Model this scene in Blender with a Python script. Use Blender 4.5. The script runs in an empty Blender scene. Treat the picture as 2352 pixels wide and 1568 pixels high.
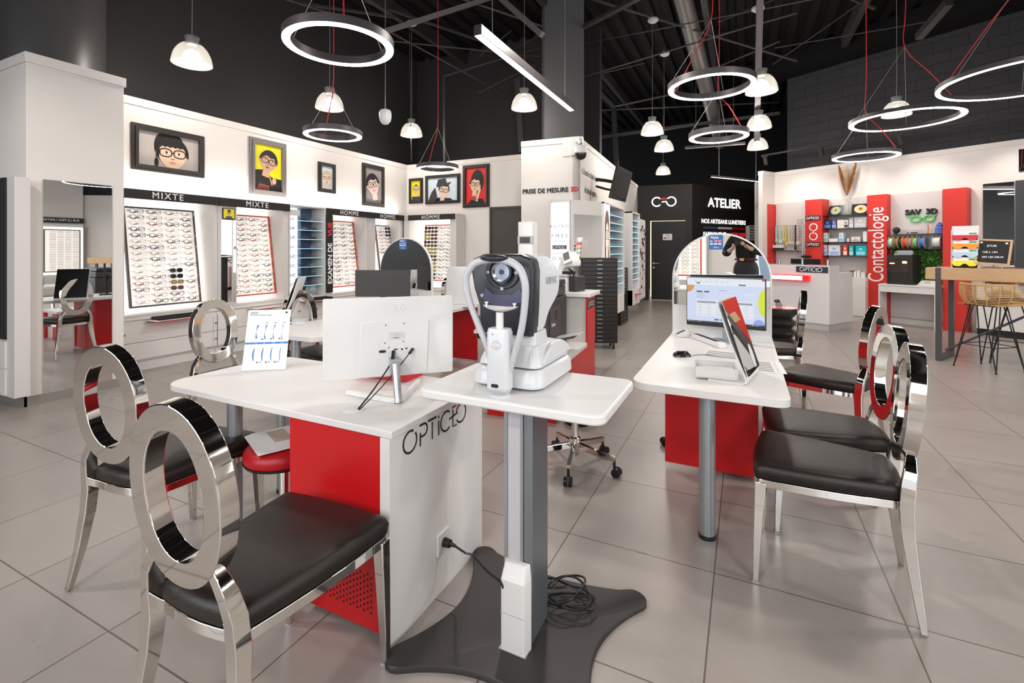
import bpy, bmesh, math, random
from mathutils import Vector, Matrix
R = math.radians; PI = math.pi
SC = bpy.context.scene; COL = SC.collection
random.seed(7)
# ---------------- camera, world, big lights, exposure ----------------
FPX = 1100.0; YAW = R(25.9); HY = 572.0; EYE = 1.41; CXP = 1176.0
cd = bpy.data.cameras.new('camera'); CAM = bpy.data.objects.new('camera', cd); COL.objects.link(CAM)
CAM.location = (0, 0, EYE); CAM.rotation_euler = (R(90), 0, YAW)
cd.sensor_width = 36; cd.lens = 36*FPX/2352; cd.shift_y = -(784-HY)/2352; cd.clip_start = 0.01; cd.clip_end = 80
SC.camera = CAM
SC.view_settings.view_transform = 'Standard'; SC.view_settings.look = 'None'; SC.view_settings.gamma = 1
SC.view_settings.use_curve_mapping = False; SC.view_settings.exposure = 0.5
W = bpy.data.worlds.new('world'); SC.world = W; W.use_nodes = True
W.node_tree.nodes['Background'].inputs[0].default_value = (0.80, 0.90, 1.0, 1)
W.node_tree.nodes['Background'].inputs[1].default_value = 1.6
cy = SC.cycles
cy.max_bounces = 8; cy.diffuse_bounces = 3; cy.glossy_bounces = 4; cy.transmission_bounces = 6; cy.transparent_max_bounces = 8
cy.caustics_reflective = False; cy.caustics_refractive = False; cy.sample_clamp_indirect = 4.0; cy.blur_glossy = 1.0
cy.use_adaptive_sampling = True; cy.adaptive_threshold = 0.02

def light(name, kind, loc, energy, color=(1, 1, 1), size=0.1, sy=None, aim=None, spot=None, blend=0.5):
    l = bpy.data.lights.new(name, kind); l.energy = energy; l.color = color
    if kind == 'AREA':
        l.size = size
        if sy: l.shape = 'RECTANGLE'; l.size_y = sy
    else: l.shadow_soft_size = size
    if kind == 'SPOT': l.spot_size = R(spot); l.spot_blend = blend
    o = bpy.data.objects.new(name, l); COL.objects.link(o); o.location = loc
    if aim is not None: o.rotation_euler = (Vector(aim)-Vector(loc)).to_track_quat('-Z', 'Y').to_euler()
    return o
WARM = (1, .92, .84); COOL = (.92, .96, 1)
# daylight through the shop windows behind the photographer and on the right
light('daylight_rear', 'AREA', (-.6, -2.95, 2.1), 300, COOL, 9.5, 2.6, aim=(-.6, 4, 1.0))
light('daylight_right', 'AREA', (7.9, 2.2, 2.0), 200, COOL, 6.0, 2.6, aim=(0, 3, .8))
# LED strips on top of the wall cabinets that wash the white wall
light('cabinet_strip_left', 'AREA', (-6.28, 5.3, 2.13), 15, WARM, 4.9, .06, aim=(-6.40, 5.3, 3.0)).rotation_euler = (0, R(168), R(0))
bpy.data.objects['cabinet_strip_left'].data.size = .06; bpy.data.objects['cabinet_strip_left'].data.size_y = 4.9

# ---------------- from a pixel of the photo to a point in the room ----------------
FW = Vector((-math.sin(YAW), math.cos(YAW))); RT = Vector((math.cos(YAW), math.sin(YAW)))
def at(px, py, z=0.0):
    d = FPX*(EYE-z)/(py-HY); p = FW*d+RT*((px-CXP)*d/FPX); return Vector((p.x, p.y, z))
def at_d(px, py, d):
    p = FW*d+RT*((px-CXP)*d/FPX); return Vector((p.x, p.y, EYE-(py-HY)*d/FPX))
class Fr:                                       # a vertical frame: local x to the right, local -y towards the viewer
    def __init__(s, ox, oy, deg):
        s.o = Vector((ox, oy)); s.rz = R(deg); s.x = Vector((math.cos(s.rz), math.sin(s.rz))); s.y = Vector((-math.sin(s.rz), math.cos(s.rz)))
    def hit(s, px, py, y=0.0):                  # local x and z where the pixel's ray meets the plane local y
        v = FW+RT*((px-CXP)/FPX); d = (s.o.dot(s.y)+y)/v.dot(s.y)
        return (v*d-s.o).dot(s.x), EYE-(py-HY)*d/FPX
    def w(s, x, y, z=0.0):
        p = s.o+s.x*x+s.y*y; return Vector((p.x, p.y, z))
# ---------------- materials ----------------
MATS = {}
def mat(name, col=(.8, .8, .8), rough=.5, metal=0., emit=None, es=1., trans=0., ior=1.45, spec=.5, coat=0., noise=0., nscale=60., bump=0., alpha=1., two=None, stretch=None, sub=0.):
    if name in MATS: return MATS[name]
    m = bpy.data.materials.new(name); m.use_nodes = True; nt = m.node_tree; b = nt.nodes['Principled BSDF']
    b.inputs['Base Color'].default_value = (*col, 1); b.inputs['Roughness'].default_value = rough; b.inputs['Metallic'].default_value = metal
    b.inputs['Transmission Weight'].default_value = trans; b.inputs['IOR'].default_value = ior; b.inputs['Specular IOR Level'].default_value = spec
    b.inputs['Coat Weight'].default_value = coat; b.inputs['Alpha'].default_value = alpha
    if emit: b.inputs['Emission Color'].default_value = (*emit, 1); b.inputs['Emission Strength'].default_value = es
    if noise or bump:
        tc = nt.nodes.new('ShaderNodeTexCoord'); n = nt.nodes.new('ShaderNodeTexNoise'); n.inputs['Scale'].default_value = nscale; n.inputs['Detail'].default_value = 4
        src = tc.outputs['Object']
        if stretch:
            mp = nt.nodes.new('ShaderNodeMapping'); mp.inputs['Scale'].default_value = stretch; nt.links.new(src, mp.inputs[0]); src = mp.outputs[0]
        nt.links.new(src, n.inputs['Vector'])
        if noise:
            c2 = two or tuple(min(1, c*(1-noise)) for c in col); mx = nt.nodes.new('ShaderNodeMix'); mx.data_type = 'RGBA'
            mx.inputs[6].default_value = (*col, 1); mx.inputs[7].default_value = (*c2, 1); nt.links.new(n.outputs['Fac'], mx.inputs[0]); nt.links.new(mx.outputs[2], b.inputs['Base Color'])
        if bump:
            bp = nt.nodes.new('ShaderNodeBump'); bp.inputs['Strength'].default_value = bump; bp.inputs['Distance'].default_value = .002
            nt.links.new(n.outputs['Fac'], bp.inputs['Height']); nt.links.new(bp.outputs[0], b.inputs['Normal'])
    MATS[name] = m; return m
def emi(name, col, s): return mat(name, (.03, .03, .03), .5, emit=col, es=s)
white = mat('white_laminate', (.80, .78, .765), .38, noise=.03, nscale=5)
wallw = mat('white_wall_paint', (.80, .755, .72), .75, noise=.03, nscale=3)
grayp = mat('pale_grey_panel', (.66, .63, .61), .5)
plast = mat('white_plastic', (.78, .775, .77), .32)
plastg = mat('grey_plastic', (.42, .43, .45), .4)
black = mat('black_plastic', (.012, .012, .013), .35)
blackm = mat('matte_black', (.017, .016, .016), .75)
darkw = mat('dark_wall_paint', (.022, .0195, .020), .68, noise=.25, nscale=2, bump=.3)
darkc = mat('dark_ceiling_metal', (.0048, .0045, .0045), .7, spec=.2)
steelp = mat('dark_painted_steel', (.030, .027, .027), .5)
red = mat('red_laminate', (.62, .008, .012), .36, noise=.06, nscale=4)
redp = mat('red_wall_laminate', (.66, .035, .025), .42)
chrome = mat('polished_chrome', (.78, .75, .71), .045, 1)
brush = mat('brushed_aluminium', (.52, .52, .53), .34, 1, bump=.05, nscale=300)
alu = mat('satin_grey_aluminium', (.36, .38, .40), .38, .7)
leather = mat('black_leather', (.015, .010, .008), .38, bump=.3, nscale=420, spec=.4)
leatherr = mat('red_leather', (.42, .006, .012), .4, bump=.2, nscale=300)
mirror = mat('mirror_glass', (.90, .92, .92), .005, 1)
thin_glass = mat('thin_vessel_glass', (.75, .82, .82), .04, alpha=.28, spec=.8)
glass = mat('clear_glass', (.93, .98, .97), .02, trans=1, ior=1.3)
glow = emi('lamp_glow', (1, .98, .96), 12)
glow2 = emi('lamp_tube_glow', (1, .97, .92), 10)
light_box = emi('light_box_panel', (1, .96, .90), 1.7)
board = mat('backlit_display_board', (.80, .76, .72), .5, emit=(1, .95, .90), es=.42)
blue_led = emi('cool_shelf_edge_glow', (.35, .80, 1), 1.1)
txtw = mat('white_lettering', (.85, .85, .85), .5)
txtb = mat('black_lettering', (.015, .015, .015), .5)
txtr = mat('red_lettering', (.55, .01, .015), .5)
wood = mat('light_oak_wood', (.66, .44, .25), .5, noise=.5, nscale=6, two=(.50, .30, .15), stretch=(1, 7, 7))
rattan = mat('natural_rattan', (.62, .38, .16), .55)
redcable = mat('red_cable', (.55, .02, .02), .5)
wire = mat('steel_wire', (.45, .42, .38), .4, .6)
paper = mat('white_paper', (.85, .85, .86), .6)
def pm(col, rough=.6):
    k = 'paint_%02x%02x%02x' % tuple(int(max(0, min(1, c))*255) for c in col)
    return mat(k, col, rough)
# ---------------- geometry helpers ----------------
class G:
    def __init__(s): s.v = []; s.f = []; s.m = []; s.M = Matrix()
    def add(s, vs, fs, m=0):
        b = len(s.v); s.v += [s.M@Vector(p) for p in vs]; s.f += [[i+b for i in f] for f in fs]; s.m += [m]*len(fs); return s
    def box(s, x0, x1, y0, y1, z0, z1, m=0):
        return s.add([(x0, y0, z0), (x1, y0, z0), (x1, y1, z0), (x0, y1, z0), (x0, y0, z1), (x1, y0, z1), (x1, y1, z1), (x0, y1, z1)],
                     [(3, 2, 1, 0), (4, 5, 6, 7), (0, 1, 5, 4), (1, 2, 6, 5), (2, 3, 7, 6), (3, 0, 4, 7)], m)
    def prism(s, poly, a, b, axis='z', m=0):
        n = len(poly)
        if axis == 'z': A = [(x, y, a) for x, y in poly]; B = [(x, y, b) for x, y in poly]
        elif axis == 'y': A = [(x, a, z) for x, z in poly]; B = [(x, b, z) for x, z in poly]
        else: A = [(a, y, z) for y, z in poly]; B = [(b, y, z) for y, z in poly]
        return s.add(A+B, [list(range(n))[::-1], list(range(n, 2*n))]+[(i, (i+1) % n, n+(i+1) % n, n+i) for i in range(n)], m)
    def flat(s, poly, y, m=0):
        return s.add([(x, y, z) for x, z in poly], [list(range(len(poly)))], m)
    def loft(s, secs, m=0, cap=True, closed=True):
        n = len(secs[0]); vs = [p for q in secs for p in q]; fs = []
        for k in range(len(secs)-1):
            for i in range(n if closed else n-1):
                fs.append((k*n+i, k*n+(i+1) % n, (k+1)*n+(i+1) % n, (k+1)*n+i))
        if cap: fs.append(list(range(n))[::-1]); fs.append([(len(secs)-1)*n+i for i in range(n)])
        return s.add(vs, fs, m)
    def tube(s, pts, r, n=8, m=0, cap=True, closed=False, flatness=1.0):
        pts = [Vector(p) for p in pts]; N = len(pts); secs = []; up = None
        for i, p in enumerate(pts):
            if closed: t = pts[(i+1) % N]-pts[i-1]
            else: t = pts[min(i+1, N-1)]-pts[max(i-1, 0)]
            t = t.normalized() if t.length > 1e-9 else Vector((0, 0, 1))
            if up is None: up = t.orthogonal().normalized()
            else:
                up = up-t*up.dot(t); up = up.normalized() if up.length > 1e-6 else t.orthogonal().normalized()
            q = t.cross(up); rr = r[i] if isinstance(r, (list, tuple)) else r
            secs.append([tuple(p+up*(rr*math.cos(a))+q*(rr*flatness*math.sin(a))) for a in (2*PI*k/n for k in range(n))])
        if closed: secs.append(secs[0])
        return s.loft(secs, m, cap and not closed)
    def strip(s, pts, w, h, side, m=0):                      # rectangular section swept along pts; side = local width direction per point
        pts = [Vector(p) for p in pts]; secs = []; N = len(pts)
        for i, p in enumerate(pts):
            t = (pts[min(i+1, N-1)]-pts[max(i-1, 0)]).normalized(); sd = Vector(side[i] if isinstance(side, list) else side); sd = (sd-t*sd.dot(t)).normalized(); u = t.cross(sd)
            ww = (w[i] if isinstance(w, list) else w)/2; hh = (h[i] if isinstance(h, list) else h)/2
            secs.append([tuple(p+sd*ww+u*hh), tuple(p-sd*ww+u*hh), tuple(p-sd*ww-u*hh), tuple(p+sd*ww-u*hh)])
        return s.loft(secs, m)
    def cyl(s, p0, p1, r, r1=None, n=16, m=0): return s.tube([p0, p1], [r, r if r1 is None else r1], n, m)
    def lathe(s, prof, n=24, c=(0, 0, 0), m=0, cap=False):
        return s.loft([[(c[0]+r*math.cos(2*PI*k/n), c[1]+r*math.sin(2*PI*k/n), c[2]+z) for k in range(n)] for r, z in prof], m, cap)
    def ell(s, c, r, n=16, k=10, m=0):
        return s.loft([[(c[0]+r[0]*math.sin(PI*(j+.02)/(k+.04))*math.cos(2*PI*i/n), c[1]+r[1]*math.sin(PI*(j+.02)/(k+.04))*math.sin(2*PI*i/n), c[2]-r[2]*math.cos(PI*(j+.02)/(k+.04))) for i in range(n)] for j in range(k+1)], m)
    def ringflat(s, outer, inner, a, b, axis='y', m=0):      # plate with a hole (equal point counts)
        n = len(outer); f3 = (lambda p, t: (p[0], t, p[1])) if axis == 'y' else ((lambda p, t: (p[0], p[1], t)) if axis == 'z' else (lambda p, t: (t, p[0], p[1])))
        vs = [f3(p, a) for p in outer]+[f3(p, a) for p in inner]+[f3(p, b) for p in outer]+[f3(p, b) for p in inner]; fs = []
        for i in range(n):
            j = (i+1) % n
            fs += [(i, j, n+j, n+i), (2*n+i, 3*n+i, 3*n+j, 2*n+j), (i, 2*n+i, 2*n+j, j), (n+i, n+j, 3*n+j, 3*n+i)]
        return s.add(vs, fs, m)
    def stroke(s, pts, w, y=0., m=0, closed=False):          # flat stroke in the local xz plane facing -y
        P = [Vector(p) for p in pts]; N = len(P); a = []; b = []
        for i in range(N):
            t = (P[(i+1) % N]-P[i-1]) if closed else (P[min(i+1, N-1)]-P[max(i-1, 0)])
            t = t.normalized() if t.length else Vector((1, 0)); q = Vector((-t.y, t.x))*(w/2); a.append(P[i]+q); b.append(P[i]-q)
        K = N if closed else N-1
        return s.add([(p.x, y, p.y) for p in a]+[(p.x, y, p.y) for p in b], [(i, (i+1) % N, N+(i+1) % N, N+i) for i in range(K)], m)
    def build(s, name, mats, parent=None, smooth=35, bevel=0, loc=None, rz=None, seg=2):
        me = bpy.data.meshes.new(name); me.from_pydata([tuple(v) for v in s.v], [], s.f)
        mats = mats if isinstance(mats, (list, tuple)) else [mats]
        for x in mats: me.materials.append(x)
        for p, k in zip(me.polygons, s.m): p.material_index = k
        bm = bmesh.new(); bm.from_mesh(me); bmesh.ops.recalc_face_normals(bm, faces=bm.faces); bm.to_mesh(me); bm.free()
        if smooth: me.polygons.foreach_set('use_smooth', [True]*len(me.polygons)); me.set_sharp_from_angle(angle=R(smooth))
        o = bpy.data.objects.new(name, me); COL.objects.link(o)
        if parent: o.parent = parent
        if loc is not None: o.location = loc
        if rz is not None: o.rotation_euler = (0, 0, rz)
        if bevel:
            b = o.modifiers.new('bevel', 'BEVEL'); b.width = bevel; b.segments = seg; b.limit_method = 'ANGLE'; b.angle_limit = R(40)
        return o
def thing(name, label, cat, loc=(0, 0, 0), rz=0., group=None):
    o = bpy.data.objects.new(name, None); COL.objects.link(o); o.empty_display_size = .1; o.location = loc; o.rotation_euler = (0, 0, rz)
    o['label'] = label; o['category'] = cat
    if group: o['group'] = group
    return o
def tag(o, label, cat, group=None, kind=None):
    o['label'] = label; o['category'] = cat
    if group: o['group'] = group
    if kind: o['kind'] = kind
    return o
def struct(o, label=None):
    o['kind'] = 'structure'
    if label: o['label'] = label
    return o
def dup(root, loc, rz, label, group=None, name=None):
    r = root.copy(); COL.objects.link(r); r.location = loc; r.rotation_euler = (0, 0, rz); r['label'] = label
    if group: r['group'] = group
    for ch in list(root.children):
        c = ch.copy(); COL.objects.link(c); c.parent = r
        for g in list(ch.children):
            d = g.copy(); COL.objects.link(d); d.parent = c
    return r
def bbox(name, mats, x0, x1, y0, y1, z0, z1, parent=None, bevel=.002, **k): return G().box(x0, x1, y0, y1, z0, z1).build(name, mats, parent, bevel=bevel, **k)
def oval(rx, rz, n=48, cx=0., cz=0., p=2.0, a0=0.): 
    out = []
    for i in range(n):
        t = 2*PI*i/n+a0; c, s = math.cos(t), math.sin(t)
        out.append((cx+rx*math.copysign(abs(c)**(2/p), c), cz+rz*math.copysign(abs(s)**(2/p), s)))
    return out
def rrect(x0, x1, y0, y1, r, n=5):
    out = []
    for cx, cy, a in ((x1-r, y1-r, 0), (x0+r, y1-r, 90), (x0+r, y0+r, 180), (x1-r, y0+r, 270)):
        for k in range(n+1): t = R(a+90*k/n); out.append((cx+r*math.cos(t), cy+r*math.sin(t)))
    return out
def arc(cx, cy, r, a0, a1, n=16, ry=None):
    ry = r if ry is None else ry
    return [(cx+r*math.cos(R(a0+(a1-a0)*k/n)), cy+ry*math.sin(R(a0+(a1-a0)*k/n))) for k in range(n+1)]
def text(s, size, m, parent, loc, name='lettering', rx=90, rz=0., ry=0., ext=.001, bold=0., sp=1., align='CENTER', shear=0., sx=1.):
    c = bpy.data.curves.new(name, 'FONT'); c.body = s; c.size = size; c.extrude = ext; c.space_character = sp; c.align_x = align; c.align_y = 'CENTER'; c.shear = shear
    c.resolution_u = 3; c.materials.append(m); t_ = bpy.data.objects.new('tmp', c); me = bpy.data.meshes.new_from_object(t_); me.name = name; bpy.data.objects.remove(t_); bpy.data.curves.remove(c)
    if bold:
        vs = [tuple(v.co) for v in me.vertices]; fs = [list(p.vertices) for p in me.polygons]; g = G()
        for k_, (dx, dy) in enumerate(((-bold, 0), (bold, 0), (0, bold), (0, -bold))): g.add([(a+dx, b+dy, c_+k_*.0005) for a, b, c_ in vs], fs)
        me = bpy.data.meshes.new(name); me.from_pydata([tuple(v) for v in g.v], [], g.f)
    if not me.materials: me.materials.append(m)
    o = bpy.data.objects.new(name, me); COL.objects.link(o); o.parent = parent; o.location = loc
    o.rotation_euler = (R(rx), R(ry), rz); o.scale = (sx, 1, 1); return o
def logo_strokes(g, x, z, h, y, w, m=0, mr=1):              # the shop's thin seven-letter word mark, letter height h, starts at x
    e = lambda cx, r0=0, r1=360: [(cx+a*h*.5, z+h*.5+b*h*.5) for a, b in arc(0, 0, 1, r0, r1, 22)]
    c = x+h*.5; g.stroke(e(c, 60, 400), w, y, m); c += h*.78
    g.stroke([(c, z), (c, z+h*.66)], w, y, m); g.stroke([(c-h*.06, z+h)]+[(c+h*.28, z+h)]+[(c+h*.3+p[0]*h*.26, z+h*.72+p[1]*h*.28) for p in arc(0, 0, 1, 90, -90, 8)]+[(c+h*.05, z+h*.44)], w, y, m); c += h*.98
    g.stroke([(c-h*.36, z+h), (c+h*.36, z+h)], w, y, m); g.stroke([(c, z), (c, z+h*.86)], w, y, m); c += h*.56
    g.stroke([(c, z), (c, z+h*.74)], w, y, m); g.stroke([(c, z+h*.86), (c, z+h)], w, y, m); c += h*.68
    g.stroke(e(c, 50, 310), w, y, m); c += h*.32
    g.stroke([(c-h*.05, z+h*.5), (c+h*.78, z+h*.62)], w, y, m); g.stroke([(c+h*.32, z+h*.9), (c+h*.32, z), (c+h*.7, z)], w, y, m)
    g.stroke([(c+h*.24, z+h*1.02), (c+h*.66, z+h*1.06)], w*1.2, y, mr); c += h*1.12
    g.stroke(e(c, -150, 160), w, y, m); return (c+h*.5)-x
# ================= THE SETTING =================
def floor_mat():
    m = bpy.data.materials.new('grey_floor_tiles'); m.use_nodes = True; nt = m.node_tree; b = nt.nodes['Principled BSDF']; L = nt.links.new
    ge = nt.nodes.new('ShaderNodeNewGeometry'); mp = nt.nodes.new('ShaderNodeMapping'); mp.inputs['Location'].default_value = (.119+.6645*20, -.94+.661*20, 0)
    L(ge.outputs['Position'], mp.inputs[0]); br = nt.nodes.new('ShaderNodeTexBrick'); br.offset = 0; br.squash = 1
    br.inputs['Scale'].default_value = 1; br.inputs['Brick Width'].default_value = .6645; br.inputs['Row Height'].default_value = .661
    br.inputs['Mortar Size'].default_value = .0032; br.inputs['Mortar Smooth'].default_value = .2; br.inputs['Bias'].default_value = 0
    br.inputs['Color1'].default_value = (.375, .335, .31, 1); br.inputs['Color2'].default_value = (.40, .36, .335, 1); br.inputs['Mortar'].default_value = (.15, .12, .10, 1)
    L(mp.outputs[0], br.inputs['Vector'])
    n = nt.nodes.new('ShaderNodeTexNoise'); n.inputs['Scale'].default_value = 1.6; n.inputs['Detail'].default_value = 7; n.inputs['Roughness'].default_value = .6
    mp2 = nt.nodes.new('ShaderNodeMapping'); mp2.inputs['Scale'].default_value = (1, 3.2, 1); L(ge.outputs['Position'], mp2.inputs[0]); L(mp2.outputs[0], n.inputs['Vector'])
    mx = nt.nodes.new('ShaderNodeMix'); mx.data_type = 'RGBA'; mx.blend_type = 'MULTIPLY'; mx.inputs[0].default_value = .55
    cr = nt.nodes.new('ShaderNodeValToRGB'); cr.color_ramp.elements[0].position = .3; cr.color_ramp.elements[0].color = (.78, .77, .76, 1); cr.color_ramp.elements[1].position = .75; cr.color_ramp.elements[1].color = (1, 1, 1, 1)
    L(n.outputs['Fac'], cr.inputs[0]); L(br.outputs['Color'], mx.inputs[6]); L(cr.outputs[0], mx.inputs[7]); L(mx.outputs[2], b.inputs['Base Color'])
    mr = nt.nodes.new('ShaderNodeMapRange'); mr.inputs['To Min'].default_value = .22; mr.inputs['To Max'].default_value = .38; L(n.outputs['Fac'], mr.inputs['Value']); L(mr.outputs[0], b.inputs['Roughness'])
    bp = nt.nodes.new('ShaderNodeBump'); bp.inputs['Strength'].default_value = .5; bp.inputs['Distance'].default_value = .003; bp.invert = True; L(br.outputs['Fac'], bp.inputs['Height'])
    n2 = nt.nodes.new('ShaderNodeTexNoise'); n2.inputs['Scale'].default_value = 260; L(ge.outputs['Position'], n2.inputs['Vector'])
    bp2 = nt.nodes.new('ShaderNodeBump'); bp2.inputs['Strength'].default_value = .12; bp2.inputs['Distance'].default_value = .002; L(n2.outputs['Fac'], bp2.inputs['Height']); L(bp.outputs[0], bp2.inputs['Normal']); L(bp2.outputs[0], b.inputs['Normal'])
    return m
struct(G().box(-8.5, 12, -3.1, 18, -.1, 0).build('floor', floor_mat(), smooth=0))
# corrugated dark roof deck
g = G(); x = -8.5; prof = []
while x < 12: prof += [(x, 5.72), (x+.10, 5.72), (x+.13, 5.80), (x+.24, 5.80), (x+.27, 5.72)]; x += .30
g.add([(a, -3.1, z) for a, z in prof]+[(a, 18, z) for a, z in prof], [(i, i+1, len(prof)+i+1, len(prof)+i) for i in range(len(prof)-1)])
g.box(-8.5, 12, -3.1, 18, 5.81, 5.9)
struct(g.build('ceiling', darkc, smooth=0))
struct(G().box(-6.95, -6.80, -3.1, 9.0, 0, 5.8).build('wall_left_outer', darkw, smooth=0))
struct(G().box(-6.95, -2.5, 9.0, 9.15, 0, 5.8).build('wall_back_left', darkw, smooth=0))
struct(G().box(-8.5, 12, 17.4, 17.6, 0, 5.8).build('wall_back', darkc, smooth=0))
struct(G().box(11.9, 12, -3.1, 17.5, 0, 5.8).build('wall_right_far', darkw, smooth=0))
# rear wall behind the photographer with shop windows
g = G(); WZ0, WZ1 = .75, 3.2
for a, b in ((-6.95, -5.4), (-3.3, -3.1), (-1.45, 1.35), (3.3, 3.5), (5.4, 8.2)): g.box(a, b, -3.1, -2.98, WZ0, WZ1)
g.box(-6.95, 8.2, -3.1, -2.98, 0, WZ0); g.box(-6.95, 8.2, -3.1, -2.98, WZ1, 3.6); struct(g.build('wall_rear', wallw, smooth=0))
struct(G().box(-6.95, 8.2, -3.1, -2.98, 3.6, 5.8).build('wall_rear_upper', darkw, smooth=0))
for i, (a, b) in enumerate(((-5.4, -3.3), (-3.1, -1.45), (1.35, 3.3), (3.5, 5.4))):
    w = struct(G().ringflat([(a, WZ0), (b, WZ0), (b, WZ1), (a, WZ1)], [(a+.06, WZ0+.06), (b-.06, WZ0+.06), (b-.06, WZ1-.06), (a+.06, WZ1-.06)], -3.08, -2.95).build('window_%d' % (i+1), blackm, smooth=0))
    G().box(a+.06, b-.06, -3.03, -3.02, WZ0+.06, WZ1-.06).build('pane', glass, w, smooth=0)
g = G(); g.box(8.0, 8.15, -3.1, .0, 0, 5.8); g.box(8.0, 8.15, 4.6, 8.0, 0, 5.8); g.box(8.0, 8.15, 0, 4.6, 3.2, 5.8); g.box(8.0, 8.15, 0, 4.6, 0, .4); struct(g.build('wall_right', wallw, smooth=0))
w = struct(G().ringflat([(0, .4), (4.6, .4), (4.6, 3.2), (0, 3.2)], [(.06, .46), (4.54, .46), (4.54, 3.14), (.06, 3.14)], 7.96, 8.1, 'x').build('window_5', blackm, smooth=0))
G().box(8.03, 8.04, .06, 4.54, .46, 3.14).build('pane', glass, w, smooth=0); G().box(7.97, 8.08, 2.27, 2.33, .46, 3.14).build('mullion', blackm, w, smooth=0)
# white wall above the left cabinets and the short back wall
def capped(name, f, x0, x1, z0, z1, th=.1, y=0., m=wallw):
    g = G(); g.box(x0, x1, y, y+th, z0, z1-.09); g.box(x0, x1, y-.012, y+th+.012, z1-.09, z1); o = g.build(name, m, smooth=0); o.location = (f.o.x, f.o.y, 0); o.rotation_euler = (0, 0, f.rz); return struct(o)
FL = Fr(-6.4, 0, 90); FB = Fr(0, 8.12, 0)
capped('wall_left', FL, 2.6, 8.22, 2.1, 3.18)
capped('wall_back_short', FB, -6.4, -3.2, 0, 3.18)
# white pillar with mirror on the left
g = G(); g.box(-6.79, -5.79, 1.96, 2.71, 0, 3.09); g.box(-6.79, -5.775, 1.945, 2.725, 3.09, 3.18); struct(g.build('wall_pillar', wallw, smooth=0, bevel=.004))
g = G(); g.box(-6.79, -5.775, 1.945, 1.96, 0, .085); g.box(-5.79, -5.775, 1.945, 2.725, 0, .085); struct(g.build('baseboard_pillar', pm((.26, .24, .22)), smooth=0))
g = G(); g.cyl((-6.73, 2.43, 3.181), (-6.73, 2.43, 5.75), .50, n=40); struct(g.build('trim_1', mat('dark_metal_column', (.075, .07, .07), .4, .3, noise=.2, nscale=3), smooth=40))
p = thing('wall_mirror', 'tall frameless mirror fixed on the white pillar', 'mirror', (-5.79, 2.335, 0), R(90))
G().box(-.265, .265, -.012, -.002, .075, 2.05).build('mirror_glass', mirror, p, smooth=0)
# centre block with the measuring sign
FX = Fr(-2.37, 7.30, 3); FXR = Fr(-2.37, 7.30, 93)
capped('wall_centre_front', FX, -.98, 0, 0, 3.2, .1)
capped('wall_centre_side', FXR, .0, 6.35, 0, 3.2, .1)
t = thing('wall_sign', 'black and red raised words PRISE DE MESURE 3D on the white centre block', 'sign', FX.w(-.47, 0, 2.36), FX.rz)
text('PRISE DE MESURE', .105, txtb, t, (-.09, -.006, 0), ext=.004, bold=.0028, sx=.98); text('3D', .105, txtr, t, (.405, -.006, 0), name='numeral', ext=.004, bold=.003)
t = thing('wall_quote', 'handwritten style quotation on the side wall of the centre block', 'wall lettering', FXR.w(.75, 0, 2.6), FXR.rz)
text('« La beauté est dans les yeux', .16, txtb, t, (0, -.003, .09), shear=.35, sx=.62, ext=.0005); text('de celui qui regarde »', .16, txtb, t, (.05, -.003, -.2), name='second_line', shear=.35, sx=.62, ext=.0005)
# dark grey steel column rising through the centre block
g = G(); c0 = at_d(1262, 300, 8.2); g.box(-.33, .33, -.2, .25, 3.1, 5.75); struct(g.build('trim_2', mat('grey_blue_column', (.085, .083, .085), .6), smooth=0, loc=(FX.w(-.4, .45).x, FX.w(-.4, .45).y, 0), rz=R(28)))
# dark door in the short back wall
d = struct(G().box(-4.40, -3.62, 8.085, 8.119, 0, 2.215).build('door_1', mat('charcoal_door', (.06, .052, .048), .55), smooth=0, bevel=.003)); G().ringflat([(-4.40, 0), (-3.62, 0), (-3.62, 2.215), (-4.40, 2.215)], [(-4.36, .01), (-3.66, .01), (-3.66, 2.175), (-4.36, 2.175)], 8.07, 8.085).build('door_frame', mat('charcoal_frame', (.05, .045, .042), .5), d, smooth=0)
# black workshop walls at the far end
FD = Fr(-2.72, 13.62, 7.6); L1 = 1.46; FE = Fr(-1.275, 13.81, 56.4)
x0 = FD.hit(1490, 600)[0]; x1 = FD.hit(1577, 600)[0]; g = G(); g.box(0, x0, 0, .1, 0, 3.18); g.box(x1, L1, 0, .1, 0, 3.18); g.box(x0, x1, 0, .1, 2.2, 3.18)
o = struct(g.build('wall_workshop_front', mat('black_brown_panel', (.017, .0145, .013), .6), smooth=0)); o.location = FD.w(0, 0); o.rotation_euler.z = FD.rz
o = struct(G().box(0, 2.9, 0, .1, 0, 3.18).build('wall_workshop_side', MATS['black_brown_panel'], smooth=0)); o.location = FE.w(0, 0); o.rotation_euler.z = FE.rz
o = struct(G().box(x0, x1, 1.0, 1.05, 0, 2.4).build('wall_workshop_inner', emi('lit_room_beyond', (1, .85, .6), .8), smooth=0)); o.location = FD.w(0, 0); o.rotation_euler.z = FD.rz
d = struct(G().box(.0, x1-x0-.05, 0, .05, .01, 2.18).build('door_2', mat('black_door', (.005, .005, .005), .5), smooth=0, bevel=.003)); d.location = FD.w(x0+.07, .02); d.rotation_euler.z = FD.rz
g = G(); g.cyl((.06, -.06, 1.02), (.06, 0, 1.02), .025, n=14); g.tube([(.06, -.06, 1.02), (.2, -.06, 1.02)], .011); g.cyl((.06, -.01, .90), (.06, 0, .90), .024, n=14); g.build('door_handle', brush, d)
t = thing('door_notice', 'small white notice with a red dot on the black workshop door', 'notice', FD.w(*[FD.hit(1533, 544)[0], .015], FD.hit(1533, 544)[1]), FD.rz)
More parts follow.
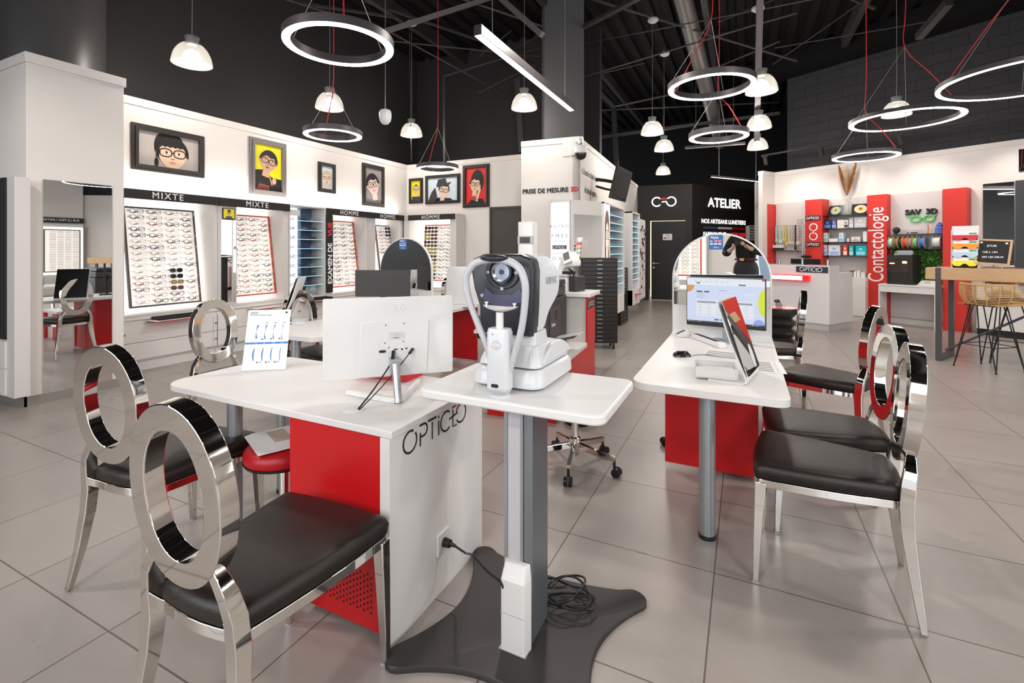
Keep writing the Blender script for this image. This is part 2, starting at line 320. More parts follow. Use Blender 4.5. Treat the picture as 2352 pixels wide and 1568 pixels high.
g = G(); g.box(-.12, .12, -.004, .004, -.085, .085); g.flat(oval(.028, .028, 16, -.06, -.03), -.006, 1); g.flat([(-.03, .035), (.05, .035), (.05, .05), (-.03, .05)], -.006, 2)
for k in range(3): g.flat([(-.01, -.05+k*.02), (.09, -.05+k*.02), (.09, -.045+k*.02), (-.01, -.045+k*.02)], -.006, 2)
g.build('notice_board', [paper, txtr, txtb], t, smooth=0)
# spectacle logo and ATELIER lettering
hx, hz = FD.hit(1525, 463); t = thing('wall_logo', 'white and red spectacle shaped logo on the black wall above the door', 'sign', FD.w(hx, 0, hz), FD.rz)
g = G(); k = .155
g.stroke([(a-.19, b) for a, b in arc(0, 0, k*.78, 40, 320, 26)], .04, -.008); g.stroke([(a+.19, b) for a, b in arc(0, 0, k*.78, -170, 140, 26)], .04, -.008)
g.stroke([(-.06, -.01), (.0, .0), (.08, 0)], .035, -.008); g.stroke([(-.075, .07), (0, .085), (.085, .075)], .045, -.008, 1); g.build('logo_shape', [emi('lit_white_letter', (1, 1, 1), .9), emi('lit_red_letter', (1, .02, .03), .45)], t, smooth=0)
lw = MATS['lit_white_letter']; lr = MATS['lit_red_letter']
hx, hz = FE.hit(1664, 468); t = thing('workshop_sign', 'large white word ATELIER on the black workshop wall', 'sign', FE.w(hx, 0, hz), FE.rz)
text('ATELIER', .36, lw, t, (0, -.01, 0), bold=.012, sx=1.12)
hx, hz = FE.hit(1663, 510); t = thing('craftsmen_sign', 'white words NOS ARTISANS LUNETIERS over a blue white red bar', 'sign', FE.w(hx, 0, hz), FE.rz)
text('NOS ARTISANS LUNETIERS', .165, lw, t, (0, -.01, 0), bold=.006, sx=1.0); x0 = FE.hit(1615, 510)[0]-hx; x1 = FE.hit(1711, 510)[0]-hx
g = G(); zz = FE.hit(1663, 524)[1]-hz; q = (x1-x0)/3
for k in range(3): g.flat([(x0+q*k, zz-.03), (x0+q*(k+1), zz-.03), (x0+q*(k+1), zz+.03), (x0+q*k, zz+.03)], -.01, k)
g.build('tricolour_bar', [pm((.08, .10, .22)), txtw, mat('bar_red', (.6, .02, .03), .5)], t, smooth=0)
hx, hz = FE.hit(1663, 539); t = thing('eyewear_sign', 'row of white and red words half hidden behind the arched mirror', 'sign', FE.w(hx, 0, hz), FE.rz)
text('FABRIQUENT', .165, lw, t, (-.42, -.01, 0), bold=.006); text('VOS LUNETTES DESSUS', .15, lr, t, (.45, -.01, 0), name='red_words', bold=.006, sx=.8)
# pale wall and return beside the workshop, angled shop wall on the right
FC = Fr(2.588, 11.459, -31.8)
struct(G().box(-.02, .9, 0, .1, 0, 3.18).build('wall_far_pale', wallw, smooth=0, loc=(.30, 14.2, 0), rz=R(25)))
o = capped('wall_shop_right', FC, -2.30, 7.6, 0, 3.19)
r0 = at_d(1751.6, 500, 10.88); r1 = FC.w(-2.30, 0); v = Vector((r1.x-r0.x, r1.y-r0.y)); FR_ = Fr(r0.x, r0.y, math.degrees(math.atan2(v.y, v.x)))
v_ret = v.length; capped('wall_shop_return', FR_, 0, v.length, 0, 3.19)
bm_ = bpy.data.materials.new('black_painted_blocks'); bm_.use_nodes = True; nt = bm_.node_tree; bs = nt.nodes['Principled BSDF']
tc = nt.nodes.new('ShaderNodeTexCoord'); mp = nt.nodes.new('ShaderNodeMapping'); mp.inputs['Rotation'].default_value = (R(90), 0, 0); nt.links.new(tc.outputs['Object'], mp.inputs[0]); br = nt.nodes.new('ShaderNodeTexBrick')
br.inputs['Scale'].default_value = 1; br.inputs['Brick Width'].default_value = .5; br.inputs['Row Height'].default_value = .21; br.inputs['Mortar Size'].default_value = .008
br.inputs['Color1'].default_value = (.019, .018, .020, 1); br.inputs['Color2'].default_value = (.022, .021, .023, 1); br.inputs['Mortar'].default_value = (.008, .007, .008, 1)
nt.links.new(mp.outputs[0], br.inputs['Vector']); nt.links.new(br.outputs['Color'], bs.inputs['Base Color']); bs.inputs['Roughness'].default_value = .7
bp = nt.nodes.new('ShaderNodeBump'); bp.inputs['Strength'].default_value = .8; bp.inputs['Distance'].default_value = .01; bp.invert = True; nt.links.new(br.outputs['Fac'], bp.inputs['Height']); nt.links.new(bp.outputs[0], bs.inputs['Normal'])
o = struct(G().box(-2.15, 9, .25, .45, 0, 5.8).build('wall_block_right', bm_, smooth=0)); o.location = FC.w(0, 0); o.rotation_euler.z = FC.rz
o = struct(G().box(-2.9, 9, -.35, .3, 5.35, 5.75).build('trim_3', darkc, smooth=0)); o.location = FC.w(0, 0); o.rotation_euler.z = FC.rz
# ================= EYEGLASSES =================
ORD = ['first', 'second', 'third', 'fourth', 'fifth', 'sixth', 'seventh', 'eighth', 'ninth', 'tenth', 'eleventh', 'twelfth', 'thirteenth', 'fourteenth', 'fifteenth', 'sixteenth', 'seventeenth', 'eighteenth', 'nineteenth', 'twentieth']
GL = {'black': ((.012, .012, .014), .0042, 3.0), 'tortoise': ((.13, .045, .015), .0040, 2.6), 'gold': ((.55, .38, .16), .0021, 2.3), 'silver': ((.50, .48, .45), .0020, 2.2),
      'red': ((.42, .03, .03), .0036, 2.5), 'clear beige': ((.62, .50, .40), .0038, 2.4), 'dark blue': ((.03, .04, .10), .0038, 2.8), 'brown': ((.22, .12, .07), .0028, 2.5), 'orange': ((.62, .22, .02), .0040, 2.2), 'green': ((.06, .16, .08), .0032, 2.3)}
SUN = {'black': (.012, .012, .016), 'brown': (.10, .045, .03), 'gold': (.36, .26, .05), 'yellow green': (.42, .40, .04)}
GME = {}
def glasses_mesh(c, sun=None):
    k = (c, sun)
    if k in GME: return GME[k]
    col, th, p = GL[c]; g = G(); dx, rx, rz = .041, .031, .0245
    for s in (-1, 1):
        ring = [(x, -.055, z) for x, z in oval(rx, rz, 16, s*dx, 0, p)]; g.tube(ring, th, 4, 0, closed=True, flatness=.7)
        g.tube([(s*(dx+rx-.001), -.055, .013), (s*.080, -.05, .014), (s*.078, -.01, .012), (s*.050, -.002, .006), (s*.02, -.004, -.006)], th*.75, 4)
        if sun: g.flat(oval(rx, rz, 16, s*dx, 0, p), -.055, 1)
    g.tube([(-.012, -.056, .008), (0, -.058, .012), (.012, -.056, .008)], th*.9, 4); g.box(-.012, .012, -.052, 0, -.012, -.004, 0)
    me = bpy.data.meshes.new('eyeglasses'); me.from_pydata([tuple(v) for v in g.v], [], g.f)
    me.materials.append(mat('frame_'+c.replace(' ', '_'), col, .3, .6 if c in ('gold', 'silver') else 0))
    if sun: me.materials.append(mat('sun_lens_'+sun.replace(' ', '_'), SUN[sun], .08))
    for q, i in zip(me.polygons, g.m): q.material_index = i
    me.polygons.foreach_set('use_smooth', [True]*len(me.polygons)); GME[k] = me; return me
NG = 0; REST = []
def put_glasses(p, rz, tilt, c, sun, label, group, sc=1.0):
    global NG
    if NG >= 298: REST.append((p, rz, tilt, c, sun, sc)); return
    NG += 1; o = bpy.data.objects.new('eyeglasses', glasses_mesh(c, sun)); COL.objects.link(o); o.location = p; o.rotation_euler = (tilt, 0, rz); o.scale = (sc, sc, sc)
    o['label'] = label; o['category'] = 'eyeglasses'; o['group'] = group
def board_part(parent, f, x0, x1, z0, z1, yb, yt, fm, name='display_board'):
    dy = yt-yb; h = z1-z0; P = lambda x, z, o=0.: (x, yb+dy*(z-z0)/h+o, z)
    g = G(); g.add([P(x0, z0), P(x1, z0), P(x1, z1), P(x0, z1), P(x0, z0, .02), P(x1, z0, .02), P(x1, z1, .02), P(x0, z1, .02)], [(0, 1, 2, 3), (7, 6, 5, 4), (0, 4, 5, 1), (1, 5, 6, 2), (2, 6, 7, 3), (3, 7, 4, 0)])
    b = g.build(name, board, parent, smooth=0); w = .02; g = G()
    for a, c, d, e in ((x0-w, x1+w, z0-w, z0), (x0-w, x1+w, z1, z1+w), (x0-w, x0, z0, z1), (x1, x1+w, z0, z1)):
        g.add([P(a, d, -.015), P(c, d, -.015), P(c, e, -.015), P(a, e, -.015), P(a, d, .02), P(c, d, .02), P(c, e, .02), P(a, e, .02)], [(0, 1, 2, 3), (7, 6, 5, 4), (0, 4, 5, 1), (1, 5, 6, 2), (2, 6, 7, 3), (3, 7, 4, 0)])
    g.build('board_frame', fm, b, smooth=0); return P
def fill_board(f, P, x0, x1, z0, z1, yb, yt, cols, rows, pal, where, group, sunf=None, skipf=None, sc=1.):
    tilt = -math.atan2(yt-yb, z1-z0); rnd = random.Random(where)
    for r in range(rows):
        for c in range(cols):
            if skipf and skipf(r, c): continue
            x = x0+(c+.5)*(x1-x0)/cols+rnd.uniform(-.004, .004); z = z1-(r+.6)*(z1-z0)/rows; col = rnd.choice(pal); sun = sunf(r, c, rnd) if sunf else None
            p = f.w(*P(x, z, -.004)[:2], z); word = 'sunglasses' if sun else 'eyeglass frame'
            put_glasses(p, f.rz, tilt, 'black' if sun == 'black' else ('tortoise' if sun else col), sun, '%s %s, %s row, %s from left, %s' % (('dark' if sun == 'black' else sun) if sun else col, word, ORD[r], ORD[c], where), group, sc)
# ================= LEFT DISPLAY WALL =================
FM = Fr(-6.25, 0, 90); fro = mat('dark_board_frame', (.10, .09, .085), .6); orf = mat('orange_board_frame', (.75, .10, .03), .5)
band = mat('black_sign_band', (.014, .012, .012), .55); knobm = mat('steel_knob', (.55, .52, .5), .25, 1)
def cabinet(name, label, x0, x1, niches, sign=None, f=FM, depth=.44, low=True, zt=2.095, group='lit wall display cabinets', knob_x=(), seams=(), signs=()):
    t = thing(name, label, 'display cabinet', (f.o.x, f.o.y, 0), f.rz, group); ln = [n for n in niches]
    g = G(); zb = .66; g.box(x0, x1, depth-.02, depth, .1, zt); g.box(x0, x1, 0, depth, zt-.02, zt); g.box(x0, x1, 0, depth, zb-.03, zb)
    xs = [x0]+[v for n in ln for v in n]+[x1]
    for a, b in zip(xs[::2], xs[1::2]):
        if b-a > .003: g.box(a, b, 0, depth-.02, zb, zt-.02)
    g.build('carcass', grayp, t, smooth=0, bevel=.002)
    for a, b in ln: G().box(a, b, depth-.06, depth-.021, zb, zt-.02).build('light_panel', light_box, t, smooth=0)
    if low:
        g = G(); g.box(x0, x1, .03, depth, .12, zb-.03); g.build('drawer_carcass', white, t, smooth=0)
        g = G(); g.box(x0, x1, .06, depth, .0, .12); g.build('plinth', white, t, smooth=0)
        ed = [x0+.003]+list(seams)+[x1-.003]
        for a, b in zip(ed[:-1], ed[1:]):
            for k, (z0, z1) in enumerate(((.14, .335), (.341, .545))):
                d = G().box(a+.002, b-.002, .005, .029, z0, z1).build('drawer', white, t, smooth=0, bevel=.0015)
                for kx in ((a+.18, b-.18) if b-a > .6 else ((a+b)/2,)):
                    G().lathe([(0, 0), (.011, 0), (.013, -.012), (.011, -.018), (0, -.018)][::-1], 12).build('knob', knobm, d, loc=(kx, -.0, (z0+z1)/2))
                    o = d.children[-1]; o.rotation_euler = (R(-90), 0, 0)
        g = G(); g.box(x0, x1, .0, .03, .60, zb-.031); g.build('rail', white, t, smooth=0)
    for a, b, s, col in signs:
        h = G().box(a, b, -.035, -.005, 1.985, 2.092).build('sign_band', band, t, smooth=0, bevel=.001); text(s, .105, txtw, h, ((a+b)/2, -.037, 2.037), sp=1.25, bold=.0012)
    return t
H = lambda px, y=0.: FM.hit(px, 572, y)[0]
warmp = ['black', 'tortoise', 'gold', 'silver', 'brown', 'black', 'tortoise', 'dark blue', 'clear beige', 'silver', 'gold', 'red']
t1 = cabinet('display_cabinet', 'lit white cabinet nearest the pillar under the first MIXTE sign', 2.74, 3.985, [(2.93, 3.95)], knob_x=(), seams=(3.93,), signs=((2.74, 3.985, 'MIXTE', 0),))
P = board_part(t1, FM, 3.08, 3.852, .74, 1.90, .17, .33, fro)
s1 = lambda r, c, rnd: {10: 'black', 11: 'black', 12: 'gold', 13: 'brown'}.get(r) if c == 2 else None
fill_board(FM, P, 3.08, 3.86, .75, 1.90, .17, .33, 4, 16, warmp, 'first MIXTE board', 'eyeglasses on the first MIXTE board', s1)
t2 = cabinet('display_cabinet', 'lit white cabinet under the second MIXTE sign with orange framed board', 3.99, 5.075, [(4.25, 4.99)], signs=((3.99, 5.075, 'MIXTE', 0),))
P = board_part(t2, FM, 4.20, 4.965, .76, 1.89, .17, .33, orf)
fill_board(FM, P, 4.23, 4.965, .77, 1.88, .17, .33, 4, 15, warmp+['red', 'orange', 'green'], 'second MIXTE board', 'eyeglasses on the second MIXTE board')
m = G().box(4.03, 4.235, -.006, -.001, .70, 1.80).build('mirror_strip', mirror, t2, smooth=0)
t3 = cabinet('window_cabinet', 'glass shelf cabinet with a cool reflection between the MIXTE and HOMME boards', 5.085, 5.795, [(5.11, 5.77)], group='lit wall display cabinets')
for c in list(t3.children):
    if c.name.startswith('light_panel'): c.data.materials[0] = emi('cool_light_panel', (.80, .90, 1), 1.7)  # back panel glows to imitate the bright reflection across the shelves
g = G(); g.box(5.555, 5.77, .30, .379, .66, 2.075); g.build('slate_panel', mat('slate_blue_panel', (.10, .14, .24), .4), t3, smooth=0)
G().box(5.13, 5.30, .02, .03, 1.93, 2.02).build('brand_card', grayp, t3, smooth=0)
for k in range(8):
    z = .83+k*.147; s = G().box(5.115, 5.765, .04, .36, z-.005, z+.003).build('glass_shelf', mat('shelf_glass', (.78, .95, .95), .02, trans=1, ior=1.15, spec=.2), t3, smooth=0); G().box(5.115, 5.765, .034, .039, z-.005, z+.003).build('lit_edge', blue_led, s, smooth=0)
    for j in range(3): put_glasses(FM.w(5.24+j*.20, .16, z+.03), FM.rz+R(12), 0, random.choice(['black', 'silver', 'dark blue', 'brown']), None, 'thin eyeglass frame, %s glass shelf up, %s from left, between MIXTE and HOMME' % (ORD[k], ORD[j]), 'eyeglasses on the glass shelves')
xm = H(845)
t4 = cabinet('display_cabinet', 'lit cabinet with the vertical black EXAMEN DE VUE strip', 5.80, xm, [(5.94, xm-.03)], signs=((5.80, xm, 'HOMME', 0),))
h = G().box(5.80, 5.925, -.03, .0, .69, 1.98).build('vertical_sign', band, t4, smooth=0)
text('EXAMEN DE', .125, txtw, h, (5.862, -.032, 1.17), ry=-90, bold=.004, sx=1.0); text('VUE', .125, lr, h, (5.862, -.032, 1.74), name='red_words', ry=-90, bold=.004)
P = board_part(t4, FM, 5.90, 6.72, .76, 1.90, .17, .33, orf)
s3 = lambda r, c, rnd: 'black' if (r == 0 and c == 0) else None
fill_board(FM, P, 5.94, 6.73, .77, 1.89, .17, .33, 4, 15, warmp+['silver', 'gold'], 'board beside the vertical black strip', 'eyeglasses on the first HOMME board', s3)
t5 = cabinet('display_cabinet', 'lit cabinet in the corner under the second HOMME sign', xm+.005, 7.79, [(xm+.2, 7.72)], signs=((xm+.005, 7.79, 'HOMME', 0),))
x0, x1 = H(862, .33), H(905, .33); P = board_part(t5, FM, x0, x1, .76, 1.87, .17, .33, fro)
fill_board(FM, P, x0, x1, .77, 1.86, .17, .33, 3, 16, warmp, 'dark framed board in the corner cabinet', 'eyeglasses on the corner board', lambda r, c, rnd: ('black' if c else None) if r < 3 else None, lambda r, c: r > 7)
FH = Fr(0, 7.80, 0); t6 = cabinet('display_cabinet', 'lit cabinet on the short back wall under the third HOMME sign', -6.24, -4.976, [(-6.1, -5.12)], f=FH, depth=.30, signs=((-6.1, -5.0, 'HOMME', 0),))
x0, x1 = FH.hit(978, 560, .15)[0], FH.hit(1040, 560, .15)[0]; P = board_part(t6, FH, x0, x1, .80, 1.88, .08, .17, orf)
fill_board(FH, P, x0, x1, .81, 1.87, .08, .17, 4, 15, warmp, 'HOMME board beside the grey door', 'eyeglasses on the third HOMME board', lambda r, c, rnd: (('black', 'black', 'brown', 'yellow green')[rnd.randrange(4)] if (c == 0 and r < 11) else (('yellow green' if r in (6, 7, 10, 11, 12) else 'brown') if c == 1 else None)))
# trays and leaning shelves on the cabinets
def tray(x, w, z, label, black_tray=True):
    t = thing('pull_out_shelf', label, 'shelf', FM.w(x, 0, 0), FM.rz, 'red edged pull out shelves'); g = G(); g.box(-w/2, w/2, -.20, .0, z-.008, z); g.build('shelf_board', white, t, smooth=0, bevel=.002); G().box(-w/2, w/2, -.203, .0, z-.016, z-.009).build('red_underside', red, t, smooth=0)
    if black_tray:
        g = G(); g.box(-w/2+.05, w/2-.03, -.19, -.01, z+.001, z+.006); 
        for a, b, c, d in ((-w/2+.05, w/2-.03, -.19, -.175), (-w/2+.05, w/2-.03, -.025, -.01), (-w/2+.05, -w/2+.065, -.175, -.025), (w/2-.045, w/2-.03, -.175, -.025)): g.box(a, b, c, d, z+.006, z+.035)
        o = g.build('presentation_tray', blackm, None, smooth=0, loc=FM.w(x, 0, 0), rz=FM.rz); tag(o, 'black presentation tray lying on the white shelf nearest the pillar' if x < 4 else 'black presentation tray on the shelf under the cool glass shelves', 'tray', 'presentation trays')
tray(3.42, .55, .585, 'white shelf with red underside pulled out below the first MIXTE board'); tray(4.62, .42, .585, 'white shelf with red underside pulled out below the second MIXTE board', False); tray(5.55, .5, .60, 'white shelf with red underside below the cool glass shelves')
o = G().add([(-.005, -.02, 0), (.0, -.02, 0)], []); 
t = thing('small_picture', 'small yellow picture of a man in sunglasses above the mirror strip', 'picture', FM.w(4.13, -.004, 1.885), FM.rz)
g = G(); g.box(-.085, .085, -.012, 0, -.075, .075, 0); g.flat([(-.075, -.065), (.075, -.065), (.075, .065), (-.075, .065)], -.0125, 1); g.flat(oval(.022, .032, 14, 0, .01), -.014, 2); g.flat([(-.06, -.065), (-.03, -.03), (.03, -.03), (.06, -.065)], -.0135, 3); g.flat(oval(.024, .014, 12, 0, .04), -.0145, 4); g.flat([(-.02, .008), (.02, .008), (.02, .02), (-.02, .02)], -.0155, 4)
g.build('picture_panel', [blackm, pm((.8, .68, .02)), pm((.6, .4, .28)), pm((.08, .10, .14)), pm((.012, .011, .011))], t, smooth=0)
# terrarium globe in the window cabinet
t = thing('glass_terrarium', 'small glass globe with a green plant at the foot of the cool shelves', 'terrarium', FM.w(5.60, .12, .66)); G().lathe([(.03, 0), (.06, .02), (.085, .07), (.08, .12), (.05, .16)], 20).build('globe', thin_glass, t)
g = G(); 
for k in range(7): a = k*.9; g.tube([(0, 0, .02), (.03*math.cos(a), .03*math.sin(a), .06), (.05*math.cos(a), .05*math.sin(a), .09)], [.006, .006, .001], 5)
g.build('plant', pm((.08, .16, .05)), t)
# side cabinet left of the pillar
t = thing('side_cabinet', 'white drawer cabinet with a tall black panel at the left edge', 'cabinet', (0, 0, 0)); xa, za = Fr(0, 1.84, 0).hit(33, 405); x2 = Fr(0, 1.84, 0).hit(16, 405)[0]
G().box(-6.79, xa, 1.84, 1.943, .12, za).build('carcass', grayp, t, smooth=0); G().box(-6.78, x2, 1.825, 1.839, .62, za).build('black_panel', blackm, t, smooth=0)
for z0, z1 in ((.13, .36), (.365, .60)): G().box(-6.78, x2, 1.825, 1.839, z0, z1).build('drawer', white, t, smooth=0)
# ================= FRAMED PORTRAITS =================
skins = ((.74, .48, .36), (.66, .40, .28), (.55, .30, .19), (.80, .60, .48))
def picture(f, x0, x1, z0, z1, fw, label, fm, draw, mats):
    cx, cz = (x0+x1)/2, (z0+z1)/2; w, h = (x1-x0)/2, (z1-z0)/2; t = thing('framed_portrait', label, 'picture', f.w(cx, 0, cz), f.rz, 'framed portraits above the displays')
    g = G(); a = [(-w, -h), (w, -h), (w, h), (-w, h)]; b = [(-w+fw, -h+fw), (w-fw, -h+fw), (w-fw, h-fw), (-w+fw, h-fw)]; q = [(-w+fw*.5, -h+fw*.5), (w-fw*.5, -h+fw*.5), (w-fw*.5, h-fw*.5), (-w+fw*.5, h-fw*.5)]
    g.ringflat(a, q, -.03, -.001); g.ringflat(q, b, -.045, -.001); g.build('picture_frame', fm, t, smooth=0, bevel=.004)
    g = G(); W, Hh = w-fw, h-fw; g.box(-W, W, -.008, -.001, -Hh, Hh, 0); draw(g, W, Hh)
    # keep the print inside the frame
    for i, v in enumerate(g.v): g.v[i] = Vector((max(-W, min(W, v.x)), v.y, max(-Hh, min(Hh, v.z))))
    g.build('portrait_print', mats, t, smooth=0); return t
def face(g, cx, cz, rx, rz, lay, skin=1, hair=2, dark=3, lip=4, glw=None, tilt=0., hairtop=.5, gw=1.0, eyez=.05, gp=2.6, light=5, fringe=False):
    k = .0012; T = Matrix.Translation((cx, 0, cz))@Matrix.Rotation(tilt, 4, 'Y'); M0 = g.M; g.M = M0@T; y = lambda n: -.009-k*(lay+n)
    g.flat([(-rx*.42, -rz*1.5), (rx*.42, -rz*1.5), (rx*.42, -rz*.5), (-rx*.42, -rz*.5)], y(0), skin)
    for s in (-1, 1): g.flat(oval(rx*.14, rz*.2, 12, s*rx*1.0, -.05*rz), y(0), skin)
    g.flat([(rx*math.cos(t)*(1 if math.sin(t) > 0 else 1-.18*abs(math.sin(t))), rz*math.sin(t)) for t in (2*PI*i/28 for i in range(28))], y(1), skin)
    g.flat([(rx*1.12*math.cos(t), rz*1.12*math.sin(t)) for t in (PI*i/16 for i in range(17))][::1]+([(-rx*1.1, -rz*.35), (-rx*.9, -rz*.3), (-rx*.86, rz*.30)]+[(rx*(-.86+.172*k), rz*(hairtop-.14+.07*(k % 2))) for k in range(1, 10)]+[(rx*.86, rz*.30), (rx*.95, -rz*.15), (rx*1.1, -rz*.2)] if fringe else [(-rx*1.04, -rz*.05), (-rx*.92, rz*.12), (-rx*.80, rz*(hairtop-.12)), (-rx*.35, rz*(hairtop+.16)), (rx*.2, rz*(hairtop+.02)), (rx*.62, rz*(hairtop+.10)), (rx*.86, rz*(hairtop-.2)), (rx*.94, rz*.1), (rx*1.04, -rz*.05)]), y(2), hair)
    for s in (-1, 1):
        g.flat(oval(rx*.19, rz*.085, 12, s*rx*.42, rz*eyez), y(3), light); g.flat(oval(rx*.085, rz*.08, 10, s*rx*.42, rz*eyez), y(4), dark)
        g.stroke([(s*rx*.2, rz*(eyez+.2)), (s*rx*.45, rz*(eyez+.25)), (s*rx*.68, rz*(eyez+.19))], rz*.05, y(3), dark)
    g.stroke([(-rx*.12, -rz*.3), (0, -rz*.36), (rx*.12, -rz*.3)], rz*.04, y(3), dark); g.stroke([(rx*.03, rz*.0), (rx*.1, -rz*.26)], rz*.02, y(3), lip)
    g.flat(oval(rx*.24, rz*.075, 12, 0, -rz*.58), y(3), lip)
    gc = dark if glw is None else glw[1]; gww = rz*.055 if glw is None else glw[0]
    for s in (-1, 1): g.stroke(oval(rx*.38*gw, rz*.24*gw, 24, s*rx*.45*gw, rz*(eyez-.02), gp), gww, y(5), gc, closed=True)
    g.stroke([(-rx*.08, rz*eyez), (rx*.08, rz*eyez)], gww, y(5), gc)
    for s in (-1, 1): g.stroke([(s*rx*.83*gw, rz*(eyez+.08)), (s*rx*1.08, rz*(eyez+.1))], gww, y(5), gc)
    g.M = M0
dk = pm((.014, .012, .012)); lipm = pm((.50, .10, .09)); wh = pm((.85, .82, .78)); wfr = mat('black_wood_frame', (.035, .03, .028), .5, noise=.4, nscale=40); gfr = mat('grey_moulded_frame', (.20, .18, .18), .5, noise=.3, nscale=60)
def d1(g, w, h):
    g.flat(oval(h*.86, h*1.05, 30, 0, h*.25), -.0095, 2); face(g, w*.10, -h*.12, h*.84, h*.95, 2, hairtop=.52, fringe=True, gw=1.05, glw=(h*.06, 3)); g.flat(oval(h*.12, h*.3, 12, -w*.42, -h*.75), -.010, 2)
picture(FL, 3.058, 3.891, 2.34, 2.885, .07, 'black framed photo of a child with fringe and big black glasses', wfr, d1, [pm((.50, .45, .42)), pm((.86, .60, .42)), dk, dk, pm((.72, .30, .25)), wh])
def d2(g, w, h):
    g.flat([(-w, -h), (-w, -h*.15), (-w*.4, -h*.1), (w*.3, -h*.4), (w, -h*.45), (w, -h)], -.0095, 2); face(g, w*.02, h*.28, w*.60, h*.46, 2, tilt=.22, hairtop=.38)
    g.flat(oval(w*.16, h*.15, 12, w*.45, -h*.55), -.0105, 1); g.stroke([(w*.1, -h*.35), (w*.3, -h*.75)], h*.05, -.0110, 1); g.flat([(-w*.9, -h), (-w*.6, -h*.7), (w*.1, -h*.78), (w*.1, -h)], -.0102, 4)
picture(FL, 4.53, 5.138, 2.205, 3.03, .075, 'grey framed portrait of a dark haired man looking down on yellow', gfr, d2, [pm((.78, .70, .01)), pm((.62, .36, .24)), dk, dk, pm((.22, .05, .04)), wh])
picture(FL, 5.76, 6.136, 2.37, 2.872, .06, 'small black framed photo of a blond toddler in round glasses', wfr, lambda g, w, h: face(g, 0, -h*.05, w*.80, h*.62, 1, hairtop=.45, gp=2, gw=.85, glw=(h*.03, 6)), [pm((.72, .80, .84)), pm((.86, .66, .55)), pm((.62, .48, .34)), dk, pm((.75, .12, .10)), wh, pm((.15, .04, .03))])
picture(FL, 6.788, 7.385, 2.225, 3.02, .07, 'black framed portrait of a young man with glasses looking up on grey', wfr, lambda g, w, h: face(g, -w*.05, h*.05, w*.70, h*.60, 1, tilt=-.25, hairtop=.40), [pm((.30, .27, .28)), pm((.80, .60, .52)), dk, dk, pm((.60, .25, .24)), wh])
def d5(g, w, h):
    g.flat([(-w, -h), (-w*.8, -h*.55), (w*.8, -h*.55), (w, -h)], -.0095, 2); face(g, 0, h*.12, w*.52, h*.46, 1, hairtop=.72)
picture(FB, -6.34, -5.985, 2.36, 2.885, .055, 'small black framed portrait of a balding smiling man on yellow', wfr, d5, [pm((.74, .66, .01)), pm((.72, .48, .36)), pm((.05, .045, .045)), dk, pm((.6, .3, .28)), wh])
def d6(g, w, h):
    g.flat([(-w, -h), (-w*.75, -h*.2), (-w*.5, h*.2), (-w*.3, -h)], -.0095, 2); g.flat([(-w*.5, -h), (-w*.3, -h*.7), (w*.5, -h*.8), (w*.7, -h)], -.0095, 3); face(g, w*.08, -h*.12, h*.52, h*.66, 1, tilt=.2, hairtop=.5)
    g.flat([(-w*.42, h*.22), (-w*.3, h*.85), (w*.2, h*.95), (w*.3, h*.5), (w*.58, h*.62), (w*.45, h*.38), (-w*.1, h*.22)], -.0180, 2)
picture(FB, -5.92, -5.08, 2.33, 2.915, .06, 'wide black framed portrait of a smiling man in a fedora hat', wfr, d6, [pm((.62, .72, .78)), pm((.80, .58, .46)), pm((.04, .04, .045)), dk, pm((.8, .6, .55)), wh])
def d7(g, w, h):
    g.flat([(-w*.9, -h), (-w*.4, -h*.7), (w*.6, -h*.7), (w*.9, -h)], -.0095, 2); g.flat(oval(w*.62, h*.62, 24, w*.12, h*.28), -.0095, 2); face(g, -w*.08, h*.08, w*.48, h*.42, 2, tilt=.12, hairtop=.55); g.stroke([(w*.05, -h*.85), (w*.35, -h*.2), (w*.28, h*.02)], w*.22, -.0185, 1); g.stroke([(-w*.35, -h*.72), (0, -h*.8), (w*.2, -h*.72)], h*.05, -.0190, 4)
picture(FB, -5.015, -4.417, 2.225, 3.06, .065, 'black framed portrait of a dark haired woman in glasses on red', wfr, d7, [pm((.72, .03, .03)), pm((.82, .58, .40)), dk, dk, pm((.10, .35, .40)), wh])
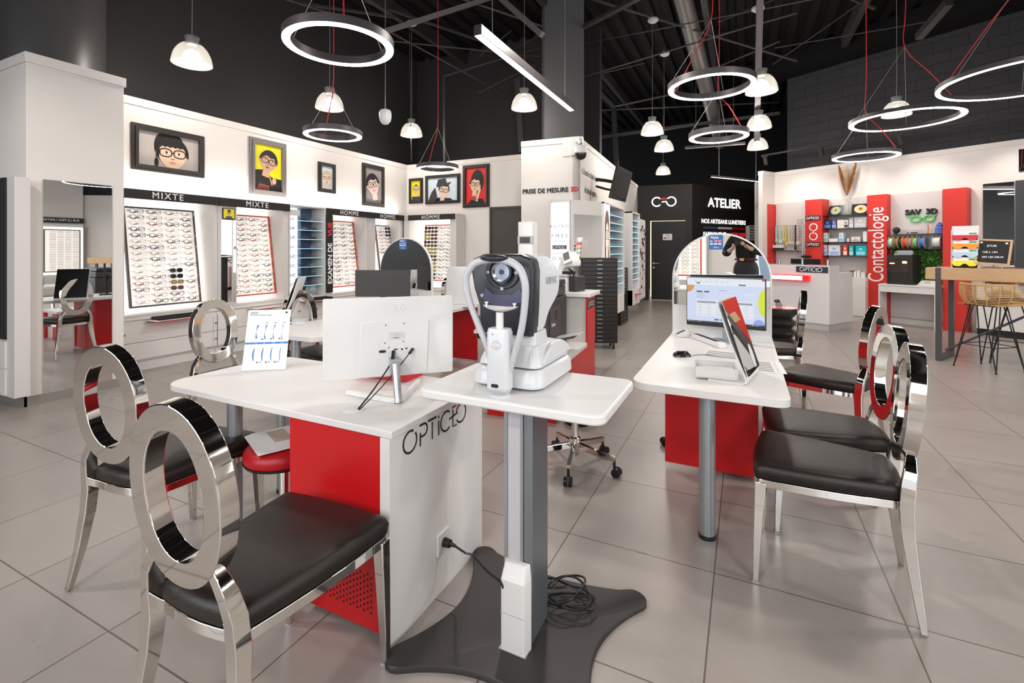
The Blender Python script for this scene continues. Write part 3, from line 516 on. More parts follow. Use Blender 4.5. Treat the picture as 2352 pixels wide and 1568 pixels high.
# ================= CHROME OVAL CHAIRS =================
def plan(s=1., n=7):
    P = [(.238, .272), (-.238, .272), (-.163, -.235), (.163, -.235)]; r = .035; out = []
    for i in range(4):
        a, b, c = Vector(P[i-1]), Vector(P[i]), Vector(P[(i+1) % 4]); u = (a-b).normalized(); v = (c-b).normalized(); A = b+u*r; B = b+v*r
        for k in range(n): t = k/(n-1); q = A*(1-t)**2+b*2*t*(1-t)+B*t*t; out.append(q)
        for k in range(1, 5): t = k/5; q = B.lerp(c-v*r, t); nrm = Vector((v.y, -v.x)); out.append(q+(-nrm if nrm.dot(b) < 0 else nrm)*.012*math.sin(PI*t)*(1 if True else 0))
    return [((p.x)*s, (p.y-.01)*s+.01) for p in out]
def make_chair(label, loc, rz):
    t = thing('oval_back_chair', label, 'chair', loc, rz, 'chrome chairs with oval backs')
    g = G(); L = ((.445, .975), (.452, 1.0), (.478, 1.01), (.496, .985), (.506, .93), (.511, .84), (.515, .6), (.517, .3), (.5175, .02))
    g.loft([[(x, y, z) for x, y in plan(s)] for z, s in L]); g.build('seat', leather, t, smooth=60)
    g = G(); g.ringflat(plan(.995), plan(.90), .412, .444, 'z'); g.build('seat_frame', chrome, t, bevel=.002)
    g = G(); N = 64; O = oval(.174, .240, N, 0, 0, 2.1); I = oval(.112, .171, N, 0, 0, 2.1); g.M = Matrix.Translation((0, -.272, .790))@Matrix.Rotation(R(5), 4, 'X'); g.ringflat(O, I, -.026, .026); g.build('backrest_ring', chrome, t, smooth=50, bevel=.003, seg=3)
    for s in (-1, 1):
        g = G(); pts = [(s*.228, -.285, .004), (s*.214, -.278, .06), (s*.192, -.262, .18), (s*.174, -.247, .32), (s*.166, -.242, .42), (s*.164, -.248, .50), (s*.150, -.257, .555), (s*.125, -.262, .595), (s*.100, -.264, .622)]
        w = [.022, .026, .034, .042, .046, .046, .042, .034, .026]; h = [.020, .024, .032, .038, .040, .036, .032, .030, .030]; g.strip(pts, w, h, (0, 1, 0)); g.build('rear_leg', chrome, t, smooth=60, bevel=.003)
        g = G(); pts = [(s*.214, .246, .43), (s*.216, .252, .30), (s*.218, .260, .12), (s*.220, .264, .006)]; g.strip(pts, [.042, .037, .029, .023], [.042, .037, .029, .023], (1, 0, 0)); l = g.build('front_leg', chrome, t, smooth=60, bevel=.003); bbox('glide', plastg, s*.220-.013, s*.220+.013, .251, .277, .0, .006, l, bevel=0)
    return t
ch = make_chair('chrome oval chair with black seat in front of the white desk, nearest the camera', (-1.305, 1.005, 0), R(3))
CH = [('chrome oval chair at the left end of the white desk beside the pillar mirror', -2.33, 1.295, 9), ('chrome oval chair behind the lens price card, seen side on', -3.36, 2.29, -90),
      ('chrome oval chair on the far side of the rear desk, behind the leaning mirror', -3.44, 3.13, -92), ('chrome oval chair at the far end of the rear desk near the HOMME board', -3.32, 5.47, -88),
      ('foremost chrome oval chair in the row right of the computer desk', .325, 2.478, 85), ('second chrome oval chair in the row, tucked behind the foremost one', .385, 2.97, 96),
      ('third chrome oval chair of the row, pulled out and turned to the far left', .55, 4.13, 61), ('chrome oval chair beside the black zigzag table', .20, 5.17, 88)]
for l, x, y, a in CH: dup(ch, (x, y, 0), R(a), l)
LZ = .768; DLX0, DLY0, DLY1 = -2.52, 1.325, 1.995
# ================= WHITE DESK WITH THE MONITOR (left) =================
def desk_top(x0, x1, y0, y1, z0, z1, rl, rr):
    # rounded corners: rl = radius on -x side, rr = radius on +x side
    out = []
    for cx, cy, a, r in ((x1-rr, y1-rr, 0, rr), (x0+rl, y1-rl, 90, rl), (x0+rl, y0+rl, 180, rl), (x1-rr, y0+rr, 270, rr)):
        if r < .004: out.append((cx, cy)); continue
        for k in range(9): t = R(a+90*k/8); out.append((cx+r*math.cos(t), cy+r*math.sin(t)))
    return out
t = thing('reception_desk', 'white desk with red front panel and black word mark on its end', 'desk', (0, 0, 0))
G().prism(desk_top(DLX0, -1.112, DLY0, DLY1, 0, 0, .12, .003), LZ-.027, LZ).build('desk_top', white, t, bevel=.003)
ep = G().box(-1.165, -1.122, 1.325, 1.985, 0.0, .740).build('end_panel', white, t, smooth=0, bevel=.001)
rp = G().box(-1.64, -1.167, 1.338, 1.358, .03, .740).build('red_panel', red, t, smooth=0, bevel=.001)
g = G(); 
for i in range(17):
    for j in range(7):
        x = -1.485+i*.0168; z = .092+j*.021+(.0105 if i % 2 else 0); g.flat(oval(.0048, .0048, 10, x, z), 1.3372)
g.build('vent_holes', pm((.03, .001, .001)), rp, smooth=0)
G().box(-1.56, -1.167, 1.36, 1.98, .03, .740).build('red_pedestal', red, t, smooth=0)
for x, y in ((-2.22, 1.50), (-2.42, 1.93)):
    g = G(); g.cyl((x, y, .02), (x, y, .740), .034, n=24); c = g.build('column_leg', alu, t); G().cyl((x, y, 0), (x, y, .02), .037, n=24).build('foot_ring', black, c)
g = G(); g.M = Matrix.Translation((-1.1218, 0, 0))@Matrix.Rotation(R(90), 4, 'Z'); 
logo_strokes(g, 1.40, .652, .080, -.0008, .0085)
g.build('word_mark', [txtb, txtr], ep, smooth=0)
# socket
px, py = 1016, 1243; f = Fr(-1.122, 0, 90); sx, sz = f.hit(px, py); s = G().prism(rrect(sx-.042, sx+.042, sz-.045, sz+.045, .006), -.009, 0, 'y').build('power_socket', plast, t, bevel=.002); s.location = (-1.122, 0, 0); s.rotation_euler.z = R(90)
t2 = thing('power_plug', 'black plug and cable running from the desk socket to the instrument stand', 'cable', (0, 0, 0)); g = G(); g.M = Matrix.Translation((-1.113, 0, 0)); g.cyl((0, sx, sz), (.03, sx, sz), .019, .016, 16); g.cyl((.03, sx, sz), (.055, sx, sz-.002), .009, .006, 10); g.build('plug', black, t2)
g = G(); a = Vector((-1.06, sx, sz-.002)); pts = [a, a+Vector((.05, .0, -.015)), at_d(1085, 1275, 1.80), at_d(1120, 1312, 1.72), at_d(1152, 1340, 1.66), Vector((-.765, 1.52, .16)), Vector((-.75, 1.57, .05)), Vector((-.79, 1.68, .022))]
def spline(p, n=8):
    p = [Vector(q) for q in p]; out = []
    for i in range(len(p)-1):
        a, b, c, d = p[max(i-1, 0)], p[i], p[i+1], p[min(i+2, len(p)-1)]
        for k in range(n):
            t = k/n; out.append(.5*((2*b)+(c-a)*t+(2*a-5*b+4*c-d)*t*t+(3*b-a-3*c+d)*t**3))
    return out+[p[-1]]
g.tube(spline(pts), .0042, 8); g.build('cable', black, t2)
# grommet and cables of the monitor
gr = at(812, 941, LZ); g = G(); g.lathe([(.001, .003), (.040, .003), (.044, .0005)], 28); tag(g.build('cable_grommet', plast, loc=gr), 'round white cable grommet in the left desk top', 'grommet')
# monitor seen from the back
mt = thing('monitor', 'white computer monitor seen from behind on the left desk', 'monitor', (0, 0, 0))
TL, TR, BL, BR = (744, 687), (1047, 673), (738, 875), (1030, 845)
# solve the depths of both ends from the on-screen heights (screen height .42)
HM = .345; dl = HM*FPX/(875-687)*1.0; dr = HM*FPX/(846-673)
pl = at_d(741, 780, dl); pr = at_d(1040, 760, dr); ang = math.atan2(pr.y-pl.y, pr.x-pl.x); wM = math.hypot(pr.x-pl.x, pr.y-pl.y); mc = (pl+pr)/2; zt = at_d(744, 687, dl).z; zb = zt-HM-.003
mt.location = (mc.x, mc.y, 0); mt.rotation_euler.z = ang; w2 = wM/2
g = G(); g.prism(rrect(-w2, w2, zb, zt, .006), .0, .012, 'y'); g.build('back_cover', plast, mt, bevel=.002); G().box(-w2+.004, w2-.004, .012, .020, zb+.003, zt-.003).build('screen_panel', black, mt, smooth=0)
def front(px, py): x, z = Fr(mc.x, mc.y, math.degrees(ang)).hit(px, py); return x, z
bp_ = G(); q = [front(828, 740), front(985, 731), front(980, 862), front(825, 874)]
bp_.prism([(q[0][0], q[0][1]), (q[1][0], q[1][1]), (q[2][0], zb+.004), (q[3][0], zb+.004)], -.006, 0, 'y'); bp_.build('rear_bulge', plast, mt, bevel=.003)
g = G(); x, z = front(912, 770); g.flat([(x-.035, z-.016), (x+.035, z-.016), (x+.035, z+.016), (x-.035, z+.016)], -.0068, 0)
for k in range(5): g.flat([(x-.02+.012*(k % 2), z+.011-k*.005), (x+.004+.006*(k % 3), z+.011-k*.005), (x+.004+.006*(k % 3), z+.0125-k*.005), (x-.02+.012*(k % 2), z+.0125-k*.005)], -.0072, 1)
g.flat([(x-.016, z-.010), (x+.010, z-.010), (x+.010, z-.0075), (x-.016, z-.0075)], -.0072, 2); g.stroke(oval(.0035, .0035, 12, x+.018, z-.003), .0006, -.0072, 1, closed=True); g.build('rating_label', [pm((.68, .67, .66)), plastg, txtb], mt, smooth=0)
g = G()
for px, py in ((886, 746), (928, 742), (884, 787), (926, 783), (893, 797)): x, z = front(px, py); g.flat(oval(.0028, .0028, 10, x, z), -.0072)
for px, py in ((923, 801), (933, 799)): x, z = front(px, py); g.flat(oval(.0042, .0042, 12, x, z), -.0072)
x, z = front(909, 801); g.flat([(x-.008, z-.0035), (x+.008, z-.0035), (x+.008, z+.002), (x-.008, z+.002)], -.0072); x, z = front(878, 806); g.prism(rrect(x-.014, x+.014, z-.005, z+.005, .0045), -.012, -.006, 'y'); g.build('ports', black, mt, smooth=0)
x, z = front(905, 708); g = G(); c = pm((.68, .67, .67)); g.stroke(oval(.021, .021, 28, x-.016, z), .0018, -.0004, 0, closed=True); g.stroke([(x-.022, z+.008), (x-.022, z-.006), (x-.013, z-.006)], .0016, -.0004); g.stroke([(x-.010, z+.002), (x-.004, z+.002)], .0016, -.0004); g.build('embossed_mark', c, mt, smooth=0)
text('LG', .040, c, mt, (x+.03, -.0004, z), name='embossed_letters', ext=.0003, sx=.95)
st = at(915, 925, LZ); sf = at_d(908, 835, (Vector((st.x, st.y)).dot(FW)+.03)); loc = lambda p: Matrix.Rotation(-ang, 4, 'Z')@(Vector(p)-Vector((mc.x, mc.y, 0)))
a = loc((st.x, st.y, LZ)); b = loc((sf.x, sf.y, sf.z)); b.y = min(b.y, -.022)
g = G(); g.cyl((a.x, a.y, LZ+.001), (b.x, b.y, b.z), .0165, n=28); g.build('stand_post', brush, mt, smooth=40); G().box(b.x-.022, b.x+.022, b.y+.006, -.001, b.z-.05, b.z+.012).build('stand_hinge', plastg, mt, smooth=0, bevel=.003)
g = G(); bl = loc(at(797, 905, LZ)); br_ = loc(at(962, 880, LZ)); P3 = [bl, (a+bl)/2+Vector((0, -.010, 0)), a+Vector((0, .004, 0)), (a+br_)/2+Vector((0, -.012, 0)), br_]; P3 = [Vector((p.x, p.y, LZ+.012)) for p in P3]
g.strip(spline(P3, 6), .020, .022, (0, 1, 0)); g.build('stand_base', plast, mt, smooth=60, bevel=.002)
for nm, (qx, qy), (ex, ey), lab in (('signal_cable', (900, 806), (822, 940), 'black cable from the monitor port down to the grommet'), ('power_lead', (944, 800), (824, 942), 'thin black power lead of the monitor reaching the grommet')):
    x, z = front(qx, qy); c0 = Fr(mc.x, mc.y, math.degrees(ang)); p0 = c0.w(x, -.012, z); e = at(ex, ey, LZ+.002); p1 = c0.w(x, -.045, z-.03) if nm[0] == 's' else c0.w(x-.01, -.03, z-.015); mid = (p1*.45+e*.55)+Vector((0, 0, -.01))
    tt = thing(nm, lab, 'cable', (0, 0, 0)); g = G(); g.tube(spline([p0, p1, mid, e]), .0032 if nm[0] == 's' else .0022, 8); g.build('cord', black, tt); g = G(); g.tube([p0+Vector((.004, .006, 0)), p1], .0085 if nm[0] == 's' else .0065, 8); g.build('connector', black, tt)
# red boxes on the desk under the monitor
for k in range(2): tag(G().box(-.15, .15, -.075, .075, 0, .034).build('red_card_box', mat('bright_red_box', (.72, .02, .03), .35), smooth=0, bevel=.003, loc=(-1.62, 1.915, LZ+.001+k*.037), rz=R(4)), ('lower' if k == 0 else 'upper')+' flat red box of the two stacked behind the monitor', 'box', 'stacked flat red boxes')
# price card
c0 = at(552, 853, LZ); c1 = at(655, 849, LZ); an = math.atan2(c1.y-c0.y, c1.x-c0.x); wC = math.hypot(c1.x-c0.x, c1.y-c0.y); t = thing('lens_card', 'white acrylic card with blue lens diagrams standing on the left desk', 'sign', ((c0.x+c1.x)/2, (c0.y+c1.y)/2, LZ+.001), an)
d0 = Vector((c0.x, c0.y)).dot(FW); hC = 0.0; top = at_d(578, 713, d0+.09); hC = (EYE-(713-HY)*(d0+.10)/FPX)-LZ-.001; wt = wC*.985; lean = .10
g = G(); g.strip([(0, -.0, .002), (0, .05, .002), (0, .10, .002)], wC, .004, (1, 0, 0)); g.build('card_foot', plast, t, smooth=0)
g = G(); g.M = Matrix.Translation((.004, 0, .002))@Matrix.Rotation(-math.atan2(lean, hC), 4, 'X'); Lh = math.hypot(lean, hC); g.box(-wt/2, wt/2, 0, .003, 0, Lh); cd_ = g.build('card_panel', paper, t, smooth=0)
g = G(); g.M = Matrix.Translation((.004, 0, .002))@Matrix.Rotation(-math.atan2(lean, hC), 4, 'X'); w = wt; hh = Lh; y = -.0006; X = lambda u: (u-.5)*w; Z = lambda v: (1-v)*hh
g.flat([(X(0), Z(.575)), (X(1), Z(.575)), (X(1), Z(.545)), (X(0), Z(.545))], y, 0)
for k in range(4):
    u = .27+k*.20; a_ = arc(0, 0, 1, 110, 250, 10); wd = .042-.009*k
    out = [(X(u-.018), Z(.26))]+[(X(u-.03-.0012*i), Z(.26+.22*i/10)) for i in range(11)]; rgt = [(X(u-.03-.0012*i+wd*1.25*(.10+.90*((i-5)/5)**2)), Z(.26+.22*i/10)) for i in range(11)]
    g.add([(p[0], y, p[1]) for p in out[1:]]+[(p[0], y, p[1]) for p in rgt], [(i, i+1, 12+i, 11+i) for i in range(10)], 0)
    l2 = [(X(u-.035), Z(.64+.21*i/10)) for i in range(11)]; r2 = [(X(u-.035-(wd*.9)*(1-((i-5)/5)**2)), Z(.64+.21*i/10)) for i in range(11)]; l2 = [(p[0]+w*.012*((i-5)/5)**2, p[1]) for i, p in enumerate(l2)]
    g.add([(p[0], y, p[1]) for p in l2]+[(p[0], y, p[1]) for p in r2], [(i, i+1, 12+i, 11+i) for i in range(10)], 0)
    if k: g.flat([(X(u-.10), Z(.505)), (X(u-.065), Z(.505)), (X(u-.075), Z(.48)), (X(u-.09), Z(.48))], y, 1); g.flat([(X(u-.16), Z(.885)), (X(u-.125), Z(.885)), (X(u-.135), Z(.86)), (X(u-.15), Z(.86))], y, 1)
g.flat([(X(.86), Z(.065)), (X(.94), Z(.065)), (X(.92), Z(.055)), (X(.93), Z(.035)), (X(.87), Z(.035)), (X(.88), Z(.055))], y, 1)
g.build('lens_diagrams', [pm((.03, .22, .62)), txtb], cd_, smooth=0)
rxx = 90-math.degrees(-math.atan2(lean, hC)); 
def cardtext(s, u, v, sz, m=txtb, al='LEFT'):
    p = Matrix.Translation((.004, 0, .002))@Matrix.Rotation(-math.atan2(lean, hC), 4, 'X')@Vector((X(u), -.0006, Z(v))); o = text(s, sz, m, cd_, p, rx=90-math.degrees(math.atan2(lean, hC)), ext=.0001, align=al)
cardtext('ZEISS', .05, .055, .017); cardtext('Des verres esthétiques et légers', .05, .088, .0085)
for k in range(4):
    cardtext(('1.5', '1.6', '1.67', '1.74')[k], .22+k*.2, .56, .0095, txtw)
    if k: cardtext(('', '-21%', '-29%', '-36%')[k], .20+k*.2, .495, .0085); cardtext(('', '-15%', '-20%', '-27%')[k], .15+k*.2, .873, .0085); cardtext(('', '-23%', '-38%', '-42%')[k], .22+k*.2, .225, .0085)
# red stool and leaflet
t = thing('red_stool', 'round red padded stool under the left desk', 'stool', (-1.96, 1.57, 0)); G().lathe([(.001, .505), (.10, .503), (.155, .495), (.172, .478), (.176, .455), (.172, .436)], 36).build('cushion', leatherr, t, smooth=50); G().lathe([(.176, .436), (.172, .424), (.001, .424)], 36).build('seat_base', black, t)
G().cyl((0, 0, .06), (0, 0, .424), .024, n=16).build('post', chrome, t); g = G()
for k in range(5): a = R(72*k+15); g.tube([(0, 0, .075), (.17*math.cos(a), .17*math.sin(a), .045)], .013, 8)
g.build('star_base', chrome, t)
for k in range(5): a = R(72*k+15); G().ell((.175*math.cos(a), .175*math.sin(a), .022), (.022, .022, .0215), 12, 8).build('caster', black, t)
tag(G().box(-.15, .15, -.105, .105, 0, .0016).build('leaflet', paper, smooth=0, loc=(-2.0, 1.55, .508), rz=R(-24)), 'white leaflet with beige photo lying on the red stool', 'leaflet')
bpy.data.objects['leaflet'].data.materials.append(pm((.55, .45, .36))); me = bpy.data.objects['leaflet']
g = G(); g.flat([(-.12, 0), (.05, 0), (.05, .05), (-.12, .05)], 0); o = G().add([(-.12, -.01, .0019), (.04, -.01, .0019), (.04, .07, .0019), (-.12, .07, .0019)], [(0, 1, 2, 3)]).build('printed_photo', pm((.55, .45, .36)), me, smooth=0)
# ================= TWO LONG DESKS WITH ARCHED MIRRORS =================
def long_desk(label, ox, oy, L=1.62, logo=False):
    t = thing('consultation_desk', label, 'desk', (ox, oy, 0), 0, 'long white desks with arched mirrors'); W2 = .35
    P = []; 
    for cx, cy, a, r in ((W2-.06, .06, 270, .06), (W2, 3.1, 0, 0), (-W2, 3.1, 0, 0), (-W2+.10, .10, 180, .10)):
        if r == 0: P.append((cx, cy)); continue
        for k in range(9): q = R(a+90*k/8); P.append((cx+r*math.cos(q), cy+r*math.sin(q)))
    G().prism(P, .712, .75).build('desk_top', white, t, bevel=.003)
    G().cyl((.0, .13, .02), (0, .13, .711), .038, n=28).build('column_leg', alu, t); c = t.children[-1]; G().cyl((0, .13, 0), (0, .13, .02), .041, n=28).build('foot_ring', black, c)
    G().box(-.30, .24, .84, .86, .03, .711).build('red_panel', red, t, smooth=0); G().box(.04, .24, .862, 1.40, .03, .711).build('red_pedestal', red, t, smooth=0); G().box(-.30, .24, 2.6, 2.62, .03, .711).build('rear_red_panel', red, t, smooth=0)
    return t
DX, DY = -.165, 2.40
long_desk('white desk with grey column leg and red panel carrying the lit computer screen', DX, DY); long_desk('rear white desk behind the monitor, near the left display boards', -3.23, 2.56)
def arch_mirror(label, x, y):
    t = thing('arch_mirror', label, 'mirror', (x, y, 0), 0, 'arched mirrors on the desks'); r = .342; zc = 1.53-r
    O = [(r*1.0, .80)]+[(a, zc+b) for a, b in arc(0, 0, r, 0, 180, 28)]+[(-r, .80)]; O = [(r, .752)]+O[1:-1]+[(-r, .752)]
    G().prism(O, -.012, .012, 'y').build('frame_panel', plast, t, smooth=30, bevel=.003)
    I = [(r-.012, .985)]+[(a, zc+b) for a, b in arc(0, 0, r-.012, 0, 180, 28)]+[(-r+.012, .985)]; G().prism(I, -.0165, -.0125, 'y').build('mirror_glass', mirror, t, smooth=0); G().prism(I, .0125, .0165, 'y').build('rear_mirror_glass', mirror, t, smooth=0)
    G().box(-r, r, -.045, .045, .7505, .765).build('foot_rail', plast, t, smooth=0, bevel=.002)
    g = G(); g.prism(rrect(-.049, .049, -.055, .055, .008), -.0185, -.0166, 'y', 0); M0 = g.M; s = g.build('payment_sticker', pm((.04, .16, .42)), t, smooth=0); s.location = (-.028, 0, zc+r-.068)
    text('Payez', .024, txtw, s, (-.010, -.0188, .036), ext=.0001, bold=.001); text('en', .020, txtw, s, (-.034, -.0188, .008), name='small_word', ext=.0001, bold=.001); text('alma', .02, txtw, s, (0, -.0188, -.038), name='small_name', ext=.0001)
    g = G(); 
    for k in range(3): g.prism(rrect(-.042+k*.028, -.020+k*.028, -.018, -.007, .002), -.0192, -.0186, 'y', 0)
    for k in range(2): g.prism(rrect(-.012+k*.026, .010+k*.026, .000, .018, .003), -.0192, -.0186, 'y', 1)
    g.build('price_tiles', [txtw, pm((.75, .25, .30))], s, smooth=0); return t
AM = arch_mirror('arched white mirror behind the lit computer screen with blue sticker', DX, 3.93)
arch_mirror('arched white mirror on the rear desk in front of the HOMME boards', -3.23, 4.08)
AM.rotation_euler = (R(.7), 0, R(.85))
# lit monitor on the right desk
sc_l = at_d(1577, 690, 3.55); sc_r = at_d(1759, 705, 3.25); an = math.atan2(sc_r.y-sc_l.y, sc_r.x-sc_l.x); mc2 = (sc_l+sc_r)/2; w2 = math.hypot(sc_r.x-sc_l.x, sc_r.y-sc_l.y)/2
FS = Fr(mc2.x, mc2.y, math.degrees(an)); zt = FS.hit(1673, 638)[1]; zb = FS.hit(1663, 752)[1]
t = thing('computer_screen', 'black framed computer screen showing a web page on the right desk', 'monitor', (mc2.x, mc2.y, 0), an); G().prism(rrect(-w2, w2, zb, zt, .004), 0, .03, 'y').build('bezel', black, t, bevel=.002)
scr = bpy.data.materials.new('screen_light'); scr.use_nodes = True; b = scr.node_tree.nodes['Principled BSDF']; b.inputs['Base Color'].default_value = (.05, .05, .05, 1); b.inputs['Emission Color'].default_value = (.62, .70, .92, 1); b.inputs['Emission Strength'].default_value = .62
h0 = zb+.025; e = .005; SCW = w2-e; SH = zt-e-h0; sp_ = G().box(-SCW, SCW, -.002, 0, h0, zt-e).build('display', scr, t, smooth=0)
def ec(c, s=.60): return mat('px_%02x%02x%02x' % tuple(int(v*255) for v in c), (.02, .02, .02), .4, emit=c, es=s)
g = G(); X = lambda u: -SCW+2*SCW*u; Z = lambda v: zt-e-SH*v; rc = lambda u0, u1, v0, v1, m, y=-.0026: g.flat([(X(u0), Z(v1)), (X(u1), Z(v1)), (X(u1), Z(v0)), (X(u0), Z(v0))], y, m)
mm = [ec((.86, .88, .95)), ec((.09, .10, .14)), ec((.04, .22, .36)), ec((.72, .30, .06)), ec((.72, .85, .0)), ec((.30, .42, .85)), ec((.80, .84, .94)), ec((.02, .02, .03)), ec((.30, .33, .42)), ec((.8, .0, .05))]
rc(0, 1, 0, .05, 6); rc(0, 1, .05, .16, 0); rc(0, 1, .965, 1, 7); rc(.965, 1, 0, .035, 9, -.003)
g.flat([(X(0), Z(.17))]+[(X(0)+SCW*.20*math.cos(R(-k*9)), Z(.17)+SCW*.20*math.sin(R(-k*9))) for k in range(11)], -.003, 3)
g.flat([(X(1), Z(.30))]+[(X(1)-SCW*.16*math.sin(R(k*9)), Z(.5)+SCW*.36*math.cos(R(k*9))) for k in range(0, 21)], -.003, 4); g.flat([(X(.93)+SCW*.14*math.cos(R(k*9)), Z(.965)+SCW*.14*math.sin(R(k*9))) for k in range(21)], -.003, 5)
rc(.12, .87, .49, .86, 6); rc(.14, .85, .52, .56, 8, -.003); 
for k in range(4):
    rc(.14, .85, .575+k*.068, .628+k*.068, 0, -.003)
    for j in range(6): rc(.16+j*.12, .16+j*.12+.04, .597+k*.068, .605+k*.068, 8, -.0034)
for u0, u1, v0, v1 in ((.13, .21, .29, .325), (.235, .30, .29, .325)): rc(u0, u1, v0, v1, 1, -.003)
for u0, u1, v0, v1 in ((.13, .18, .10, .13), (.68, .77, .12, .15), (.37, .43, .90, .935), (.45, .50, .90, .935)): rc(u0, u1, v0, v1, 2, -.003)
rc(.30, .90, .31, .345, 6, -.003); rc(.31, .75, .325, .332, 5, -.0034); rc(.43, .53, .265, .275, 8, -.003)
for v in (.35, .40, .43): rc(.13, .24, v, v+.007, 8, -.003)
for k in range(7): rc(.10+k*.07, .14+k*.07, .075, .083, 8, -.003)
for k in range(8): rc(.02+k*.025, .032+k*.025, .975, .99, (0, 5, 4, 3, 2, 5, 0, 9)[k], -.0034)
for k in range(5): rc(.82+k*.03, .835+k*.03, .975, .99, (3, 0, 4, 0, 2)[k], -.0034)
g.build('page_content', mm, sp_, smooth=0); x, z = FS.hit(1660, 747); text('LG', .014, txtw, t, (0, -.001, zb+.012), name='maker_mark', ext=.0002)
G().strip([(0, .045, zb+.12), (0, .05, .80), (0, .05, .758)], .045, .014, (1, 0, 0)).build('stand_neck', alu, t, smooth=0); G().prism([(a, b) for a, b in arc(0, .01, .13, 0, 360, 28, .085)][:-1], .7505, .760).build('stand_foot', alu, t)
p = at(1700, 775, .75); tt = thing('screen_cables', 'pair of black cables behind the lit screen', 'cable', (0, 0, 0)); g = G(); g.tube(spline([FS.w(.07, .03, zb+.05), FS.w(.10, .04, zb-.02), at(1722, 778, .76), at(1727, 791, .753)]), .0026, 6); g.tube(spline([FS.w(.05, .03, zb+.05), FS.w(.07, .05, zb-.02), at(1708, 782, .757), at(1722, 794, .753)]), .0022, 6); g.build('cord', black, tt)
# things on the right desk
t = thing('computer_mouse', 'black wired computer mouse on the right desk', 'mouse', at(1567, 818, .75), R(-62)); g = G(); secs = []
for k in range(11):
    y = -.052+k*.0104; s = math.sqrt(max(.02, 1-((y+.004)/.058)**2)); w = .030*s**.7; h = .034*s*(1-.25*y/.05*0)
    secs.append([(w*math.cos(PI*i/8), y, .001+h*math.sin(PI*i/8)**.8) for i in range(9)])
g.loft(secs); g.build('mouse_body', mat('gloss_black', (.010, .010, .011), .12), t, smooth=70); g = G(); g.cyl((-.004, .03, .0285), (.004, .03, .0285), .008, n=12); g.build('scroll_wheel', plastg, t)
tt = thing('mouse_cable', 'thin black mouse cable crossing the desk to the white box', 'cable', (0, 0, 0)); g = G(); g.tube(spline([at(1590, 816, .757), at(1615, 814, .754), at(1650, 819, .753), at(1690, 823, .753)]), .0016, 6); g.build('cord', black, tt)
a = at(1596, 776, .75); b_ = at(1660, 800, .75); an = math.atan2(b_.y-a.y, b_.x-a.x); t = thing('document_scanner', 'white slim sheet scanner with a long black slot', 'scanner', ((a.x+b_.x)/2, (a.y+b_.y)/2, .7505), an); Ls = math.hypot(b_.x-a.x, b_.y-a.y)/2
G().prism(rrect(-.028, .028, 0, .036, .007), -Ls, Ls, 'x').build('scanner_body', plast, t, bevel=.003); G().prism([(-.022, .0362), (.014, .0362), (.014, .0368), (-.022, .0368)], -Ls+.02, Ls-.055, 'x').build('feed_slot', black, t, smooth=0)
p = at(1566, 773, .75); t = thing('card_terminal', 'small white card reader wedge at the foot of the arched mirror', 'card reader', p, R(25)); G().prism([(-.045, 0), (.045, 0), (.045, .045), (.035, .056), (-.045, .018)], -.03, .03, 'y').build('terminal_body', plast, t, bevel=.004); g = G(); g.add([(-.04, -.02, .0215), (.03, -.02, .0535), (.03, .02, .0535), (-.04, .02, .0215)], [(0, 1, 2, 3)]); g.build('dark_slot', black, t, smooth=0)
def sheet(name, label, x, y, z, w, h, rz, fill, stand=False):
    t = thing(name, label, 'sheet', (x, y, z), rz); 
    if stand:
        G().box(-w/2, w/2, 0, .003, 0, h).build('panel', glass, t, smooth=0); q = G().box(-w/2+.004, w/2-.004, -.002, -.0005, .004, h-.004).build('printed_sheet', paper, t, smooth=0); g = G(); n = fill
        for k in range(n): g.flat([(-w/2+.015, h-.03-k*(h-.05)/n), (w/2-.015, h-.03-k*(h-.05)/n), (w/2-.015, h-.026-k*(h-.05)/n), (-w/2+.015, h-.026-k*(h-.05)/n)], -.0024)
        g.build('printed_lines', plastg, q, smooth=0)
    else:
        q = G().box(-w/2, w/2, -h/2, h/2, 0, .0012).build('printed_sheet', paper, t, smooth=0); g = G()
        for k in range(fill): 
            yy = -h/2+.02+k*(h-.03)/fill; g.add([(-w/2+.01, yy, .0014), (w*.22, yy, .0014), (w*.22, yy+(h-.03)/fill*.55, .0014), (-w/2+.01, yy+(h-.03)/fill*.55, .0014)], [(0, 1, 2, 3)], 0); g.add([(w*.28, yy, .0014), (w*.36, yy, .0014), (w*.36, yy+.008, .0014), (w*.28, yy+.008, .0014)], [(0, 1, 2, 3)], 1)
        g.build('printed_pictures', [pm((.30, .28, .28)), pm((.10, .25, .5))], q, smooth=0)
    return t
p = at(1758, 842, .75); sheet('photo_sheet', 'printed sheet with rows of grey photos under the leaning mirror', p.x-.01, p.y, .7505, .20, .28, R(3), 6); p = at(1670, 817, .75); sheet('tariff_sheet', 'white printed sheet flat on the desk under the mouse cable', p.x+.01, p.y+.04, .7505, .28, .19, R(-4), 3)
p = at(1590, 766, .75); sheet('notice_holder', 'clear upright holder with small printed text behind the screen', p.x, p.y-.01, .7665, .27, .16, R(0), 9, True)
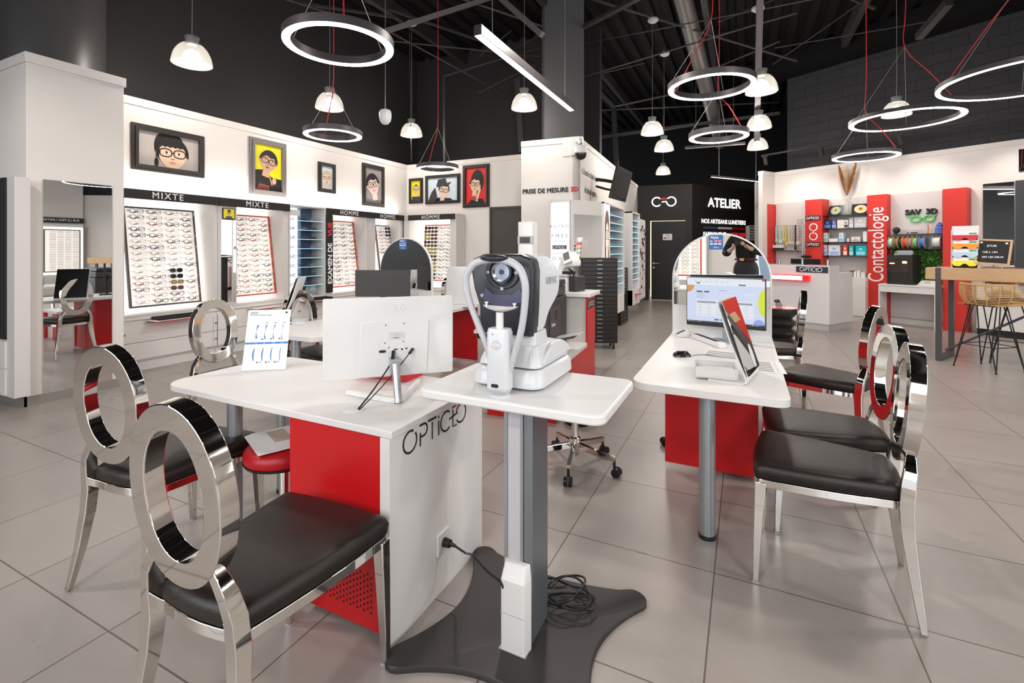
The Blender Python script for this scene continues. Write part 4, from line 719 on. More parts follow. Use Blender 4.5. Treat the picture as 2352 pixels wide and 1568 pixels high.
# leaning table mirrors
def table_mirror(label, x, y, z, rz, L=.33, H=.40, lean=-.13):
    t = thing('table_mirror', label, 'mirror', (x, y, z), rz, 'leaning table mirrors'); P = [(-.17, .0025), (-.05, .0025), (-.012, .003), (.006, .012), (.004, .035), (lean*.5, H*.5), (lean, H)]
    g = G(); g.strip([(a, 0, b) for a, b in P], L, .006, (0, 1, 0)); g.build('acrylic_stand', plast, t, smooth=60)
    n = Vector((H, 0, -lean)).normalized(); u = Vector((lean, 0, H)).normalized(); b0 = Vector((.006, 0, .035)); g = G(); a0 = b0+n*.005; w = L/2-.004; hh = math.hypot(lean, H)-.04
    q = [a0+Vector((0, -w, 0)), a0+Vector((0, w, 0)), a0+Vector((0, w, 0))+u*hh, a0+Vector((0, -w, 0))+u*hh]; g.add(q+[p+n*.004 for p in q], [(0, 1, 2, 3), (4, 5, 6, 7), (0, 1, 5, 4), (1, 2, 6, 5), (2, 3, 7, 6), (3, 0, 4, 7)]); g.build('mirror_glass', mirror, t, smooth=0)
    return t
TB = (at(652, 745, .75)+at(668, 730, .75))/2
TM = table_mirror('leaning mirror on a white foot in front of the lit screen', .03, 2.735, .7505, R(-10)); s = G(); s.M = Matrix.Translation((.006, .06, .035)); n = Vector((.40, 0, .13)).normalized(); u = Vector((-.13, 0, .40)).normalized(); c = Vector((.006, .07, .035))+n*.0098+u*.07; s.M = Matrix(((0, n.x, u.x, c.x), (1, 0, 0, c.y), (0, n.z, u.z, c.z), (0, 0, 0, 1))); s.flat(oval(.036, .062, 24), 0); s.build('oval_sticker', pm((.72, .76, .78)), TM, smooth=0)
dup(TM, (TB.x, TB.y, .7505), R(218), 'leaning mirror on a white foot at the rounded end of the rear desk')
# white card box with leaflets

p = at(1658, 868, .75); t = thing('leaflet_tray', 'open white tray holding printed cards beside the leaning mirror', 'tray', (-.135, 2.70, .757), R(6)); g = G(); g.box(-.10, .10, -.085, .085, 0, .006)
for a in ((-.10, .10, -.085, -.077), (-.10, .10, .077, .085), (-.10, -.092, -.077, .077), (.092, .10, -.077, .077)): g.box(*a, .006, .055)
g.build('tray_box', mat('whitewashed_wood', (.78, .76, .74), .6, noise=.2, nscale=8, stretch=(1, 8, 8)), t, smooth=0, bevel=.002); q = G().box(-.088, .088, -.074, .074, .008, .030).build('card_stack', paper, t, smooth=0); g = G(); g.add([(-.0, -.06, .0304), (.07, -.06, .0304), (.07, .0, .0304), (.03, .02, .0304)], [(0, 1, 2, 3)], 0); g.build('printed_pattern', pm((.35, .05, .06)), q, smooth=0)
# things on the rear desk
p = at_d(879, 650, 4.7); t = thing('rear_screen', 'black back of a screen standing on the rear desk', 'monitor', (p.x, p.y, 0), R(24)); zt, zb = EYE-(620-HY)*4.7/FPX, EYE-(681-HY)*4.7/FPX; G().box(-.27, .27, -.012, .012, zb, zt).build('back_cover', mat('dark_brown_plastic', (.03, .026, .025), .5), t, smooth=0, bevel=.004); G().box(-.03, .03, .013, .04, .76, zb+.1).build('stand_neck', black, t); G().box(-.12, .12, -.06, .10, .7505, .762).build('stand_foot', black, t)
p = at_d(800, 680, 4.6); 
p = at_d(1062, 650, 5.5); t = thing('white_screen', 'blank pale panel on a white foot at the far half of the rear desk', 'screen', (p.x, p.y, 0), R(24)); zt = EYE-(612-HY)*5.5/FPX; G().prism([(-.20, .78), (.18, .78), (.165, zt), (-.17, zt)], -.01, .01, 'y').build('panel', plast, t, smooth=0, bevel=.003); G().box(-.19, .17, -.06, .08, .7505, .775).build('foot', plast, t, smooth=0, bevel=.003)
# ================= EYE TESTING INSTRUMENT =================
def wb(g, name, m, parent, **k): return g.build(name, m, parent, loc=(-parent.location.x, -parent.location.y, -parent.location.z), **k)
TZ = .90
t = thing('instrument_table', 'white instrument table on a grey lifting column and dark star shaped foot', 'table', (-.735, 1.61, 0))
g = G(); C = [(-1.10, 1.27), (-.375, 1.27), (-.36, 1.965), (-1.115, 1.955)]; poly = []; cen = Vector((-.735, 1.61)); bul = (.085, .085, .04, .085)
for i in range(4):
    a, b = Vector(C[i]), Vector(C[(i+1) % 4]); u = (b-a); n = Vector((-u.y, u.x)).normalized()
    for k in range(17):
        s = .13+.74*k/16; q = a+u*s+n*(.012+bul[i]*max(0., math.sin(PI*(s-.13)/.74))**.9); poly.append(q)
    d2 = (b-cen).normalized(); cc = b-d2*.052; a0 = math.atan2(d2.y, d2.x); poly += [cc+Vector((math.cos(a0+q), math.sin(a0+q)))*.05 for q in (R(-75), R(-50), R(-25), 0, R(25), R(50), R(75))]
P = [tuple(p) for p in poly]; g.loft([[(x, y, 0) for x, y in P], [(x, y, .016) for x, y in P], [((x-cen.x)*.985+cen.x, (y-cen.y)*.985+cen.y, .022) for x, y in P]])
wb(g, 'foot_plate', mat('dark_grey_metal', (.055, .05, .05), .5, .4, noise=.2, nscale=8), t, smooth=50)
g = G(); g.box(-.776, -.698, 1.53, 1.70, .02, .865); wb(g, 'column_core', brush, t, smooth=0, bevel=.004)
g = G(); g.box(-.772, -.758, 1.524, 1.53, .3, .865); g.box(-.708, -.698, 1.524, 1.53, .3, .865); wb(g, 'column_rail', alu, t, smooth=0); g = G(); g.box(-.757, -.709, 1.526, 1.5299, .3, .865); wb(g, 'column_insert', pm((.55, .52, .55), .45), t, smooth=0)
g = G(); g.prism([(-.6975, 1.53), (-.688, 1.53), (-.672, 1.55), (-.672, 1.695), (-.6975, 1.70)], .02, .865); wb(g, 'column_side', mat('grey_blue_metal', (.24, .26, .28), .35, .7), t, smooth=0, bevel=.002)
g = G(); g.loft([[(-.762, 1.48, .02), (-.675, 1.48, .02), (-.664, 1.525, .02), (-.772, 1.525, .02)], [(-.762, 1.48, .265), (-.675, 1.48, .265), (-.664, 1.525, .265), (-.772, 1.525, .265)], [(-.757, 1.505, .315), (-.68, 1.505, .315), (-.67, 1.528, .315), (-.768, 1.528, .315)]]); wb(g, 'motor_cover', plast, t, smooth=0, bevel=.004)
g = G(); g.box(-.77, -.668, 1.478, 1.53, .018, .024); wb(g, 'cover_foot', plastg, t, smooth=0); g = G(); g.box(-.764, -.673, 1.4788, 1.4795, .150, .1515); wb(g, 'cover_seam', plastg, t, smooth=0)
g = G(); g.prism(rrect(-1.085, -.385, 1.425, 1.895, .045, 8), .866, TZ); wb(g, 'table_top', plast, t, smooth=40, bevel=.008, seg=3)
t = thing('cable_coil', 'coiled black cable lying on the star shaped foot behind the column', 'cable', (-.63, 1.78, .024)); g = G(); pts = []
for k in range(90):
    a = k*.32; r = .075+.02*math.sin(k*.7); pts.append((.02*math.sin(k*.23)+r*1.15*math.cos(a), .02*math.cos(k*.31)+r*.8*math.sin(a), .008+.055*k/90+.006*math.sin(k*1.1)))
g.tube(spline(pts, 3), .0042, 6); g.build('cord', black, t)
pw = mat('instrument_white', (.66, .675, .70), .28, coat=.1); dkp = mat('instrument_dark_mask', (.022, .023, .030), .32, spec=.4); gy = mat('instrument_grey', (.40, .41, .43), .3)
t = thing('eye_instrument', 'white and dark grey eye measuring instrument with chin rest on the small table', 'instrument', (-.79, 1.7, TZ))
def rsec(x0, x1, y0, y1, z, r, n=5): return [(a, b, z) for a, b in rrect(x0, x1, y0, y1, r, n)]
g = G(); g.loft([rsec(-.905, -.665, 1.58, 1.91, .902, .04), rsec(-.93, -.645, 1.548, 1.94, .912, .055), rsec(-.928, -.647, 1.552, 1.935, .955, .055), rsec(-.915, -.66, 1.565, 1.925, .974, .05)]); wb(g, 'base_housing', pw, t, smooth=50, bevel=.004)
g = G(); g.loft([rsec(-.915, -.66, 1.575, 1.915, .979, .035), rsec(-.912, -.662, 1.58, 1.915, .995, .035), rsec(-.895, -.672, 1.59, 1.90, 1.03, .03), rsec(-.885, -.680, 1.60, 1.80, 1.055, .03)]); wb(g, 'carriage', pw, t, smooth=50, bevel=.003)
g = G(); secs = []
for k in range(13): 
    a = k/12; y = 1.62+.29*a; secs.append([(-.672, y, .99), (-.655, y, .99), (-.655, y, 1.0+.055*math.sin(PI*a)**.8), (-.672, y, 1.0+.055*math.sin(PI*a)**.8)])
g.loft(secs); wb(g, 'carriage_hump', pw, t, smooth=50, bevel=.004)
g = G(); g.loft([rsec(-.885, -.69, 1.615, 1.76, 1.05, .025), rsec(-.88, -.695, 1.62, 1.75, 1.10, .02)]); wb(g, 'neck', pw, t, smooth=50)
# head: loft of side outlines across x
prof = [(1.655, 1.092), (1.70, 1.095), (1.725, 1.115), (1.765, 1.15), (1.83, 1.195), (1.885, 1.235), (1.90, 1.285), (1.885, 1.335), (1.84, 1.368), (1.76, 1.388), (1.655, 1.390)]
prof = [(v.x, v.y) for v in spline([(a, b, 0) for a, b in [(1.655, 1.092), (1.70, 1.093), (1.735, 1.105), (1.758, 1.135), (1.79, 1.165), (1.84, 1.195), (1.885, 1.225), (1.905, 1.265), (1.90, 1.31), (1.875, 1.345), (1.83, 1.372), (1.76, 1.388), (1.655, 1.392)]], 3)]
def psec(x, s, zs=1.): cy, cz = 1.72, 1.24; return [(x, 1.655+(y-1.655)*s, cz+(z-cz)*zs) for y, z in prof]
g = G(); g.loft([psec(-.945, .90, .90), psec(-.935, .97, .97), psec(-.905, 1, 1), psec(-.74, 1, 1), psec(-.712, .985, .98), psec(-.698, .94, .93)]); wb(g, 'head_shell', pw, t, smooth=50, bevel=.003)
front_ = [(-.915, 1.088), (-.70, 1.088), (-.693, 1.20), (-.690, 1.33), (-.700, 1.375), (-.74, 1.392), (-.90, 1.392), (-.945, 1.375), (-.953, 1.33), (-.940, 1.26), (-.915, 1.19)]
def fs(y, k, dx=0): cx, cz = -.82, 1.25; return [(cx+(x-cx)*k, y, cz+(z-cz)*k) for x, z in front_]
g = G(); g.loft([fs(1.665, 1.0), fs(1.625, 1.0), fs(1.602, .985), fs(1.596, .95)]); g.M = Matrix(); wb(g, 'front_mask', dkp, t, smooth=50, bevel=.003)
g = G(); a = [(x, 1.598-.010*i, z) for i in (0,) for x, z in [(0, 0)]]; ex, ez = -.812, 1.325
g.ringflat(oval(.070, .062, 32, ex, ez-.002, 2.2), oval(.050, .050, 32, ex, ez), 1.588, 1.598); wb(g, 'mask_bulge', dkp, t, smooth=50, bevel=.004)
g = G(); g.flat([(ex-.070, ez-.06), (ex-.092, ez-.10), (ex, ez-.145), (ex+.092, ez-.10), (ex+.070, ez-.06), (ex+.04, ez-.085), (ex-.04, ez-.085)], 1.592); wb(g, 'mask_panel', mat('bluish_dark_plastic', (.055, .055, .105), .4), t, smooth=0)
g = G(); g.ringflat(oval(.043, .043, 36, ex, ez), oval(.036, .036, 36, ex, ez), 1.578, 1.60); wb(g, 'lens_ring', dkp, t, smooth=40, bevel=.001); g = G(); g.ringflat(oval(.037, .037, 36, ex, ez), oval(.033, .033, 36, ex, ez), 1.574, 1.588); wb(g, 'lens_rim', chrome, t, smooth=40)
g = G(); g.prism(oval(.034, .034, 32, ex, ez), 1.583, 1.59, 'y'); wb(g, 'lens', mat('lens_reflector', (.50, .56, .75), .08, .8), t, smooth=0); g = G(); g.prism(oval(.0095, .0095, 20, ex, ez), 1.579, 1.583, 'y'); wb(g, 'aperture', black, t, smooth=0)
g = G()
for dx, dz in ((-.058, -.002), (.058, -.002), (0, -.062), (-.085, -.09), (.098, -.09)): g.cyl((ex+dx, 1.584, ez+dz), (ex+dx, 1.596, ez+dz), .0065, n=12)
wb(g, 'sensor_windows', gy, t)
g = G(); g.ell((-.80, 1.502, 1.378), (.058, .022, .0135)); wb(g, 'forehead_pad', dkp, t, smooth=50)
# head rest hoop, chin column and chin cup
pts = spline([(-.805, 1.495, .985), (-.825, 1.497, 1.06), (-.865, 1.50, 1.14), (-.905, 1.50, 1.235), (-.915, 1.50, 1.305), (-.885, 1.505, 1.355), (-.83, 1.51, 1.372), (-.77, 1.51, 1.372), (-.712, 1.505, 1.352), (-.682, 1.50, 1.305), (-.678, 1.50, 1.24), (-.692, 1.497, 1.13), (-.72, 1.495, 1.04), (-.733, 1.492, .985)], 6)
g = G(); n_ = len(pts); g.tube(pts, [.0105+.0035*math.sin(PI*i/(n_-1)) for i in range(n_)], 12); wb(g, 'headrest_hoop', gy if False else mat('hoop_white', (.52, .53, .56), .3), t, smooth=60)
g = G(); g.loft([rsec(-.812, -.728, 1.462, 1.515, .925, .014), rsec(-.812, -.728, 1.462, 1.515, 1.12, .014), rsec(-.808, -.732, 1.466, 1.51, 1.135, .012)]); g.loft([rsec(-.80, -.745, 1.485, 1.515, .902, .01), rsec(-.812, -.728, 1.462, 1.515, .925, .014)]); wb(g, 'chin_column', pw, t, smooth=45, bevel=.003)
g = G(); g.prism(rrect(-.79, -.762, .932, .944, .0055), 1.4605, 1.462, 'y'); wb(g, 'column_slot', black, t, smooth=0); g = G(); g.cyl((-.77, 1.49, .9), (-.77, 1.49, .905), .035, n=28); wb(g, 'column_foot', pw, t)
text('NIDEK', .0145, txtw, t, (-.7715+.79, 1.4604-1.7, 1.078-TZ), name='maker_name', bold=.0012, ext=.0006); g = G(); g.prism(oval(.018, .018, 20, -.7715, 1.078), 1.4613, 1.4618, 'y'); g.cyl((-.785, 1.463, 1.116), (-.785, 1.461, 1.116), .0055, n=14); wb(g, 'round_badge', mat('badge_grey', (.60, .61, .63), .3), t, smooth=0)
g = G(); g.cyl((-.770, 1.488, 1.13), (-.770, 1.488, 1.19), .0135, n=20); wb(g, 'chin_stem', plast, t); g = G(); g.lathe([(.001, 0), (.025, .002), (.052, .012), (.066, .022), (.068, .027), (.060, .025), (.035, .017), (.001, .013)], 32, (0, 0, 0)); g.v = [Vector((v.x*1.0-.768, v.y*.42+1.488, v.z*.55+1.192+.09*v.x*v.x/.068)) for v in g.v]; wb(g, 'chin_cup', plast, t, smooth=60)
g = G(); 
for dx in (-.055, .055): g.cyl((-.768+dx, 1.488, 1.207), (-.768+dx, 1.488, 1.222), .0035, n=10); g.cyl((-.768+dx, 1.488, 1.219), (-.768+dx, 1.488, 1.224), .007, n=12)
wb(g, 'paper_pin', plast, t)
o = text('NIDEK', .040, mat('embossed_grey', (.55, .57, .60), .3), t, (-.6965+.79, 1.80-1.7, 1.285-TZ), name='side_name', rz=R(90), ext=.0008, bold=.001)
# ================= SWIVEL STOOLS AND THINGS ON THE FLOOR =================
def swivel(label, x, y, seatm, rz=0.):
    t = thing('swivel_stool', label, 'stool', (x, y, 0), rz, 'swivel stools on castors'); G().lathe([(.001, .515), (.13, .513), (.160, .50), (.168, .485), (.163, .47), (.001, .47)], 32).build('seat', seatm, t, smooth=50); G().lathe([(.001, .47), (.15, .47), (.145, .458), (.001, .458)], 28).build('seat_base', black, t)
    G().cyl((0, 0, .16), (0, 0, .46), .021, n=20).build('post', chrome, t); G().lathe([(.022, .19), (.034, .185), (.036, .10), (.028, .075), (.001, .075)], 24).build('hub', chrome, t)
    for k in range(5):
        a = R(72*k); c, s = math.cos(a), math.sin(a); g = G(); g.strip([(.03*c, .03*s, .135), (.15*c, .15*s, .118), (.275*c, .275*s, .105)], [.026, .024, .022], [.04, .036, .032], (-s, c, 0)); g.build('base_arm', chrome, t, smooth=0, bevel=.002)
        g = G(); g.cyl((.27*c, .27*s, .05), (.27*c, .27*s, .10), .009, n=10); q = g.build('castor', black, t)
        for d in (-1, 1):
            g = G(); u = Vector((-s, c, 0)); p = Vector((.285*c, .285*s, .028)); g.cyl(p+u*.005*d, p+u*.024*d, .028, n=20); g.build('castor_wheel', black if d < 0 else blackm, q)
    return t
sw = swivel('chrome five arm stool on castors standing behind the instrument table', -.995, 2.99, leather, R(-8))
dup(sw, (-.27, 3.72, 0), R(210), 'swivel stool behind the red panel of the right desk, one castor showing')
G_ = None
dup(sw, (-2.46, 4.55, 0), R(10), 'dark seated swivel stool beside the rear desk with a tray on it')
p = at_d(1075, 758, 5.0); t = thing('sorting_tray', 'clear compartment tray on the dark stool beside the rear desk', 'tray', (-2.46, 4.55, .516), R(20)); g = G(); g.box(-.17, .17, -.10, .10, 0, .006)
for k in range(6): g.box(-.17+k*.068-.002, -.17+k*.068+.002, -.10, .10, .006, .03)
for yy in (-.10, 0, .098): g.box(-.17, .17, yy, yy+.003, .006, .03)
g.build('tray_body', plast, t, smooth=0)
t = thing('waste_bin', 'round black waste bin behind the instrument table', 'bin', (-1.22, 3.74, 0)); G().lathe([(.001, .0), (.105, .0), (.125, .30), (.128, .31), (.120, .31), (.10, .01), (.001, .01)], 32).build('bin_body', black, t, smooth=50)
# printer module
FK = Fr(-1.38, 3.63, 4); t = thing('printer_counter', 'red counter with a low white shelf and a tall white topped end block', 'counter', FK.w(0, 0), FK.rz)
G().box(-.60, -.14, .03, 1.53, .0, .40).build('carcass', white, t, smooth=0); G().box(-.60, -.44, 0, .03, .0, .40).build('front_panel', red, t, smooth=0, bevel=.002); c = G().box(-.14, 0, 0, 1.53, .0, .40).build('side_panel', red, t, smooth=0, bevel=.002)
G().box(-.60, -.003, 0, 1.22, .401, .44).build('low_shelf', white, t, smooth=0, bevel=.002); G().box(-.7, -.02, 1.19, 1.53, .401, .915).build('tall_block', grayp, t, smooth=0, bevel=.002); q = G().box(-.019, .0, 1.175, 1.54, .401, .915).build('red_side', red, t, smooth=0); G().box(-.72, .04, 1.12, 1.62, .916, .955).build('top_slab', white, t, smooth=0, bevel=.003)
g = G(); g.box(.0005, .004, 1.178, 1.535, .785, .875); g.M = Matrix.Translation((.0048, 0, 0))@Matrix.Rotation(R(90), 4, 'Z'); 
s = g.build('black_sign', band, q, smooth=0); g = G(); g.M = Matrix.Translation((.0052, 0, 0))@Matrix.Rotation(R(90), 4, 'Z'); logo_strokes(g, 1.19, .805, .052, 0, .006); g.build('word_mark', [txtw, txtr], s, smooth=0)
t = thing('office_printer', 'large black office printer with paper tray on the low red counter', 'printer', FK.w(-.40, .75, .441), FK.rz); cg = mat('charcoal_plastic', (.035, .032, .032), .45)
G().box(-.28, .20, -.30, .34, 0, .50).build('printer_body', cg, t, smooth=0, bevel=.01); G().box(-.27, .19, -.29, .33, .505, .60).build('scanner_unit', cg, t, smooth=0, bevel=.01); G().box(-.27, .19, -.28, .33, .605, .66).build('scanner_lid', black, t, smooth=0, bevel=.01)
g = G(); g.box(.201, .206, -.25, .10, .05, .42); g.build('side_door', mat('charcoal_panel', (.05, .046, .045), .4), t, smooth=0, bevel=.004); G().box(.2065, .209, -.08, -.02, .30, .38).build('door_grip', black, t, smooth=0)
G().add([(.206, -.22, .12), (.42, -.22, .17), (.42, .06, .17), (.206, .06, .12), (.206, -.22, .11), (.42, -.22, .16), (.42, .06, .16), (.206, .06, .11)], [(0, 1, 2, 3), (7, 6, 5, 4), (0, 4, 5, 1), (1, 5, 6, 2), (2, 6, 7, 3), (3, 7, 4, 0)]).build('paper_tray', black, t, smooth=0)
text('Canon', .045, txtw, t, (.2075, -.15, .26), name='maker_mark', rz=R(90), ext=.0003, bold=.001); tag(G().add([(.21, -.20, .128), (.47, -.20, .19), (.47, .03, .19), (.21, .03, .128)], [(0, 1, 2, 3), (3, 2, 1, 0)]).build('paper_sheet', paper, smooth=0, loc=FK.w(-.40, .75, .441), rz=FK.rz), 'white paper sheets lying on the tray of the black printer', 'paper')
t = thing('lens_meter', 'white lens measuring device with tilted screen on the red counter', 'instrument', FK.w(-.24, 1.34, .956), FK.rz+R(-18))
G().box(-.10, .03, -.10, .12, 0, .155).build('lower_body', plast, t, smooth=0, bevel=.01); G().box(.031, .125, -.06, .13, 0, .165).build('black_side', cg, t, smooth=0, bevel=.01)
g = G(); g.loft([[(-.12, y, .15), (-.125+.02, y, .26), (-.06, y, .38), (.0, y, .43), (.05, y, .40), (.09, y, .32), (.085, y, .27), (-.01, y, .26), (-.05, y, .22), (-.06, y, .15)] for y in (-.06, .10)]); g.build('arm_housing', plast, t, smooth=40, bevel=.01)
g = G(); g.M = Matrix.Translation((.02, -.075, .365))@Matrix.Rotation(R(-25), 4, 'X')@Matrix.Rotation(R(-25), 4, 'Y'); g.prism(rrect(-.05, .05, -.07, .07, .012), -.01, .01, 'y'); q = g.build('screen_housing', plast, t, smooth=30); g2 = G(); g2.M = g.M.copy(); g2.prism(rrect(-.035, .035, -.035, .058, .003), -.0125, -.0102, 'y'); g2.build('display', mat('grey_lcd', (.16, .17, .18), .15), q, smooth=0)
g = G(); g.box(-.03, .07, -.09, .02, .185, .215); g.cyl((.02, -.07, .16), (.02, -.07, .20), .02, n=14); g.tube([(.03, -.05, .24), (.07, -.05, .22), (.08, -.03, .17)], .012, 8); g.build('lens_clamp', blackm, t); G().box(-.10, .04, -.12, -.02, .16, .185).build('lens_table', grayp, t, smooth=0, bevel=.003)
# black drawer towers
def tower(label, x, y, rz, w, d, h, n, cast=True):
    t = thing('drawer_tower', label, 'drawer cabinet', (x, y, 0), rz, 'tall black frame drawer towers'); z0 = .09 if cast else .0; g = G(); g.box(-w/2, w/2, 0.012, d, z0, h); g.build('carcass', blackm, t, smooth=0, bevel=.004); p = (h-z0-.02)/n
    for k in range(n):
        z = z0+.01+k*p; dr = G().box(-w/2+.012, w/2-.012, 0, .012, z+.003, z+p-.004).build('drawer', mat('black_drawer', (.020, .018, .017), .38), t, smooth=0, bevel=.002)
        g = G(); g.box(-.036, .036, -.014, -.008, z+p*.48, z+p*.64); g.box(-.036, -.03, -.009, 0, z+p*.5, z+p*.6); g.box(.03, .036, -.009, 0, z+p*.5, z+p*.6); g.build('handle', brush, dr, smooth=0, bevel=.001)
    if cast:
        for a in (-w/2+.05, w/2-.05):
            for b in (.05, d-.05): g = G(); g.cyl((a-.012, b, .032), (a+.012, b, .032), .032, n=16); g.cyl((a, b, .05), (a, b, .09), .01, n=8); g.build('castor', black, t)
    return t
a = at_d(1336, 700, 6.72); b = at_d(1419, 700, 6.72); tower('tall black drawer tower with twenty drawers standing behind the red counter', (a.x+b.x)/2, (a.y+b.y)/2, math.atan2(b.y-a.y, b.x-a.x)+R(-1), .505, .34, 1.285, 20)
tower('narrow black drawer tower between the two blue lit shelf cases', -2.05, 9.12, R(90), .62, .35, 1.05, 16, False)
# ================= CENTRE BLOCK UNITS =================
FY = Fr(0, 6.80, 0); x0 = FY.hit(1262, 500)[0]; x1 = FY.hit(1309, 500)[0]; xc = (x0+x1)/2
t = thing('eye_chart_box', 'tall light box with rows of letters like an eye chart', 'light box', (xc, 6.80, 0)); w = (x1-x0)/2; G().box(-w, w, .012, .43, .0, 2.15).build('housing', grayp, t, smooth=0, bevel=.003); pnl = G().box(-w+.025, w-.025, 0, .012, .9, 2.11).build('lit_panel', emi('chart_light', (1, 1, 1), 1.25), t, smooth=0)
def chart(s, py, sz, m=txtb, sp=1.3, **k): z = FY.hit(1285, py)[1]; text(s, sz, m, pnl, (0, -.002, z), ext=.0003, sp=sp, **k)
chart('MRTVFU', 477, .055, plastg); chart('DLVATB', 497, .055, plastg); chart('RCYHO', 520, .065, sp=1.5); chart('FMES', 542, .08, sp=1.7); chart('OXA', 594, .08, sp=1.8)
g = G(); z = lambda py: FY.hit(1285, py)[1]; g.flat([(-w+.05, z(554)), (w-.05, z(554)), (w-.05, z(553)), (-w+.05, z(553))], -.002, 0); g.flat([(-w+.05, z(582)), (w-.05, z(582)), (w-.05, z(581)), (-w+.05, z(581))], -.002, 1); g.flat([(-w+.05, z(572)), (w-.05, z(572)), (w-.05, z(563)), (-w+.05, z(563))], -.002, 2)
g.build('chart_marks', [pm((.2, .6, .3)), pm((.7, .25, .25)), pm((.03, .03, .03))], pnl, smooth=0); g = G(); logo_strokes(g, -w+.066, z(570.2), .034, -.0035, .006); g.build('word_mark', [txtw, txtr], pnl, smooth=0)
a = Vector((x1+.045, 6.80)); b = Vector((-1.99, 7.33)); FQ = Fr(a.x, a.y, math.degrees(math.atan2(b.y-a.y, b.x-a.x))); L = (b-a).length
t = thing('angled_mirror_unit', 'angled grey cabinet with a mirror between the eye chart and the blue shelves', 'mirror', (a.x, a.y, 0), FQ.rz); G().box(0, L, .01, .05, 0, 2.15).build('housing', grayp, t, smooth=0, bevel=.003); G().box(.03, L-.02, .0, .0098, 1.27, 1.93).build('mirror_glass', mirror, t, smooth=0); G().box(-.06, L+.05, -.18, .008, 1.235, 1.262).build('shelf', white, t, smooth=0, bevel=.003)
FU = Fr(-1.97, 0, 90)
def blue_case(label, y0, y1, poster, n, z0=.30):
    t = thing('blue_shelf_case', label, 'display case', (-1.97, 0, 0), R(90), 'blue lit shelf cases'); g = G(); zt = 2.15; D = .38 if y0 < 9 else .4
    g.box(y0, y0+.02, 0, D, z0, zt); g.box(y1-.03, y1, 0, D, z0, zt); g.box(y0, y1, 0, D, zt-.03, zt); g.box(y0, y1, 0, D, z0, .60); g.box(y0, y1, D-.02, D, z0, zt); g.build('carcass', white, t, smooth=0, bevel=.002)
    G().box(y0+.02, y1-.03, D-.03, D-.0205, .60, zt-.03).build('slate_back', mat('slate_blue_back', (.08, .10, .20), .35, emit=(.25, .32, .6), es=.4), t, smooth=0)
    ys = y0+.02
    if poster:
        ys = FU.hit(1401, 500)[0]; pp = G().box(y0+.02, ys, .0, .01, .60, zt-.03).build('lit_poster', emi('poster_light', (.88, .92, .94), 1.0), t, smooth=0); cx = (y0+ys)/2; wv = (ys-y0)/2; g = G(); sk = emi('poster_skin', (.95, .72, .58), .85); br = emi('poster_hair', (.30, .16, .08), .5)
        hr = [(cx-wv*.85, .62)]+[(cx+wv*.75*math.cos(R(q)), 1.75+.28*math.sin(R(q))) for q in range(180, -1, -15)]+[(cx+wv*.85, .62)]; g.flat(hr, -.001, 1); g.flat([(cx-wv*.3, .62), (cx+wv*.35, .62), (cx+wv*.3, 1.4), (cx-wv*.3, 1.4)], -.0015, 0); g.flat(oval(wv*.50, .25, 24, cx+wv*.05, 1.58), -.002, 0)
        for s in (-1, 1): g.stroke(oval(wv*.27, .075, 20, cx+wv*.05+s*wv*.30, 1.64, 2.2), .012, -.003, 2, closed=True)
        g.flat(oval(wv*.15, .02, 12, cx+wv*.05, 1.43), -.003, 3); g.build('poster_picture', [sk, br, txtb, emi('poster_lip', (.7, .2, .2), .8)], pp, smooth=0)
    G().box(ys+.005, ys+.05, .30, .34, .62, zt-.05).build('light_strip', emi('strip_light', (.9, .95, 1), 2.5), t, smooth=0)
    for k in range(n):
        z = .80+k*(1.18/(n-1)); s = G().box(ys+.02, y1-.035, .03, .33, z-.004, z+.003).build('glass_shelf', MATS['shelf_glass'], t, smooth=0); G().box(ys+.02, y1-.035, .024, .029, z-.007, z+.005).build('lit_edge', blue_led, s, smooth=0)
    g = G(); g.box(y0+.2, y0+.45, -.10, .0, .50, .51); g.build('red_shelf', red, t, smooth=0)
    return ys
ys = blue_case('blue lit glass shelf case with a large poster of a woman in glasses', 7.33, 8.76, True, 10)
for k in range(10):
    for j in range(4): put_glasses(FU.w(ys+.12+j*.17, .12, .80+k*1.18/9+.03), FU.rz, 0, random.choice(['black', 'silver', 'dark blue']), None, 'glasses on the blue shelves, %s shelf up and %s from the poster' % (ORD[k], ORD[j]), 'eyeglasses on the blue shelves')
y2 = FU.hit(1470, 500)[0]; blue_case('second narrower blue lit shelf case nearer the black door', 9.45, y2, False, 11)
for k in range(11):
    for j in range(2): put_glasses(FU.w(9.62+j*.22, .12, .80+k*1.18/10+.03), FU.rz, 0, 'silver', None, '', '')
y3 = FU.hit(1487, 500)[0]; t = thing('frame_rail_panel', 'white rail panel with small hanging packs beside the black door', 'display panel', (-1.97, 0, 0), R(90)); G().box(y2+.02, y3, .05, .50, .32, 2.06).build('panel', white, t, smooth=0); g = G()
for k in range(8): y = y2+.08+k*(y3-y2-.1)/7.5; g.box(y-.012, y+.012, .035, .049, .36, 2.02)
g.build('rails', grayp, t, smooth=0); g = G(); rnd = random.Random(3)
for k in range(26): y = y2+.12+rnd.randrange(7)*(y3-y2-.1)/7.5; z = rnd.uniform(.45, 1.95); g.box(y-.03, y+.03, .02, .034, z-.03, z+.03, rnd.choice((0, 0, 1)))
g.build('hanging_packs', [black, pm((.5, .15, .15))], t, smooth=0)
